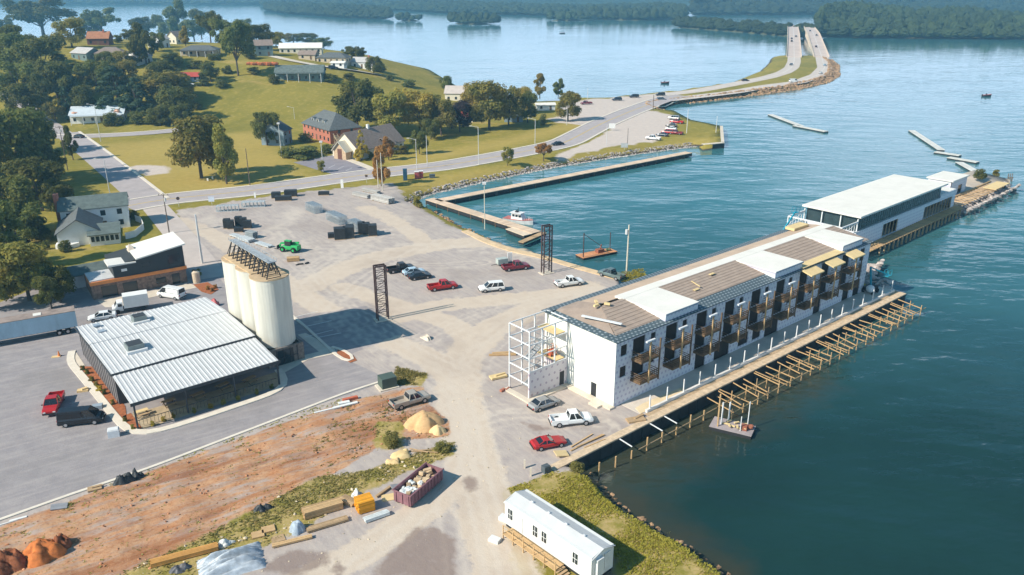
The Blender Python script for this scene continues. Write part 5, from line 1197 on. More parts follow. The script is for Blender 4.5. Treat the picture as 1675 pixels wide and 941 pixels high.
def house(px, py, Lx, W, h, rh, rot, wall, roof, label, kind='gable', name='house', door=True, chim=False, loc=None, porch=False):
    X, Y, Z = loc if loc else att(px, py); o = thing(name, label, 'house', (X, Y, Z), R(rot), 'houses of the neighbourhood'); x0, x1, y0, y1 = -Lx / 2, Lx / 2, 0, W
    m = MB()
    if kind == 'gable': gwall(m, x0, x1, y0, y1, -1.5, h, rh)
    else: m.bx(x0, x1, y0, y1, -1.5, h)
    m.build('wall', wall, o); m = MB(); (gable if kind == 'gable' else hip)(m, x0, x1, y0, y1, h, rh); ro = m.build('roof', roof, o)
    if chim: m = MB(); m.bx(x1 * .4, x1 * .4 + .8, W * .4, W * .4 + .8, h, h + rh + 1.0); m.build('chimney', brick, ro)
    n = max(2, int(Lx / 3.2))
    for fl in range(1 if h < 4.8 else 2):
        for i in range(n):
            x = x0 + Lx * (i + .5) / n; zb = .9 + fl * 2.7
            if door and fl == 0 and i == n // 2:
                m = MB(); m.bx(x - .5, x + .5, -.06, -.003, .1, 2.2); m.build('door', darkwood, o)
            else: m = MB(); m.bx(x - .55, x + .55, -.05, -.003, zb, zb + 1.3); m.build('window', glassm, o)
        for x, s in ((x0, -1), (x1, 1)):
            for yy in (W * .3, W * .7): m = MB(); m.bx(min(x + s * .003, x + s * .05), max(x + s * .003, x + s * .05), yy - .5, yy + .5, .9 + fl * 2.7, 2.2 + fl * 2.7); m.build('window', glassm, o)
    if porch:
        m = MB(); m.bx(x0 + .5, x1 - .5, -2.6, -.3, h - .5, h - .35); m.build('porch_roof', roof, o)
        for i in range(5): m = MB(); x = x0 + .8 + (Lx - 1.6) * i / 4; m.bx(x - .1, x + .1, -2.5, -2.3, -1, h - .5); m.build('porch_post', white_w, o)
    return o
tanw = mat('tan_siding', alb(206, 188, 160), .8, .08, .8); greenw = mat('grey_green_siding', alb(120, 140, 138), .8, .1, .8); creamw2 = mat('cream_siding', alb(236, 226, 204), .8, .06, .8); bluew = mat('blue_grey_siding', alb(140, 158, 170), .8, .08, .8)
orroof = mat('orange_brown_shingle', (.38, .17, .09), .9, .25, 1); redroof = mat('red_metal_roof', (.42, .075, .05), .5, .12, 1); ltroof = mat('pale_shingle', (.46, .44, .42), .85, .12, .6); whr = roof_white; darkbrick = mat('dark_brick', (.16, .075, .055), .9, .25, 2)
house(180, 98, 14, 9, 3.4, 2.6, 14, creamw2, brownshing, 'cream house with taupe hip roof between the tall trees on the hill', 'hip')
house(130, 98, 12, 9, 3.4, 2.4, -28, greenw, ltroof, 'grey green house with pale gable roof left of the cream hip roofed house')
house(161, 74, 11, 9, 3.6, 3.4, 10, darkbrick, orroof, 'dark brick cottage with orange brown roof high on the hill', chim=True)
house(238, 104, 9, 8, 3.6, 2.8, 62, white_w, ltroof, 'white gabled house half hidden behind the bare trunked tall tree')
house(325, 92, 18, 9, 3.2, 2.0, 4, tanw, greyshing, 'long ranch house with grey hip roof above the field', 'hip', porch=True)
house(270, 78, 8, 8, 4.6, 2.6, 70, white_w, ltroof, 'white gabled house between the tall trees by the lake')
house(298, 72, 8, 7, 4.2, 3.0, 65, creamw2, brownshing, 'cream cottage roof peeping behind the ranch house')
house(308, 134, 10, 6, 2.6, 1.6, 3, bluew, redroof, 'small shed with bright red roof beside the field', name='shed')
house(433, 92, 9, 8, 5.6, 2.6, 20, greenw, brownshing, 'grey green two storey house behind the red hedge')
house(492, 88, 23, 9, 3.2, 2.4, 8, creamw2, whr, 'long cream house with white metal roof on the ridge')
house(542, 104, 16, 9, 3.2, 2.2, -8, tanw, greyshing, 'house with dark grey roof right of the long white roof', 'hip')
house(502, 98, 9, 7, 2.8, 1.8, -6, tanw, brownshing, 'low tan house below the long white roof')
house(552, 111, 7, 6, 2.6, .6, -5, white_w, whr, 'white carport beside the last houses of the ridge', name='carport', door=False)
house(592, 112, 12, 8, 3.4, 2.2, -14, white_w, ltroof, 'white house with grey white roof, last on the ridge by the water', chim=True)
house(490, 132, 23, 10, 4.0, 3.0, 5, greenw, greenshing, 'large grey green house with columned porch above the open field', porch=True)
DH = house(160, 201, 21, 11, 3.6, 2.8, 12, white_w, mat('blue_white_metal_roof', (.55, .60, .63), .5, .1, .5), 'white house with blue white roof and torn pinkish eaves below the cedar', porch=True)
m = MB(); m.blob((8, 1.5, 4.3), 1.5, 3, (1, 1, .5), .5); m.blob((10, 3, 4.0), 1.1, 5, (1, 1, .5), .5); m.blob((-8.5, 2.5, 4.2), 1.5, 6, (1, 1, .4), .5); m.build('torn_roof_section', mat('pinkish_board', alb(226, 176, 150), .9, .2, 1), DH)
house(752, 166, 15, 9, 4.0, 3.2, -6, creamw2, mat('pale_tan_shingle', (.50, .43, .38), .85, .1, .6), 'cream house with broad pale roof behind the golden trees by the shore')
house(757, 200, 9, 6, 2.6, 1.5, 4, white_w, redroof, 'white cottage with red roof among the trees below the pale roofed house')
house(893, 181, 9, 4, 2.8, .7, 10, white_w, whr, 'small white building among the trees at the causeway junction', name='cabin')
house(840, 200, 8, 5, 2.8, 1.4, 0, bluew, greyshing, 'small blue house in the shade of the olive trees')
# brick house with grey hip roof
pa_, pb_ = at(497, 222), at(541, 236); ang = math.degrees(math.atan2(pb_[1] - pa_[1], pb_[0] - pa_[0]))
L_ = math.dist(pa_, pb_); BH = house(0, 0, L_, 13, 5.2, 5.2, ang, brick, greyshing, 'red brick house with steep grey hip roof and three dormers', 'hip', loc=((pa_[0] + pb_[0]) / 2, (pa_[1] + pb_[1]) / 2, 0))
for k in range(3):
    x = -L_ * .25 + L_ * .2 * k; m = MB(); m.bx(x - .8, x + .8, 1.6, 4, 6.3, 7.7); do = m.build('dormer', white_w, BH); m = MB(); m.bx(x - 1, x + 1, 1.4, 4.2, 7.7, 7.85); m.build('dormer_roof', greyshing, do); m = MB(); m.bx(x - .5, x + .5, 1.54, 1.597, 6.5, 7.5); m.build('window', glassm, do)
m = MB(); ex = L_ / 2
for k in range(10): m.box((ex + .8 + .35 * k, 1.8, 3.0 - .3 * k), (.4, 1.3, .1))
m.bar((ex + .5, 1.1, 3.9), (ex + 4, 1.1, .9), .08); m.bar((ex + .5, 2.5, 3.9), (ex + 4, 2.5, .9), .08); m.bar((ex + 1, 1.1, 0), (ex + 1, 1.1, 3.9), .12); m.build('outside_stair', mat('pale_timber', alb(232, 214, 178), .8), BH)
# church with taupe roof
pa_, pb_ = at(588, 262), at(661, 244); ang = math.degrees(math.atan2(pb_[1] - pa_[1], pb_[0] - pa_[0])); L_ = math.dist(pa_, pb_)
CH = house(0, 0, L_, 12.5, 3.2, 5.6, ang, creamw2, brownshing, 'cream church hall with broad taupe gable roof and stone gable front', loc=((pa_[0] + pb_[0]) / 2, (pa_[1] + pb_[1]) / 2, 0), name='church_hall')
m = MB(); gable(m, 1.0, 4.8, -2.0, 4.0, 3.4, 2.2); CR_ = m.build('cross_gable_roof', brownshing, CH)
m = MB(); m.bx(1.3, 4.6, -1.6, 0, 0, 3.4); m.build('bay', creamw2, CH)
m = MB(); gable(m, -L_ / 2 - 3.2, -L_ / 2 + .2, 3.2, 9.2, 3.0, 3.2, .4); m.build('entrance_roof', creamw2, CH)
m = MB(); gwall(m, -L_ / 2 - 2.9, -L_ / 2 - .01, 3.4, 9.0, 0, 3.0, 3.0); m.build('entrance_porch', mat('tan_stone', alb(206, 178, 146), .9, .25, 2), CH)
m = MB(); m.bx(-L_ / 2 - 2.96, -L_ / 2 - 2.903, 5.2, 7.2, .05, 3.6); m.build('entrance_door', darkbrick, CH)
m = MB(); m.bx(-.5, .4, 5.8, 6.6, 8, 10); m.build('chimney', white_w, CH)
SB = house(472, 236, 7, 9, 5.4, 2.8, 80, bluew, greyshing, 'small blue grey two storey house with steep gable beside the round tree')
# the white two storey house by the side street
pa_, pb_ = (-107.7, 183.6), (-94.4, 189.6); ang = math.degrees(math.atan2(pb_[1] - pa_[1], pb_[0] - pa_[0])); L_ = math.dist(pa_, pb_)
WH = house(0, 0, L_, 8.2, 5.8, 2.2, ang, mat('bright_white_siding', (.82, .82, .80), .6, .03, .6), greenshing, 'big white two storey house with grey green roof and red brick chimney', loc=((pa_[0] + pb_[0]) / 2, (pa_[1] + pb_[1]) / 2, 0))
m = MB(); m.bx(-L_ / 2 - 1.1, -L_ / 2 - .05, 3.0, 5.0, 0, 9.0); m.build('chimney', brick, WH)
def toworld(o, x, y): 
    a = o.rotation_euler.z; return (o.location.x + x * math.cos(a) - y * math.sin(a), o.location.y + x * math.sin(a) + y * math.cos(a), 0)
W2 = MB(); gwall(W2, -11.5, 0, -4.4, 4.4, 0, 3.2, 3.0); w2 = W2.build('wing_wall', white_w, WH)
W2 = MB(); gable(W2, -11.5, 0, -4.4, 4.4, 3.2, 3.0); r2 = W2.build('wing_roof', greyshing, WH)
w2.location = r2.location = (-3.2, -.05, 0); w2.rotation_euler.z = r2.rotation_euler.z = R(90)
m = MB(); m.bx(-1.0, 5.2, -13.6, -8.2, 0, 2.5); m.build('sunroom', white_w, WH)
m = MB(); m.prism([(-1.4, -14.1), (5.6, -14.1), (5.6, -7.8), (-1.4, -7.8)], [2.5, 2.5, 3.6, 3.6], [2.7, 2.7, 3.8, 3.8]); m.build('sunroom_roof', greenshing, WH)
for k in range(6): m = MB(); x = -.7 + 1.0 * k; m.bx(x, x + .7, -13.66, -13.603, 1.0, 2.2); m.build('window', glassm, WH)
m = MB(); m.prism([(-8.2, -12.5), (-5.4, -13.8), (-3.4, -12.4), (-3.4, -10.2), (-8.0, -10.2)], 0, .9); m.build('side_porch', white_w, WH)
pf = MB(); pts_ = [at(*p) for p in ((206, 392), (222, 388), (236, 376), (232, 366), (222, 362))]
FN = thing('white_fence', 'curved white board fence at the right end of the white house', 'fence', (pts_[0][0], pts_[0][1], 0))
for p, q in zip(pts_[:-1], pts_[1:]):
    m = MB(); m.bar((p[0] - pts_[0][0], p[1] - pts_[0][1], .85), (q[0] - pts_[0][0], q[1] - pts_[0][1], .85), .08, 1.6); m.build('panel', white_w, FN)
# ================================================================ VEHICLES
tyrem = mat('tyre_rubber', (.018, .018, .02), .9, .2, 3); rimm = mat('wheel_rim', (.45, .45, .46), .35, .1, 3, .6); headm = mat('headlight_glass', (.75, .76, .74), .15, .05, 3, spec=.6); tailm = mat('tail_light', (.45, .02, .015), .3, .1, 3)
carglass = mat('car_glass', (.018, .022, .026), .06, .2, 1, spec=.7); trimm = mat('car_trim', (.03, .03, .032), .6, .2, 2)
PAINT = {k: mat('car_paint_' + k, c, .28, .05, 1.5, me_, spec=.5) for k, c, me_ in (('white', (.78, .78, .76), 0), ('silver', (.42, .41, .39), .35), ('black', (.014, .015, .018), 0), ('red', (.42, .02, .02), 0), ('dark_blue', (.02, .035, .06), .1),
         ('light_blue', (.45, .58, .66), .1), ('grey', (.16, .18, .19), .3), ('beige', (.46, .40, .33), .2), ('maroon', (.22, .03, .045), .1), ('green_grey', (.16, .21, .20), .3), ('pinkish', (.62, .34, .32), 0))}
def ring(x, hw, zb, zt, tum=.9): return [(x, -hw * .92, zb), (x, -hw, zb + (zt - zb) * .25), (x, -hw, zb + (zt - zb) * .7), (x, -hw * tum, zt), (x, hw * tum, zt), (x, hw, zb + (zt - zb) * .7), (x, hw, zb + (zt - zb) * .25), (x, hw * .92, zb)]
SPEC = {  # length, width, body stations (x, width factor, top), greenhouse (base x0,x1, top x0,x1, belt z, roof z), wheel x, wheel r
 'sedan': (4.75, 1.8, [(-2.37, .86, .72), (-2.2, .97, .98), (-1.4, 1, 1.0), (1.0, 1, .96), (1.9, .97, .84), (2.3, .88, .68)], (-1.75, 1.15, -1.05, .35, .96, 1.43), (-1.4, 1.4), .33),
 'sports': (4.6, 1.85, [(-2.3, .88, .74), (-2.1, .97, .93), (-1.2, 1, .93), (.6, 1, .90), (1.7, .96, .80), (2.28, .84, .62)], (-1.65, .65, -.85, -.1, .9, 1.24), (-1.35, 1.45), .33),
 'suv': (5.0, 1.95, [(-2.5, .92, .9), (-2.4, .98, 1.12), (1.1, 1, 1.12), (2.2, .97, 1.02), (2.5, .9, .8)], (-2.4, 1.35, -2.15, .55, 1.1, 1.82), (-1.5, 1.5), .38),
 'van': (5.6, 2.0, [(-2.8, .95, 1.0), (-2.75, 1, 1.3), (1.6, 1, 1.25), (2.5, .97, 1.1), (2.8, .9, .8)], (-2.72, 2.1, -2.65, 1.2, 1.24, 2.15), (-1.8, 1.8), .37),
 'pickup': (5.8, 2.0, [(-.55, 1, 1.15), (1.3, 1, 1.15), (2.5, .97, 1.08), (2.9, .9, .85)], (-.5, 1.5, -.3, .8, 1.13, 1.83), (-1.85, 1.85), .40)}
PROTO = {}
def car_proto(kind):
    Lc, W, st, gh, wx, wr = SPEC[kind]; hw = W / 2
    o = thing({'pickup': 'pickup_truck', 'van': 'delivery_van', 'sports': 'sports_car', 'suv': 'suv_car', 'sedan': 'sedan_car'}[kind], 'car', {'pickup': 'pickup truck', 'van': 'van'}.get(kind, 'car'), group='parked and moving vehicles')
    m = MB(); m.loft([ring(x, hw * k, .32 if kind not in ('pickup', 'suv') else .42, zt) for x, k, zt in st])
    if kind == 'pickup':
        for s in (-1, 1): m.bx(-2.9, -.58, min(s * hw, s * (hw - .1)), max(s * hw, s * (hw - .1)), .45, 1.12)
        m.bx(-2.92, -2.82, -hw + .1, hw - .1, .5, 1.1); m.bx(-2.82, -.58, -hw + .1, hw - .1, .45, .62)
    m.build('body', PAINT['white'], o)['paint'] = 1
    x0, x1, t0, t1, zb, zt = gh; a, b_ = hw * .93, hw * .74
    g = MB(); g.add([(x0, -a, zb - .03), (x1, -a, zb - .03), (x1, a, zb - .03), (x0, a, zb - .03), (t0, -b_, zt), (t1, -b_, zt), (t1, b_, zt), (t0, b_, zt)], [(0, 3, 2, 1), (4, 5, 6, 7), (0, 1, 5, 4), (1, 2, 6, 5), (2, 3, 7, 6), (3, 0, 4, 7)]); g.build('windows', carglass, o)
    r = MB(); r.loft([[(t0 - .06, -b_ * .96, zt), (t0 - .06, b_ * .96, zt), (t0, b_ * .9, zt + .05), (t0, -b_ * .9, zt + .05)], [(t1 + .06, -b_ * .96, zt), (t1 + .06, b_ * .96, zt), (t1, b_ * .9, zt + .05), (t1, -b_ * .9, zt + .05)]])
    for s in (-1, 1):
        r.bar((x0, s * a, zb), (t0, s * b_, zt), .09); r.bar((x1, s * a, zb), (t1, s * b_, zt), .07)
        for f in ((.5,) if kind in ('sedan', 'sports', 'pickup') else (.36, .68)): r.bar((x0 + (x1 - x0) * f, s * a * 1.0, zb), (t0 + (t1 - t0) * f, s * b_ * 1.01, zt), .09)
    if kind == 'van': r.add([(x0 - .03, s * 1.0, z) for s in (-a, a) for z in (zb - .1, zb + .1)], [(0, 1, 3, 2)]); r.bx(t0 + .1, .3, -a * .99, a * .99, zb, zt - .05)
    r.build('roof', PAINT['white'], o)['paint'] = 1
    for x in wx:
        for s in (-1, 1):
            w = MB(); w.tube((x, s * (hw - .2), wr), (x, s * (hw + .015), wr), wr, 14); wo = w.build('wheel', tyrem, o)
            w = MB(); w.tube((x, s * (hw + .015), wr), (x, s * (hw + .03), wr), wr * .6, 10); w.build('rim', rimm, wo)
    for s in (-1, 1):
        xf = st[-1][0]; l = MB(); l.box((xf - .03, s * hw * .62, st[-1][2] - .1), (.12, .34, .16)); l.build('headlight', headm, o)
        xr = -2.93 if kind == 'pickup' else st[0][0] - .0; l = MB(); l.box((xr, s * hw * .78, (1.0 if kind in ('pickup', 'van', 'suv') else st[0][2] - .05)), (.08, .2, .22)); l.build('tail_light', tailm, o)
        l = MB(); l.box((x1 - .25, s * (hw + .09), zb + .08), (.12, .2, .14)); l.build('mirror', trimm, o)
    for xb in (st[-1][0] + .02, -2.95 if kind == 'pickup' else st[0][0] - .02): l = MB(); l.box((xb, 0, .5), (.14, W * .86, .2)); l.build('bumper', trimm, o)
    return o
used = set()
def vehicle(kind, px, py, hd, color, label, loc=None, s=1.0, group=None):
    X, Y, Z = loc if loc else att(px, py)
    if kind not in PROTO: PROTO[kind] = car_proto(kind)
    if kind not in used: o = PROTO[kind]; used.add(kind)
    else: o = dup(PROTO[kind])
    o.location = (X, Y, Z + .04); o.rotation_euler.z = R(hd); o['label'] = label; o.scale = (s, s, s)
    if group: o['group'] = group
    for ch in o.children:
        if ch.get('paint'): ch.material_slots[0].link = 'OBJECT'; ch.material_slots[0].material = PAINT[color]
    return o
Vh = vehicle
Vh('pickup', 934, 693, 10, 'white', 'white pickup truck with a loaded open bed, in front of the building end wall')
Vh('sedan', 890, 666, 34, 'silver', 'silver sedan parked beside the stair tower')
Vh('sports', 897, 730, 19, 'red', 'low red sports car near the grassy bank')
Vh('pickup', 671, 661, 33, 'beige', 'dusty beige pickup truck beside the green transformer box')
Vh('suv', 804, 476, 195, 'white', 'white car standing alone in the middle of the gravel yard')
Vh('pickup', 724, 473, 20, 'red', 'red pickup truck right of the black cars in the yard')
Vh('pickup', 655, 444, 25, 'black', 'black pickup truck farthest in the row behind the steel tower')
Vh('sedan', 677, 449, 25, 'light_blue', 'pale blue car half hidden between the black pickup and the black car')
Vh('sedan', 687, 456, 22, 'black', 'black sedan nearest in the row behind the steel tower')
Vh('pickup', 844, 441, 18, 'maroon', 'dark red pickup truck beside the grey generator')
Vh('pickup', 931, 467, 20, 'white', 'white pickup truck beside the second steel tower')
Vh('pickup', 1000, 454, 136, 'green_grey', 'grey green pickup truck by the harbour edge next to the utility pole')
Vh('pickup', 89, 667, -72, 'red', 'red pickup truck on the asphalt left of the restaurant')
Vh('van', 135, 692, 13, 'black', 'long black van beside the red pickup at the restaurant')
Vh('sedan', 168, 523, 205, 'white', 'white car with dark windows behind the restaurant, next to the blue trailer')
Vh('van', 281, 487, 158, 'white', 'white van behind the restaurant below the orange banded building')
Vh('sedan', 128, 226, 176, 'black', 'dark car turning at the upper street corner')
Vh('sedan', 912, 238, 205, 'black', 'black car driving on the main road past the verge shrubs')
for i, (k, x, y, h, c, l) in enumerate((('suv', 1009, 165, 190, 'dark_blue', 'dark vehicle nearest the shore at the causeway junction'), ('suv', 1037, 160, 190, 'black', 'dark car entering the causeway, second from the junction'), ('suv', 1080, 157, 190, 'black', 'dark car on the far lane of the causeway start'),
     ('suv', 1082, 165, 10, 'grey', 'grey car on the near lane of the causeway start'), ('pickup', 959, 171, 200, 'maroon', 'dark red pickup at the junction beside the round tree'), ('sedan', 1219, 133, 12, 'black', 'dark car alone on the far lane of the causeway'),
     ('van', 1298, 135, 10, 'white', 'white van on the near causeway lane before the curve'), ('sedan', 1342, 121, 60, 'white', 'white car on the outer curve of the causeway'), ('sedan', 1349, 108, 80, 'light_blue', 'pale car entering the right bridge'), ('sedan', 1294, 107, 240, 'grey', 'grey car leaving the left bridge'))): Vh(k, x, y, h, c, l, group='cars on the causeway')
lotcars = [('suv', 1102, 196, 'silver', 'silver car farthest in the lakeside car park row'), ('pickup', 1107, 202, 'red', 'red pickup second from the far end of the lakeside car park'), ('sedan', 1098, 208, 'black', 'black car third in the lakeside car park row'), ('sedan', 1097, 213, 'white', 'white car between the black and red ones in the lakeside car park'),
           ('suv', 1092, 219, 'red', 'red car nearest the flagpole in the lakeside car park'), ('pickup', 1105, 220, 'maroon', 'dark red truck at the grass side of the lakeside car park row'), ('sedan', 1083, 223, 'dark_blue', 'dark blue car second nearest in the lakeside car park'), ('pickup', 1068, 229, 'white', 'white pickup nearest in the lakeside car park row')]
for k, x, y, c, l in lotcars: Vh(k, x, y, 152, c, l, group='cars in the lakeside car park')
Vh('sedan', 310, 140, 5, 'white', 'white car beside the red roofed shed'); Vh('suv', 545, 113, 10, 'dark_blue', 'dark car under the white carport')
for (o, a, c, z, Lb), ts in ((BR1, (.3, .42, .36)), (BR2, (.18, .45, .62))):
    an = math.atan2(c[1] - a[1], c[0] - a[0])
    for i, t in enumerate(ts):
        s = -2 if i % 2 else 2; x, y = a[0] + (c[0] - a[0]) * t - math.sin(an) * s, a[1] + (c[1] - a[1]) * t + math.cos(an) * s
        Vh('sedan', 0, 0, math.degrees(an), ('black', 'grey', 'dark_blue')[i], 'small dark car on the %s bridge, %s' % ('left' if o is BR1 else 'right', ('nearest', 'farthest', 'middle')[i] if o is BR1 else ('nearest', 'middle', 'farthest')[i]), (x, y, z(Lb * t)), group='cars on the bridges')
# box truck and blue semi trailer
X, Y, Z = att(214, 508); BT = thing('box_truck', 'white box truck behind the restaurant, cab to the left', 'truck', (X, Y, 0), R(207))
m = MB(); m.bx(-3.2, 1.0, -1.15, 1.15, .95, 3.2); m.build('cargo_box', white_w, BT)
m = MB(); m.loft([ring(1.15, 1.05, .5, 2.2), ring(2.1, 1.05, .5, 2.15), ring(2.5, 1.03, .5, 1.4), ring(2.95, .98, .5, 1.2)]); m.build('cab', PAINT['white'], BT)
m = MB(); m.add([(2.13, -.85, 2.1), (2.13, .85, 2.1), (2.53, .85, 1.45), (2.53, -.85, 1.45)], [(0, 1, 2, 3)]); m.bx(1.3, 1.95, -1.07, -1.055, 1.4, 1.95); m.bx(1.3, 1.95, 1.055, 1.07, 1.4, 1.95); m.build('windows', carglass, BT)
m = MB(); m.bx(-3.1, 2.8, -.5, .5, .55, .95); m.build('chassis', trimm, BT)
for x in (-2.1, 2.2):
    for s in (-1, 1): m = MB(); m.tube((x, s * .8, .45), (x, s * 1.1, .45), .45, 14); m.build('wheel', tyrem, BT)
ta, tb = at(128, 545), at(-20, 572); an = math.atan2(ta[1] - tb[1], ta[0] - tb[0])
ST = thing('semi_trailer', 'long blue semi trailer with rusty roof at the left edge', 'trailer', (ta[0], ta[1] + .3, 0), an)
bluet = mat('faded_blue_panel', (.40, .53, .60), .6, .08, .4, grime=.25); rustroof = mat('rusty_roof', (.30, .235, .20), .85, .3, .5)
m = MB(); m.bx(-14, 0, 0, 2.6, 1.15, 3.95); m.build('box', bluet, ST)
m = MB(); m.bx(-14.03, .03, -.03, 2.63, 3.95, 4.05); m.build('roof', rustroof, ST)
m = MB(); m.bx(-6.2, -5.0, .6, 1.9, 4.05, 4.12); m.build('roof_patch', roof_white, ST)
m = MB()
for k in range(24): m.bx(-13.8 + .58 * k, -13.77 + .58 * k, -.03, -.003, 1.2, 3.9)
m.build('side_ribs', bluet, ST)
m = MB(); m.bx(-14, -.1, .4, 2.2, .95, 1.15); m.bx(-13.5, -13.1, .4, 2.2, 0, .95); m.build('chassis', trimm, ST)
for x in (-1.6, -2.9):
    for y in (.05, 2.1): m = MB(); m.tube((x, y, .5), (x, y + .45, .5), .5, 14); wo = m.build('wheel', tyrem, ST); m = MB(); m.tube((x, y - .01, .5), (x, y, .5), .25, 10); m.build('rim', rimm, wo)

# ================================================================ YARD AND SITE OBJECTS
def slabs(px, py, lst, mm, label, name, cat='boards'):
    X, Y, Z = att(px, py); m = MB()
    for (x, y, z, a, b_, c, rz, tl) in lst: m.box((x, y, z), (a, b_, c), rz, tl)
    o = m.build(name, mm, None, loc=(X, Y, Z)); tag(o, label, cat)
# steel towers
towerm = mat('rusty_brown_steel', (.09, .055, .05), .7, .3, 2)
for i, (b_, lab) in enumerate((((619, 526, 636, 523), 'brown steel lattice tower standing alone in the yard near the silos'), ((889.5, 449, 902, 446.5), 'brown steel lattice tower by the harbour edge beside the white pickup'))):
    p, q = at(b_[0], b_[1]), at(b_[2], b_[3]); w = math.dist(p, q) * 1.0; an = math.atan2(q[1] - p[1], q[0] - p[0])
    o = thing('steel_tower', lab, 'tower', (p[0], p[1], 0), an, 'steel lattice towers in the yard')
    for x in (0, w):
        for y in (0, .95): m = MB(); m.bar((x, y, .15), (x, y, 10.3), .2); m.build('column', towerm, o)
    m = MB()
    for k in range(9):
        z0 = .6 + 1.08 * k; z1 = z0 + 1.08
        for y in (0, .95): m.bar((0, y, z0 if k % 2 else z1), (w, y, z1 if k % 2 else z0), .06); m.bar((0, y, z1), (w, y, z1), .08)
        for x in (0, w): m.bar((x, 0, z0), (x, .95, z1), .05)
    m.bar((0, 0, 10.2), (w, 0, 10.2), .2); m.bar((0, .95, 10.2), (w, .95, 10.2), .2); m.build('lattice', towerm, o)
    m = MB(); m.bx(-.5, w + .5, -.5, 1.45, 0, .16); m.build('footing', conc, o)
    c = MB(); 
# telehandler
greenp = mat('bright_green_paint', (.035, .38, .11), .4, .12, 1)
X, Y, Z = att(475, 411); TLH = thing('telehandler', 'bright green telehandler in the yard behind the silos', 'telehandler', (X, Y, 0), R(160))
m = MB(); m.loft([ring(-2.4, .8, .6, 1.6), ring(-1.0, .95, .6, 1.7), ring(1.6, .95, .6, 1.3), ring(2.0, .8, .7, 1.1)]); m.build('chassis', greenp, TLH)
m = MB(); m.bx(-.8, .7, .15, .95, 1.5, 2.6); m.build('cab', carglass, TLH); m = MB(); m.bx(-.85, .75, .1, 1.0, 2.6, 2.7); m.build('cab_roof', greenp, TLH)
m = MB(); m.bar((-2.2, -.4, 2.1), (2.6, -.4, 1.5), .34, .4); m.bar((2.6, -.4, 1.5), (3.2, -.4, .5), .3); m.build('boom', greenp, TLH)
m = MB(); m.bx(3.1, 3.25, -1, .4, .2, 1.1); m.bx(3.2, 4.3, -.8, -.65, .2, .28); m.bx(3.2, 4.3, .0, .15, .2, .28); m.build('forks', trimm, TLH)
for x in (-1.5, 1.3):
    for s in (-1, 1): m = MB(); m.tube((x, s * .8, .62), (x, s * 1.2, .62), .62, 14); wo = m.build('wheel', tyrem, TLH); m = MB(); m.tube((x, s * 1.2, .62), (x, s * 1.22, .62), .3, 10); m.build('rim', greenp, wo)
# pallets of dark blocks
blackwrap = mat('black_wrapped_stack', (.028, .032, .034), .55, .3, 1.2, spec=.4)
def pallet_stack(px, py, w, d, h, rot, label, mm=blackwrap, group='dark wrapped pallets in the yard', base=True, rows=3):
    X, Y, Z = att(px, py); o = thing('wrapped_pallet', label, 'pallet', (X, Y, 0), R(rot), group)
    m = MB(); m.bx(-w / 2, w / 2, -d / 2, d / 2, .16, h); m.build('stack', mm, o)
    m = MB()
    for k in range(rows): m.bx(-w / 2 - .01, w / 2 + .01, -d / 2 - .015, -d / 2 - .002, .16 + (h - .16) * (k + 1) / rows - .04, .16 + (h - .16) * (k + 1) / rows)
    for k in range(2): m.bx(-w / 2 + w * (.3 + .4 * k) - .02, -w / 2 + w * (.3 + .4 * k) + .02, -d / 2 - .02, d / 2 + .02, .16, h + .012)
    m.build('straps', trimm, o)
    m = MB()
    for k in range(3): m.bx(-w / 2, w / 2, -d / 2 + (d - .1) * k / 2, -d / 2 + (d - .1) * k / 2 + .1, 0, .16)
    m.build('pallet', woodd, o)
for a in (((372, 373, 1.6, 1.5, 2.3, 10), 'black wrapped pallet, left end of the cluster nearest the silos'), ((378, 374, 1.5, 1.5, 2.1, 10), 'black wrapped pallet second from left in the silo side cluster'), ((391, 369, 1.6, 1.5, 2.3, 8), 'black wrapped pallet at the back of the silo side cluster'),
          ((399, 371, 1.5, 1.5, 2.3, 8), 'black wrapped pallet behind the right end of the silo side cluster'), ((405, 373, 1.9, 1.6, 1.9, 8), 'wide black wrapped pallet at the right end of the silo side cluster'), ((391, 379, 2.0, 1.6, 1.0, 8), 'low black wrapped pallet in front of the silo side cluster'),
          ((543, 389, 1.8, 1.4, 1.2, 15), 'low dark pallet at the left end of the middle yard cluster'), ((556, 391, 2.5, 2.0, 2.8, 15), 'big black pallet at the front of the middle yard cluster'), ((571, 389, 2.4, 2.0, 2.8, 15), 'big black pallet right in the middle yard cluster'), ((573, 383, 1.9, 1.6, 2.3, 15), 'black pallet behind the middle yard cluster'),
          ((592, 382, 1.7, 1.8, 2.8, 12), 'tall black pallet left in the row nearest the harbour'), ((600, 383, 1.7, 1.8, 2.8, 12), 'tall black pallet middle in the row nearest the harbour'), ((610, 385, 2.0, 1.9, 2.7, 12), 'tall black pallet right in the row nearest the harbour')): pallet_stack(*a[0], a[1])
# grey roof truss and panel stacks
silverm = mat('galvanised_bundle', (.62, .66, .67), .5, .2, 3, .3); panelm = mat('grey_panel_stack', (.30, .33, .34), .6, .2, 1)
def bundle(px, py, Lx, W, h, rot, label, mm, name='steel_bundle', layers=6, group='bundles of steel members'):
    X, Y, Z = att(px, py); o = thing(name, label, 'bundle', (X, Y, 0), R(rot), group); q = random.Random(px)
    m = MB()
    for i in range(layers):
        for j in range(max(2, int(W / .35))):
            z = .15 + (h - .15) * i / layers; y = -W / 2 + W * (j + .5) / max(2, int(W / .35)); d = q.uniform(-.15, .15); m.bx(-Lx / 2 + d, Lx / 2 + d, y - .12, y + .12, z, z + (h - .15) / layers * .72)
    m.build('members', mm, o); m = MB()
    for x in (-Lx * .35, 0, Lx * .35): m.bx(x - .08, x + .08, -W / 2 - .1, W / 2 + .1, 0, .15)
    m.build('bearers', woodd, o)
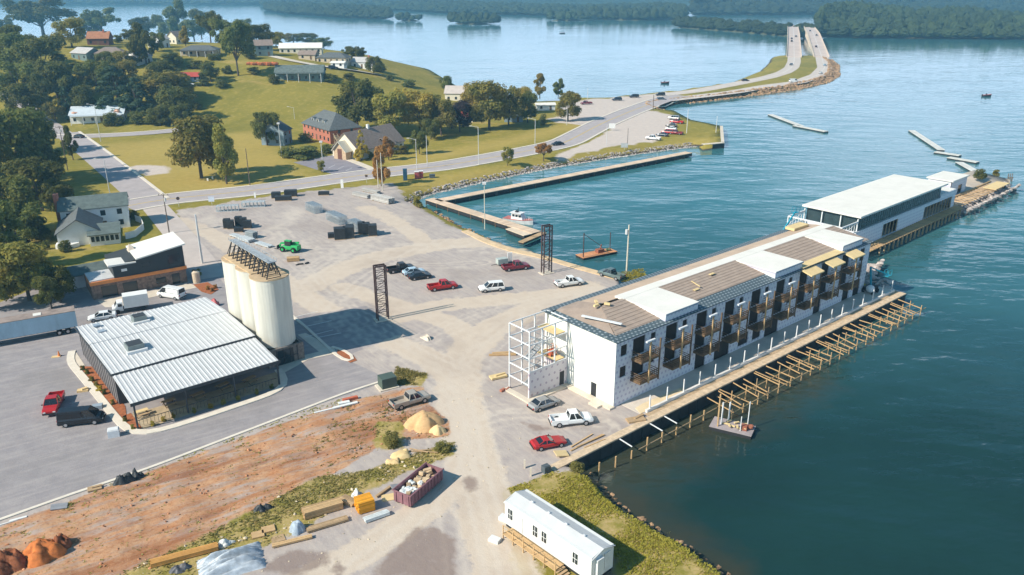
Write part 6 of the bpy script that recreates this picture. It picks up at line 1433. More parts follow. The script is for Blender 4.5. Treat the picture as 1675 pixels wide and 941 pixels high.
def trussrow(px, py, Lx, W, h, rot, label, n=9):
    X, Y, Z = att(px, py); o = thing('truss_row', label, 'trusses', (X, Y, 0), R(rot), 'rows of upright grey trusses')
    for k in range(n):
        y = -W / 2 + W * k / (n - 1); m = MB(); m.bar((-Lx / 2, y, .06), (Lx / 2, y, .06), .09); m.bar((-Lx / 2, y, h), (Lx / 2, y, h), .09)
        for i in range(7): x = -Lx / 2 + Lx * i / 6; m.bar((x, y, .06), (x, y, h), .07); (m.bar((x, y, .06), (x + Lx / 6, y, h), .05) if i < 6 else None)
        m.build('truss', silverm, o)
trussrow(373, 345, 5.6, 1.6, 1.5, 10, 'row of upright grey trusses at the road corner of the yard', 7); trussrow(415, 338, 6.0, 1.8, 1.4, 8, 'row of upright grey trusses second along the road side', 8)
trussrow(514, 346, 2.4, 5.0, 2.1, 40, 'pale upright trusses in the middle of the yard, farthest row', 14); trussrow(551, 363, 2.4, 6.6, 2.1, 40, 'pale upright trusses in the middle of the yard, second row', 18); trussrow(583, 374, 2.2, 4.2, 2.0, 40, 'pale upright trusses between the two black pallet rows', 12)
bundle(403, 394, 4.2, 2.0, .8, -38, 'flat grey steel bundle beside the small tan stack behind the silos', silverm); bundle(388, 388, 4.0, 1.6, .5, -38, 'low pale steel bundle left of the small tan stack', silverm)
bundle(412, 389, 2.6, 1.6, 1.7, -30, 'two tier stack of tan topped panels behind the silos', panelm, 'panel_stack', 4, 'stacks of panels')
bundle(432, 402, 5.0, 1.5, .5, -38, 'grey steel bundle on the gravel behind the silo frame', silverm)
for a in (((452, 324, 2.4, 1.6, 1.7, 8), 'dark panel stack at the road side, left of two'), ((476, 321, 3.4, 1.8, 1.8, 8), 'dark panel stack at the road side, right of two'), ((464, 328, 4.4, 1.6, 1.3, 8), 'long dark panel stack in front of the road side pair'), ((530, 319, 3.0, 1.4, 1.0, 6), 'single low dark panel stack near the road sign')):
    pallet_stack(*a[0], a[1], blackwrap, 'dark panel stacks along the road', rows=4)
for a in (((592, 322, 6.4, 1.8, 1.1, -38), 'pale deck panel stack, left of the three by the harbour corner'), ((626, 330, 7.4, 2.4, 1.7, -40), 'tall pale deck panel stack, nearest of the three by the harbour corner'), ((607, 315, 6.4, 1.6, 1.0, -38), 'pale deck panel stack, farthest of the three by the harbour corner')):
    bundle(*a[0], a[1], mat('pale_deck_panel', (.44, .42, .39), .6, .15, 1, isl=.25), 'panel_stack', 4, 'stacks of deck panels')
def lumber(px, py, Lx, W, h, rot, label, mm=woodm, layers=5, group='stacks of lumber'):
    X, Y, Z = att(px, py); o = thing('lumber_stack', label, 'lumber', (X, Y, 0), R(rot), group); q = random.Random(px * 3 + py); m = MB(); n = max(2, int(W / .22))
    for i in range(layers):
        for j in range(n):
            d = q.uniform(-.06, .06); z = .1 + (h - .1) * i / layers; y = -W / 2 + W * j / n; m.bx(-Lx / 2 + d, Lx / 2 + d, y + .015, y + W / n - .015, z + .012, z + (h - .1) / layers - .012)
    m.build('boards', mm, o); m = MB()
    for x in (-Lx * .36, Lx * .36): m.bx(x - .06, x + .06, -W / 2, W / 2, 0, .1)
    m.build('bearers', woodd, o); return o
lumber(480, 427, 2.6, 1.3, .9, 15, 'square timber stack right behind the silo frame')
lumber(528, 838, 4.4, 1.3, 1.0, 28, 'big tan lumber stack, left of the orange panels'); lumber(536, 860, 4.6, .9, .35, 28, 'low stack of brown boards in front of the big lumber stack', woodd, 2)
lumber(478, 888, 4.2, .55, .35, 23, 'thin bundle of yellow boards right of the grey covered heap', woodm, 2); lumber(303, 912, 6.6, .9, .6, 25, 'long orange brown plank stack left of the silver sheeting', mat('orange_planks', alb(226, 166, 92), .85, .12, 2, isl=.25), 3)
lumber(570, 822, 2.2, 1.1, .45, -35, 'short grey board stack between the lumber and the orange panels', woodd, 2)
OS = lumber(597, 833, 1.9, 1.7, 1.5, 28, 'bright orange yellow stack of form panels', mat('orange_yellow_panel', alb(240, 164, 44, 1.1), .7, .1, 1, isl=.2), 8)
lumber(616, 848, 2.9, .75, .5, 32, 'white wrapped boards right in front of the orange panels', mat('white_plastic_wrap', (.62, .64, .62), .4, .15, 2), 2)
# tarpaulins and sheeting
def heap(px, py, sx, sy, h, rot, label, mm, seed, name='covered_heap', cat='heap', nx=22, ny=16, ridge=0.0, amp=.12, kind=None):
    X, Y, Z = att(px, py); q = random.Random(seed); V = []; ph = [q.uniform(0, 6) for _ in range(8)]
    for j in range(ny):
        for i in range(nx):
            x = -1 + 2 * i / (nx - 1); y = -1 + 2 * j / (ny - 1); r = max(abs(x), abs(y)) if ridge else min(1, math.hypot(x, y)); e = (1 - r ** 2.2) ** .8 if r < 1 else 0
            z = h * e * (1 + amp * ((math.sin(2 * x + ph[0]) + 1.5 * math.sin(8 * y + ph[1] + 1.5 * x) + 1.2 * math.sin(19 * y + ph[2] - 2 * x) + .9 * math.sin(31 * y + ph[3] + 3 * x)) if ridge else (math.sin(6 * x + ph[0] + 2 * y) + math.sin(9 * y + ph[1]) + .7 * math.sin(17 * y + ph[2] + 3 * x))) + q.uniform(-.5, .5) * amp * (.4 if ridge else 1))
            kx = 1 if ridge else (1 / max(1e-6, math.hypot(x, y)) * max(abs(x), abs(y)) if (x or y) else 1)
            V.append((x * sx / 2 * kx + q.uniform(-.04, .04) * sx * .3, y * sy / 2 * kx, max(-.05, z - .05)))
    m = MB(); m.add(V, [(j * nx + i, j * nx + i + 1, (j + 1) * nx + i + 1, (j + 1) * nx + i) for j in range(ny - 1) for i in range(nx - 1)])
    o = mkobj(name, m.mesh(name, mm, True), None, (X, Y, Z), R(rot)); tag(o, label, cat, kind=kind); return o
tarp = mat('silver_sheeting', (.40, .44, .48), .4, .3, 1.6, bump=.3, spec=.5); bluetarp = mat('grey_blue_tarp', (.34, .40, .46), .5, .2, 2, bump=.3)
heap(378, 922, 6.6, 4.4, .8, 25, 'crumpled silver grey plastic sheeting at the bottom edge', tarp, 1, 'plastic_sheeting', 'sheeting', 40, 90, 1.0, .24)
heap(487, 868, 1.9, 1.9, 1.3, 0, 'grey blue covered heap beside the thin yellow boards', bluetarp, 2, amp=.06)
heap(366, 892, 2.6, 1.0, .5, 30, 'white crumpled plastic behind the silver sheeting', mat('white_plastic_wrap', (.62, .64, .62), .4, .15, 2), 3, 'plastic_sheeting', 'sheeting', amp=.4)
heap(584, 814, 1.5, 1.3, .8, 20, 'white and dark bagged bundle behind the orange panels', mat('white_plastic_wrap', (.62, .64, .62), .4, .15, 2), 4, 'bagged_bundle', 'bundle', amp=.35)
heap(430, 834, 2.6, 1.1, .5, 25, 'dark plastic pipe heap in the weeds', mat('black_plastic', (.03, .035, .04), .5, .2, 2), 5, 'plastic_heap', 'heap', amp=.5)
heap(295, 932, 2.4, 1.4, .45, 25, 'dark corrugated sheets at the bottom edge left of the silver sheeting', mat('dark_sheet_metal', (.10, .10, .11), .5, .3, 2), 6, 'metal_sheets', 'sheets', amp=.35)
sand = mat('yellow_sand', alb(222, 180, 130), .95, .15, 1.5, bump=.5); sand2 = mat('pale_sand', alb(238, 206, 152), .95, .12, 1.5, bump=.5); claym = mat('orange_clay', alb(206, 122, 66), .95, .3, 1.6, bump=.8); claym2 = mat('brown_clay', alb(150, 92, 62), .95, .35, 2.5, bump=.9)
heap(694, 694, 5.6, 4.6, 1.8, 10, 'large pile of yellow sand beside the dirt track', sand, 7, 'sand_pile', 'sand pile', 26, 22, amp=.06)
heap(716, 707, 2.4, 2.2, 1.0, 0, 'small pile of pale sand in front of the large sand pile', sand2, 8, 'sand_pile', 'sand pile', amp=.06)
heap(70, 908, 4.6, 4.2, 1.6, 10, 'bright orange clay mound at the lower left', claym, 9, 'clay_mound', 'mound', 30, 26, amp=.12); heap(12, 925, 4.2, 4.0, 1.5, 0, 'dark brown clay mound cut by the left edge', claym2, 10, 'clay_mound', 'mound', 30, 26, amp=.18)
heap(100, 893, 2.2, 2.6, 1.1, 0, 'brown spoil heap on the right side of the orange mound', claym2, 11, 'clay_mound', 'mound', 26, 22, amp=.2)
# roll-off dumpster
p, q = at(672, 833), at(718, 793); an = math.atan2(q[1] - p[1], q[0] - p[0]); dpm = mat('faded_maroon_paint', (.25, .12, .135), .65, .18, 1.2, grime=.25)
DP = thing('rolloff_dumpster', 'maroon open roll-off dumpster full of waste', 'dumpster', (p[0], p[1], 0), an); LD = 6.4
m = MB(); m.bx(0, LD, 0, .09, .3, 1.75); m.bx(0, LD, 2.31, 2.4, .3, 1.75); m.bx(0, .09, .09, 2.31, .3, 1.75); m.bx(LD - .09, LD, .09, 2.31, .3, 1.75); m.bx(.09, LD - .09, .09, 2.31, .3, .4); m.build('container', dpm, DP)
m = MB()
for k in range(10):
    x = .2 + .64 * k; m.bx(x, x + .14, -.12, -.003, .35, 1.7); m.bx(x, x + .14, 2.403, 2.52, .35, 1.7)
m.bx(-.1, LD + .1, -.14, .0, 1.7, 1.82); m.bx(-.1, LD + .1, 2.4, 2.54, 1.7, 1.82); m.bx(-.1, -.003, -.0, 2.4, 1.7, 1.82)
for y in (.2, 1.1, 2.0): m.bx(-.1, -.003, y, y + .14, .3, 1.7)
m.build('ribs', dpm, DP)
for y in (.3, 1.9): m = MB(); m.bx(.1, LD - .1, y, y + .18, .12, .3); m.build('skid', trimm, DP)
for x, y in ((.3, .25), (.3, 1.95), (LD - .4, .25), (LD - .4, 1.95)): m = MB(); m.tube((x, y, .14), (x, y + .25, .14), .14, 10); m.build('wheel', trimm, DP)
q_ = random.Random(5); px_ = DP.location; wastes = []
for k in range(26):
    x, y = q_.uniform(.6, LD - .7), q_.uniform(.5, 1.9); wastes.append((x, y))
m = MB()
for k, (x, y) in enumerate(wastes[:18]): m.box((x, y, 1.0 + q_.uniform(0, .5)), (q_.uniform(.4, 1.1), q_.uniform(.3, .7), q_.uniform(.1, .5)), q_.uniform(0, 3), q_.uniform(-.5, .5))
m.bx(.1, LD - .1, .1, 2.3, .4, .95); o = m.build('waste_load', mat('mixed_waste', alb(214, 186, 150), .9, .3, 1.6, isl=.4), None, loc=tuple(DP.location), rz=an); tag(o, 'heap of boards, boxes and wrapping filling the maroon dumpster', 'waste', kind=None)
m = MB()
for k, (x, y) in enumerate(wastes[18:]): m.blob((x * .55 + .3, y, 1.35), q_.uniform(.3, .55), k, (1, 1, .6), .5)
o = m.build('plastic_waste', mat('white_plastic_wrap', (.62, .64, .62), .4, .15, 2), None, loc=tuple(DP.location), rz=an); tag(o, 'white plastic wrapping on top of the dumpster load', 'waste')
# office trailer with timber deck
p, q = at(826, 862), at(966, 960); an = math.atan2(q[1] - p[1], q[0] - p[0]); LT = math.dist(p, q); HT = 3.4
OT = thing('office_trailer', 'white site office trailer with shallow pitched roof, timber deck and steps', 'office trailer', (p[0], p[1], 0), an)
whs = mat('white_trailer_siding', (.70, .70, .67), .6, .04, .6, grime=.06); WT = 3.3
m = MB(); m.bx(0, LT, 0, WT, .55, HT); m.add([(LT, 0, HT), (LT, WT, HT), (LT, WT / 2, HT + .36)], [(0, 1, 2)]); m.add([(0, 0, HT), (0, WT, HT), (0, WT / 2, HT + .36)], [(0, 2, 1)]); m.build('body', whs, OT)
m = MB(); gable(m, 0, LT, 0, WT, HT, .39, .12, .07); m.build('roof', mat('pale_grey_roof', (.56, .56, .55), .5, .08, .6), OT)
m = MB()
for k in range(int(LT / .4)): m.bx(.2 + .4 * k, .215 + .4 * k, -.012, -.002, .6, HT - .2)
m.bx(-.02, LT + .02, -.05, -.002, HT - .22, HT - .1); m.build('siding_seams', mat('grey_seam', (.55, .55, .54), .6), OT)
for x in (LT * .07, LT * .375, LT * .48, LT * .83):
    m = MB(); m.bx(x - .32, x + .32, -.06, -.003, 1.55, 2.75); w = m.build('window', glassm, OT); m = MB(); m.bx(x - .36, x + .36, -.075, -.06, 2.12, 2.18); m.bx(x - .03, x + .03, -.074, -.06, 1.55, 2.75); m.build('frame', whs, w)
m = MB(); m.bx(LT * .155, LT * .225, -.07, -.003, .75, 2.75); m.build('door', mat('pale_door', (.68, .68, .66), .5), OT)
m = MB(); m.bx(LT + .003, LT + .35, .55, 1.5, 1.0, 3.0); m.build('wall_air_unit', steel_w, OT); m = MB(); m.bx(LT + .003, LT + .1, 1.9, 2.7, 1.0, 3.0); m.build('rear_door', mat('pale_door', (.68, .68, .66), .5), OT)
m = MB(); m.bx(.1, LT - .1, .1, WT - .1, .15, .55); m.build('chassis', trimm, OT)
for k in range(4): m = MB(); m.blob((LT * (.2 + .2 * k), WT / 2, HT + .42), .2, k, (1, 1, .6), .1); m.build('roof_vent', steel_w, OT)
m = MB(); m.bx(LT * .1, LT * .72, -1.5, -.08, .55, .66); dk = m.build('deck', woodm, OT)
m = MB()
for k in range(6): x = LT * (.1 + .124 * k); m.bx(x, x + .1, -1.5, -1.4, 0, 1.7)
for z in (1.15, 1.65): m.bx(LT * .1, LT * .72, -1.47, -1.42, z, z + .07)
m.build('railing', woodm, dk)
for k in range(3): m = MB(); x = LT * .72 + .32 * k; m.bx(x, x + .32, -1.45, -.2, .44 - .17 * k, .5 - .17 * k); m.build('step', woodd, dk)
for (x, y, h, mm, l) in ((-.9, .8, .5, steel_w, 'white box leaning at the far end of the office trailer'), (LT * .08, -2.4, .35, whs, 'white sheet lying beside the deck of the office trailer')):
    m = MB(); m.box((0, 0, h / 2), (1.2, .8, h), .3); o = m.build('storage_box', mm, None, loc=(p[0] + x * math.cos(an) - y * math.sin(an), p[1] + x * math.sin(an) + y * math.cos(an), 0), rz=an); tag(o, l, 'box')
slabs(893, 772, [(0, 0, .45, .9, .8, .9, .6, 0), (0, 0, .93, .7, .6, .08, .6, 0)], mat('dark_grey_metal', (.09, .11, .12), .5), 'dark grey meter box where the quay wall meets the grassy bank', 'meter_box', 'box'); slabs(868, 779, [(0, 0, .6, .22, .22, 1.2, 0, 0)], conc, 'pale concrete post at the head of the grassy bank, right of two', 'concrete_post', 'post'); slabs(858, 766, [(0, 0, .6, .22, .22, 1.2, 0, 0)], conc, 'pale concrete post at the head of the grassy bank, left of two', 'concrete_post', 'post'); slabs(565, 664, [(0, 0, .1, 3.6, .5, .18, .5, 0), (-2.6, -1.5, .1, 3.0, .3, .16, .5, 0), (-.3, .6, .2, 1.6, .6, .2, .4, 0)], white_w, 'white boards along the kerb at the top of the clay strip', 'loose_boards'); slabs(573, 655, [(0, 0, .25, 2.2, .5, .4, .5, 0)], mat('orange_red_paint', (.55, .13, .06), .5), 'orange red safety mesh roll beside the white boards', 'mesh_roll', 'roll')
# transformer
X, Y, Z = att(634, 632); TF = thing('transformer_box', 'dark green transformer box on a pale pad beside the clay strip', 'transformer', (X, Y, 0), R(30))
m = MB(); m.bx(-1.15, 1.15, -.95, .95, .15, 1.75); m.build('cabinet', mat('dark_green_metal', (.075, .105, .085), .5, .12, 1), TF); m = MB(); m.bx(-1.6, 1.4, -1.25, 1.15, 0, .15); m.build('pad', conc, TF); m = MB(); m.bx(-.02, .02, -.97, -.953, .2, 1.7); m.bx(-1.1, 1.1, -1.0, -.953, 1.6, 1.75); m.build('doors', mat('dark_green_metal', (.075, .105, .085), .5, .12, 1), TF)
# utility and lamp poles
polem = mat('weathered_pole', (.15, .115, .09), .9, .25, 3); palepole = mat('pale_metal_pole', (.60, .59, .57), .5, .08, 1); creampole = mat('cream_pole', (.62, .56, .45), .7, .12, 2)
def pole(px, py, top, kind, label, mm=polem, r=.16, arm=2.2):
    X, Y, Z = att(px, py); h = zup(px, top, Y) - Z; o = thing('lamp_post' if kind == 'lamp' else 'flagpole' if kind == 'flag' else 'utility_pole', label, {'lamp': 'street lamp', 'flag': 'flagpole'}.get(kind, 'utility pole'), (X, Y, Z), 0, {'lamp': 'street lamps', 'flag': 'pale masts by the lakeside lawn'}.get(kind, 'utility poles'))
    m = MB(); m.cyl(0, 0, -.5, h, r, 8, r * .65); m.build('pole', mm, o)
    if kind == 'cross':
        m = MB(); m.bar((-1.2, 0, h - .5), (1.2, 0, h - .5), .12); [m.cyl(x, 0, h - .44, h - .2, .06, 6) for x in (-1.1, -.4, .4, 1.1)]; m.build('crossarm', mm, o)
        m = MB(); m.cyl(.35, -.2, h - 2.0, h - 1.1, .25, 10); m.build('transformer_can', palepole, o)
    elif kind == 'can': m = MB(); m.cyl(-.42, 0, h - 2.0, h - 1.0, .3, 10); m.build('transformer_can', palepole, o)
    elif kind == 'lamp':
        m = MB(); m.bar((0, 0, h - .1), (-arm, 0, h + .35), .09); m.build('lamp_arm', mm, o); m = MB(); m.box((-arm - .25, 0, h + .36), (.8, .3, .16)); m.build('lamp_head', palepole, o)
    elif kind == 'ball': m = MB(); m.box((0, 0, h), (.9, .9, .5)); m.build('lamp_head', palepole, o)
    return o
for a in ((331, 431, 351, 'plain', 'thick white pole beside the worn road behind the silos', palepole, .28), (277, 382, 316, 'cross', 'wooden utility pole with crossarm at the street corner'), (180, 318, 262, 'lamp', 'grey lamp post on the side street beside the white house', palepole, .13), (111, 279, 206, 'cross', 'dark utility pole beside the side street, against the trees'),
          (1025, 443, 368, 'can', 'pale utility pole with transformer can at the harbour edge', creampole, .2), (409, 304, 243, 'plain', 'dark wooden pole on the near lawn beside the road'), (165, 232, 172, 'lamp', 'lamp post at the upper street below the damaged house', palepole, .13), (793, 372, 300, 'ball', 'pale lamp post on the inner bank of the boardwalk', creampole, .13),
          (529, 281, 232, 'ball', 'pale floodlight pole in the church car park', palepole, .14), (461, 258, 202, 'ball', 'pale floodlight pole beside the small blue house', palepole, .14), (783, 270, 208, 'lamp', 'tall lamp post on the road verge left of the olive shrub', palepole, .13), (626, 312, 250, 'plain', 'wooden pole before the russet tree, right of two', creampole, .16), (619, 308, 262, 'plain', 'wooden pole before the russet tree, left of two', creampole, .16),
          (699, 272, 222, 'plain', 'thin pole on the lawn right of the taupe roofed hall', palepole, .12), (682, 278, 228, 'lamp', 'lamp post in front of the dark tree by the taupe roofed hall', palepole, .12), (875, 250, 195, 'lamp', 'lamp post on the lawn left of the junction', palepole, .12), (927, 205, 178, 'lamp', 'lamp post in front of the junction tree', palepole, .12), (1068, 181, 155, 'plain', 'dark wooden pole at the causeway shore', polem, .2), (961, 162, 144, 'plain', 'pale pole on the shore at the junction', palepole, .12),
          (992, 238, 203, 'plain', 'pale pole on the verge before the pale car park', palepole, .12), (1026, 242, 210, 'plain', 'dark thin pole at the near edge of the pale car park', polem, .12), (482, 195, 176, 'lamp', 'small lamp on the open field behind the brick house', palepole, .1),
          (1123, 218, 178, 'flag', 'tall white mast on the lakeside lawn beside the parked cars', palepole, .16), (1171, 217, 190, 'flag', 'white mast near the corner of the lakeside lawn', palepole, .14)): pole(*a)
# signs
def sign(px, py, h, w, sh, mm, label, rot=0, octo=False, cat='sign'):
    X, Y, Z = att(px, py); o = thing('road_sign', label, cat, (X, Y, Z), R(rot), 'signs along the roads')
    m = MB(); m.cyl(0, .06, 0, h, .05, 6); m.build('sign_post', palepole, o); m = MB()
    if octo: m.tube((0, -.04, h), (0, 0, h), w / 2, 8)
    else: m.bx(-w / 2, w / 2, -.04, 0, h - sh, h)
    m.build('sign_panel', mm, o)
sign(293, 339, 2.4, .95, .95, mat('dark_sign_back', (.10, .07, .06), .5), 'dark octagonal stop sign seen from behind at the street corner', 20, True); sign(347, 337, 2.6, 1.5, 1.4, mat('pale_blue_sign', (.58, .64, .72), .5), 'pale square sign at the corner of the yard', 5)
sign(560, 309, 2.8, .8, 2.6, white_w, 'tall white sign post at the road side of the yard', 0); sign(600, 300, 2.6, .8, .7, mat('dark_sign_back', (.10, .07, .06), .5), 'small dark sign left of the russet tree')
sign(418, 328, 2.2, .5, 1.4, white_w, 'narrow white sign between the grey truss rows and road'); sign(1021, 246, 2.6, 2.6, 1.6, mat('grey_sign', (.5, .5, .48), .5), 'wide grey sign board at the near edge of the pale car park'); sign(1001, 214, 3.0, 2.6, 2.0, white_w, 'white sign board on the verge of the pale car park')
for x, y, l in ((340, 297, 'small white marker on the near lawn, left'), (348, 294, 'small white marker on the near lawn, right')): sign(x, y, 1.0, .5, .8, white_w, l)
# toilets and boxes at the road
def cabin(px, py, w, d, h, mm, label, name='portable_toilet', rot=10, roof=True):
    X, Y, Z = att(px, py); o = thing(name, label, 'portable toilet' if name == 'portable_toilet' else 'box', (X, Y, Z), R(rot)); m = MB(); m.bx(-w / 2, w / 2, -d / 2, d / 2, 0, h); m.build('cabin', mm, o)
    m = MB(); m.bx(-w / 2 - .06, w / 2 + .06, -d / 2 - .06, d / 2 + .06, h, h + .12); m.build('roof', steel_w if roof else mm, o); m = MB(); m.bx(-w * .3, w * .3, -d / 2 - .04, -d / 2 - .003, .1, h - .2); m.build('door', mm, o)
cabin(663, 295, 1.2, 1.2, 3.4, mat('dark_blue_plastic', (.03, .10, .17), .5), 'tall dark blue cabin standing at the road', roof=False); cabin(682, 292, 1.3, 1.3, 2.1, mat('red_plastic', (.45, .10, .10), .5), 'red portable toilet with white roof, left of two'); cabin(689, 291, 1.2, 1.2, 2.1, mat('red_plastic', (.45, .10, .10), .5), 'red portable toilet with white roof, right of two')
cabin(707, 291, 1.7, 1.2, 1.0, mat('dark_grey_metal', (.09, .11, .12), .5), 'low dark box right of the red portable toilets', 'equipment_box', roof=False)
PT = thing('storage_tank', 'tan upright cylindrical tank beside the orange banded building', 'tank', (*att(322, 462)[:2], 0)); m = MB(); m.cyl(0, 0, 0, 2.2, .75, 18); m.cyl(0, 0, 2.2, 2.5, .75, 18, .3); m.build('tank_shell', mat('tan_plastic', (.62, .50, .36), .6), PT); m = MB(); m.cyl(0, 0, 2.5, 2.65, .32, 12); m.build('lid', trimm, PT)
# generator and bits in the yard
X, Y, Z = att(822, 434); GE = thing('generator', 'grey green trailer generator with upright pipes beside the dark red pickup', 'generator', (X, Y, 0), R(25)); m = MB(); m.bx(-1.3, 1.0, -.7, .7, .45, 1.6); m.build('housing', mat('grey_green_paint', (.42, .46, .42), .5, .1, 1), GE)
for k in range(4): m = MB(); m.cyl(1.3 + .3 * k, .1, .3, 2.6, .09, 8); m.build('pipe', steel_w, GE)
m = MB(); m.bx(-1.2, 2.4, -.5, .5, .3, .45); m.bar((-1.3, 0, .4), (-2.6, 0, .35), .1); m.build('frame', trimm, GE)
for s in (-.75, .75): m = MB(); m.tube((0, s - .08, .33), (0, s + .08, .33), .33, 12); m.build('wheel', tyrem, GE)
X, Y, Z = att(697, 554); o = heap(697, 554, 2.4, 1.2, .35, -50, 'broken concrete lumps on the gravel right of the steel tower', conc, 21, 'concrete_rubble', 'rubble', 12, 10, 1.0, .5)
heap(655, 747, 2.6, 1.6, .5, 20, 'pale broken boards in the weeds above the dumpster', ply, 22, 'board_heap', 'boards', 12, 10, 1.0, .5); heap(642, 756, 1.8, 1.2, .4, 10, 'heap of pale cardboard left of the broken boards', sand2, 23, 'cardboard_heap', 'heap', 12, 10, 1.0, .5)
heap(204, 790, 2.8, 1.2, .9, 25, 'heap of black plastic bags beside the kerb of the clay strip', mat('black_plastic', (.03, .035, .04), .5, .2, 2), 24, 'rubbish_bags', 'bags', 18, 14, amp=.4); heap(224, 781, 1.8, 1.0, .7, 25, 'smaller black bag heap right of the first', mat('black_plastic', (.03, .035, .04), .5, .2, 2), 25, 'rubbish_bags', 'bags', 18, 14, amp=.4)
slabs(652, 798, [(0, 0, .25, 1.9, .9, .08, .5, .2)], mat('grey_door_panel', (.30, .30, .31), .6), 'grey door panel lying against the dumpster', 'door_panel'); slabs(97, 830, [(0, 0, .12, 1.7, 1.1, .12, .4, .1)], mat('grey_door_panel', (.30, .30, .31), .6), 'grey slab lying on the clay by the kerb', 'grey_slab')
slabs(155, 800, [(0, 0, .1, 1.5, 1.0, .15, .5, 0), (.3, .2, .25, 1.2, .2, .1, .5, 0)], woodd, 'weathered pallet lying beside the black bags', 'loose_pallet', 'pallet'); slabs(30, 850, [(0, 0, .08, 1.7, .3, .12, .5, 0), (-1.0, -.8, .06, 2.4, .14, .1, .6, 0)], white_w, 'white boards on the clay at the left edge', 'loose_boards')
slabs(422, 876, [(0, 0, .1, 1.3, 1.1, .16, .4, 0)], woodm, 'small timber pallet in the weeds, left of two', 'loose_pallet', 'pallet'); slabs(439, 867, [(0, 0, .1, 1.4, 1.1, .16, .4, 0)], woodm, 'small timber pallet in the weeds, right of two', 'loose_pallet', 'pallet'); slabs(455, 882, [(0, 0, .05, 1.4, 1.1, .05, .5, 0)], woodd, 'flat weathered sheet beside the grey blue heap', 'loose_sheet')
slabs(628, 806, [(0, 0, .2, .3, 2.6, .2, -.6, 0)], woodd, 'dark beam lying left of the dumpster', 'timber_beam', 'beam'); slabs(638, 814, [(0, 0, .06, 1.9, 1.3, .06, .3, 0)], ply, 'tan plywood sheet on the ground left of the dumpster', 'plywood_sheet')
slabs(690, 740, [(0, 0, .1, 4.2, .14, .1, -.1, 0), (.6, .4, .1, 3.4, .14, .1, .12, 0), (-.4, .2, .16, 2.6, .12, .1, -.35, 0)], woodd, 'loose boards crossing behind the dumpster', 'loose_boards')
slabs(822, 582, [(0, 0, .2, 4.4, .3, .25, .05, 0), (.3, .4, .2, 3.8, .3, .25, -.05, 0), (-.2, .8, .2, 3.0, .2, .2, .15, 0)], woodm, 'bundle of tan timbers lying left of the stair tower', 'timber_bundle', 'timber'); slabs(815, 618, [(0, 0, .25, 2.6, 1.2, .3, .45, 0), (.3, .2, .5, 1.8, .3, .15, .6, 0)], ply, 'pale crate boards on the gravel below the tan timbers', 'crate_boards'); slabs(822, 640, [(0, 0, .2, .9, .4, .3, .9, 0), (.8, .5, .2, 1.2, .2, .2, 1.0, 0)], brick, 'small red and white scraps beside the stair tower', 'scrap_pieces', 'scrap')
slabs(918, 745, [(0, 0, .3, 1.7, 1.3, .12, .3, .15)], ply, 'tan plywood sheet propped near the sea wall end', 'plywood_sheet'); slabs(960, 725, [(0, 0, .1, 6.0, .2, .12, .72, 0), (.5, .3, .16, 5.0, .18, .12, .66, 0), (-.6, .5, .12, 4.4, .16, .1, .8, 0), (1, -.2, .1, 3.6, .16, .1, .62, 0)], woodm, 'long loose planks along the sea wall beside the red sports car', 'loose_planks'); slabs(1040, 688, [(0, 0, .15, 2.6, 1.2, .25, .3, 0), (.5, .6, .3, 1.8, .4, .2, .7, 0)], woodd, 'rough earth coloured boards at the near end of the promenade', 'rough_boards')
slabs(492, 433, [(0, 0, .15, 1.2, .3, .25, .3, 0), (1.2, .6, .15, .9, .4, .3, 1.0, 0), (-.6, -.3, .1, .8, .3, .2, .8, 0)], trimm, 'dark scrap bits right of the square timber stack', 'scrap_pieces', 'scrap'); slabs(160, 668, [(0, 0, .3, 1.3, .9, .5, .3, 0)], bluegrey, 'blue grey crate beside the restaurant kerb', 'plastic_crate', 'crate'); slabs(187, 713, [(0, 0, .5, 1.4, 1.1, 1.0, .4, 0), (0, 0, 1.05, 1.2, .9, .1, .4, 0)], steel_w, 'pale utility box at the corner of the restaurant kerb', 'utility_box', 'box'); slabs(136, 640, [(0, 0, .15, 1.5, .8, .3, .3, 0), (.2, .1, .4, .8, .5, .2, .8, 0)], sand2, 'pale sacks heaped on the asphalt left of the restaurant', 'sack_heap', 'sacks')
X, Y, Z = att(97, 583); TC = thing('traffic_cone', 'orange traffic cone left of the restaurant', 'cone', (X, Y, 0)); m = MB(); m.bx(-.3, .3, -.3, .3, 0, .06); m.build('cone_base', trimm, TC); m = MB(); m.cyl(0, 0, .06, .95, .24, 10, .04); m.build('cone_body', mat('orange_plastic', (.70, .22, .06), .5), TC)
slabs(92, 584, [(0, 0, .05, 1.3, .7, .08, .3, 0)], sand2, 'pale board lying beside the traffic cone', 'loose_board')
X, Y, Z = att(349, 499); o = heap(349, 500, 2.2, 1.2, 1.0, 0, 'red machine part behind the silos corner of the restaurant roof', mat('red_plastic', (.45, .10, .10), .5), 31, 'red_machine', 'machine', 12, 10, 1.0, .3)
RF = thing('red_hedge', 'bed of orange red flowers and fence on the hill lawn', 'flower bed', att(430, 107)); m = MB()
for k in range(26): m.blob((-7.5 + .6 * k, math.sin(k) * .4, .8), .75, k, (1, .8, 1), .4)
m.build('foliage', mat('orange_red_flower', (.50, .15, .055), .9, .3, 1), RF); m = MB(); [m.bx(-8 + 1.6 * k, -7.9 + 1.6 * k, -1.3, -1.2, 0, 1.2) for k in range(11)]; m.bx(-8, 8.2, -1.32, -1.22, 1.0, 1.1); m.build('fence', darkwood, RF)
slabs(312, 247 + 12, [], woodd, 'x', 'x') if False else None
heap(300, 262, 3.2, 1.6, .8, 0, 'small heap of orange brush beside the big lawn oak', mat('orange_brush', (.36, .17, .06), .95, .3, 2), 33, 'brush_heap', 'heap', 14, 10, 0, .5)

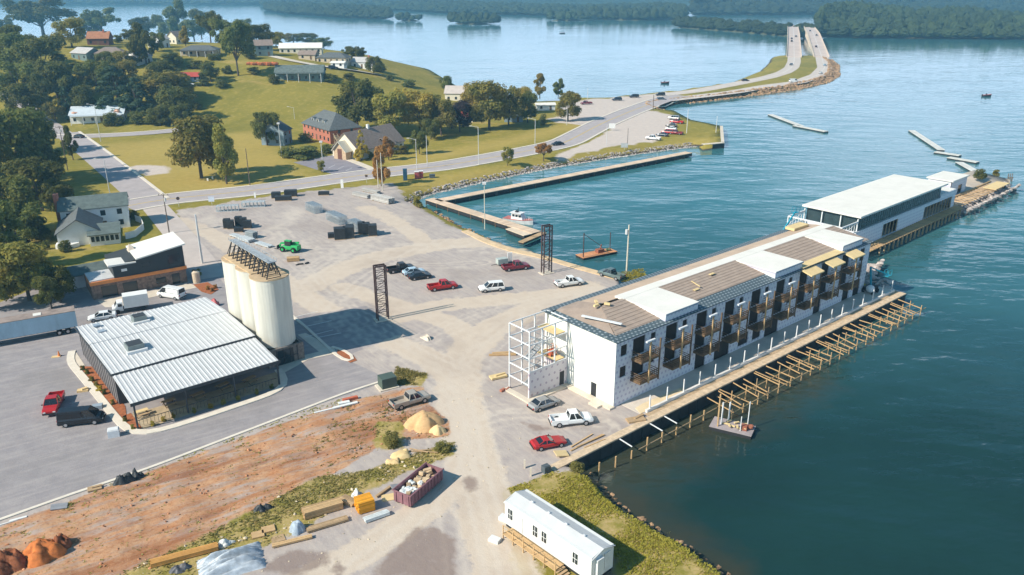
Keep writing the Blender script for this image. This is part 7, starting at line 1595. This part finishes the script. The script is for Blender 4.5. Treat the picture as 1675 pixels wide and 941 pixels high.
# ================================================================ HARBOUR
dockm = mat('boardwalk_planks', alb(228, 200, 172), .9, .08, 1.0, isl=.12); floatm = mat('pale_float', (.62, .60, .55), .8, .12, .5)
def dock(name, label, a, b_, w, z0, z1, mm, pil=True, cat='dock', group=None, under=True):
    pa, pb = (a if len(a) == 2 and abs(a[0]) < 0 else at(*a, z1)), at(*b_, z1); L_ = math.dist(pa, pb); an = math.atan2(pb[1] - pa[1], pb[0] - pa[0])
    o = thing(name, label, cat, (pa[0], pa[1], 0), an, group); m = MB(); n = int(L_ / 1.2)
    for k in range(n): m.bx(L_ * k / n, L_ * (k + .97) / n, -w / 2, w / 2, z1 - .18, z1)
    m.build('deck', mm, o); m = MB(); m.bx(0, L_, -w / 2 + .15, w / 2 - .15, z0, z1 - .185); m.build('float' if not pil else 'beam', trimm if under else mm, o)
    if pil:
        for k in range(int(L_ / 5) + 1):
            for s in (-1, 1): p = MB(); p.cyl(min(L_, 5 * k) , s * (w / 2 - .2), -6, z1 - .2, .16, 8); p.build('pile', darkwood, o)
    return o
dock('boardwalk', 'long far side boardwalk of the harbour under the pale rocks', (716, 328), (1127, 249), 3.2, -1.7, -.5, dockm); dock('boardwalk', 'near side boardwalk of the harbour ending at the white boat', (703, 325), (878, 380), 3.0, -1.7, -.5, dockm)
dock('gangway', 'short sloping timber gangway by the near boardwalk end', (852, 396), (890, 380), 1.6, -1.2, -.6, woodd, False); dock('boat_platform', 'wide pale platform beside the white boat', (838, 372), (868, 383), 4.2, -1.6, -.6, mat('pale_platform', alb(232, 210, 184), .9, .1, .6), False)
for a, b_, l in (((1260, 187), (1311, 206), 'far floating jetty section, left of the first pair'), ((1300, 205), (1352, 215), 'far floating jetty section, right of the first pair'), ((1491, 213), (1540, 245), 'long floating jetty section right of the pair'), ((1530, 248), (1571, 254), 'floating jetty section in the middle of the zigzag'), ((1552, 257), (1600, 265), 'floating jetty section below the middle one of the zigzag'), ((1569, 265), (1598, 281), 'floating jetty section leading to the spit')):
    dock('floating_jetty', l, a, b_, 2.6, -2.2, -1.35, floatm, False, 'jetty', 'floating jetty sections')
dock('retaining_kerb', 'concrete edge at the outer corner of the lakeside lawn', (1150, 236), (1183, 233), 2.0, -3.5, .05, conc, False, 'kerb wall'); dock('retaining_kerb', 'concrete edge along the right side of the lakeside lawn', (1182, 232), (1180, 206), 1.2, -3.5, .06, conc, False, 'kerb wall')
bank_m = mat('tan_bank_concrete', alb(226, 196, 156), .9, .18, .6)
c = strip_pts(P0((760, 378), (800, 398), (850, 414), (880, 418), (930, 434), (985, 449), (1012, 456)), 2); mb = MB(); strip(mb, c, 1.0, -.9, .14, .5); mb.build('harbour_edge', bank_m, kind='structure')
# white cabin boat
def boat(px, py, Lx, W, rot, label, cabin_=True, z=WZ, hullm=None, sc=1.0):
    X, Y = at(px, py, z); o = thing('cabin_boat' if cabin_ else 'fishing_boat', label, 'boat', (X, Y, z), R(rot)); hw = W / 2
    m = MB(); m.loft([[(x, -hw * k, .55 + s), (x, -hw * k * .7, -.2), (x, hw * k * .7, -.2), (x, hw * k, .55 + s)] for x, k, s in ((-Lx / 2, .9, .25), (-Lx * .1, 1, .3), (Lx * .25, .85, .45), (Lx * .42, .45, .6), (Lx * .5, .06, .7))]); m.build('hull', hullm or mat('boat_white', (.74, .72, .70), .4, .05, 1), o)
    m = MB(); m.loft([[(x, -hw * k, .56 + s), (x, -hw * k * 1.04, .66 + s), (x, hw * k * 1.04, .66 + s), (x, hw * k, .56 + s)] for x, k, s in ((-Lx / 2, .9, .25), (-Lx * .1, 1, .3), (Lx * .25, .85, .45), (Lx * .42, .45, .6), (Lx * .5, .06, .7))]); m.build('rub_rail', mat('pink_red_stripe', (.48, .16, .14), .6), o)
    if cabin_:
        m = MB(); m.loft([[(-Lx * .22, -hw * .7, .9), (-Lx * .22, hw * .7, .9), (-Lx * .2, hw * .62, 2.6), (-Lx * .2, -hw * .62, 2.6)], [(Lx * .2, -hw * .66, 1.0), (Lx * .2, hw * .66, 1.0), (Lx * .1, hw * .58, 2.6), (Lx * .1, -hw * .58, 2.6)]]); m.build('cabin', mat('boat_white', (.74, .72, .70), .4, .05, 1), o)
        for k in range(3): m = MB(); x = -Lx * .17 + Lx * .11 * k; m.bx(x, x + Lx * .08, -hw * .69, -hw * .62, 1.7, 2.3); m.build('window', glassm, o)
        m = MB(); m.bx(-Lx * .25, Lx * .14, -hw * .75, hw * .75, 2.6, 2.72); m.build('roof', mat('boat_white', (.74, .72, .70), .4, .05, 1), o); m = MB(); m.cyl(-.2, 0, 2.72, 4.0, .05, 6); m.bar((-.6, -.6, 3.3), (-.6, .6, 3.3), .08); m.bx(-1, -.3, -.4, .4, 2.72, 3.0); m.build('mast', trimm, o)
        m = MB(); [m.bar((Lx * (.2 + .06 * k), s * hw * (.85 - .16 * k), 1.0 + .05 * k), (Lx * (.2 + .06 * k), s * hw * (.85 - .16 * k), 1.7 + .05 * k), .05) for k in range(5) for s in (-1, 1)]; m.build('guard_rail', steel_w, o)
    else:
        m = MB(); m.blob((-.5, 0, 1.2), .45, 1, (.8, .8, 1.4), .2); m.bx(-Lx / 2 - .3, -Lx / 2, -.2, .2, .3, 1.3); m.build('outboard', trimm, o)
boat(849, 364, 8.6, 3.0, -33, 'white cabin boat with reddish rails moored at the near boardwalk')
boat(1614, 158, 5.5, 2.0, 10, 'tiny boat on the open lake at right', False, hullm=trimm); boat(1088, 137, 5, 2, 0, 'tiny dark boat behind the causeway', False, hullm=trimm); boat(920, 55, 7, 2.6, 0, 'tiny boat far out on the lake', False, hullm=trimm)
# barge with crane arm, and work float in front
def deckbarge(pa, pb, w, label, mm, z=-1.5):
    a, b_ = at(*pa, z), at(*pb, z); L_ = math.dist(a, b_); an = math.atan2(b_[1] - a[1], b_[0] - a[0]); o = thing('work_barge', label, 'barge', (a[0], a[1], WZ), an); m = MB(); m.bx(0, L_, -w / 2, w / 2, -.3, .5); m.build('float', trimm, o); m = MB(); m.bx(-.05, L_ + .05, -w / 2 - .05, w / 2 + .05, .5, .58); m.build('deck', mm, o); return o, L_
B_, L_ = deckbarge((948, 420), (1003, 409), 3.0, 'small brown work barge with thin crane arm in the harbour', mat('orange_brown_deck', alb(214, 150, 104), .9, .2, 1))
m = MB(); m.cyl(.3, -1, -.5, 6.3, .12, 8); m.build('spud_pole', towerm, B_); m = MB(); m.cyl(L_ - .2, 1, -.5, 4.5, .1, 8); m.build('spud_pole', towerm, B_); m = MB(); m.bar((.3, -1, 6.0), (L_ * .62, 0, 2.1), .09); m.bx(L_ * .5, L_ * .68, -.6, .6, .58, 1.4); m.bar((L_ * .6, 0, 1.4), (L_ * .64, 0, 2.4), .2); m.build('crane', mat('rust_red_metal', (.28, .10, .06), .8, .3, 2), B_); m = MB(); m.blob((L_ - 1.4, 0, .8), .6, 3, (1, 1, .5), .3); m.build('rope_heap', mat('green_net', (.10, .13, .06), .9), B_)
B_, L_ = deckbarge((1165, 690), (1232, 706), 3.0, 'grey work float with upright pipes beside the timber trestle', mat('grey_deck_boards', alb(170, 158, 158), .9, .2, 1))
for i, (x, y, h) in enumerate(((.6, .9, 4.6), (1.3, -.2, 4.0), (1.0, -1.0, 3.2), (2.0, 1.1, 3.6), (L_ - 1.0, 1.0, 4.4), (L_ - 1.6, -.8, 2.8))): m = MB(); m.cyl(x, y, .0, h, .11 if i < 4 else .07, 8); m.build('upright_pipe', woodm if i in (0, 2) else steel_w, B_)
m = MB(); [m.box((1.8 + .35 * k, math.sin(k * 2) * .8, .75 + .1 * (k % 3)), (.8, .25, .15), k) for k in range(9)]; m.build('timber_scraps', ply, B_); m = MB(); m.bx(L_ - 1.6, L_ - .8, -.6, .2, .58, 1.3); m.blob((L_ - .5, .3, 1.0), .4, 2, (1, 1, .8), .3); m.build('engine', mat('rust_red_metal', (.28, .10, .06), .8, .3, 2), B_)
# blue boom lifts by the long building
bluep = mat('bright_blue_paint', (.02, .28, .38), .45, .1, 1)
def boom(loc, rot, label, e1, e2):
    o = thing('boom_lift', label, 'boom lift', loc, R(rot), 'blue boom lifts'); m = MB(); m.bx(-1.2, 1.2, -.9, .9, .45, 1.3); m.build('chassis', trimm, o)
    for x in (-.9, .9):
        for s in (-.95, .95): m = MB(); m.tube((x, s - .15, .42), (x, s + .15, .42), .42, 12); m.build('wheel', tyrem, o)
    m = MB(); m.bar((0, 0, 1.2), e1, .3); m.bar(e1, e2, .24); m.build('boom', bluep, o); m = MB(); x, y, z = e2
    for a in (-.7, .7):
        for b_ in (-.4, .4): m.bar((x + a, y + b_, z - .2), (x + a, y + b_, z + .9), .07)
    m.bx(x - .7, x + .7, y - .4, y + .4, z - .28, z - .2); [m.bar((x - .7, y + s, z + .9), (x + .7, y + s, z + .9), .07) for s in (-.4, .4)]; m.build('basket', bluep, o)
boom((*fuv(71.5, -1.2), .06), 40, 'blue boom lift leaning over the water at the far end of the long building', (-1.5, 0, 5.5), (3.0, -1.5, 3.4)); boom((*fuv(67.0, 17.4), .0), 30, 'blue boom lift reaching up behind the long building roof', (-1.0, 0, 6.0), (4.5, 0, 12.6))
m = MB(); m.blob((0, 0, .9), .8, 4, (1, 1, 1), .1); TKs = mkobj('white_tank', m.mesh('white_tank', steel_w, True), None, (*fuv(70.5, -1.6), .2)); tag(TKs, 'white rounded tank at the far end of the promenade', 'tank')
GB = MB(); GB.bx(-2.6, 2.6, -1.0, 1.0, 0, .5); o = GB.build('tan_crate', ply, None, loc=(*fuv(66, 12.8), 11.0), rz=TH); tag(o, 'tan board pack lying on the rear roof slope', 'boards')
for k in range(6): p = MB(); p.cyl(0, 0, -6, -.6, .12, 6); o = p.build('mooring_pile', darkwood, None, loc=(*at(1655 - 3.2 * (k % 3), 291 + 6 * (k // 3), WZ), 0)); tag(o, 'lone mooring pile in the water beyond the spit tip', 'pile', 'mooring piles beyond the spit')
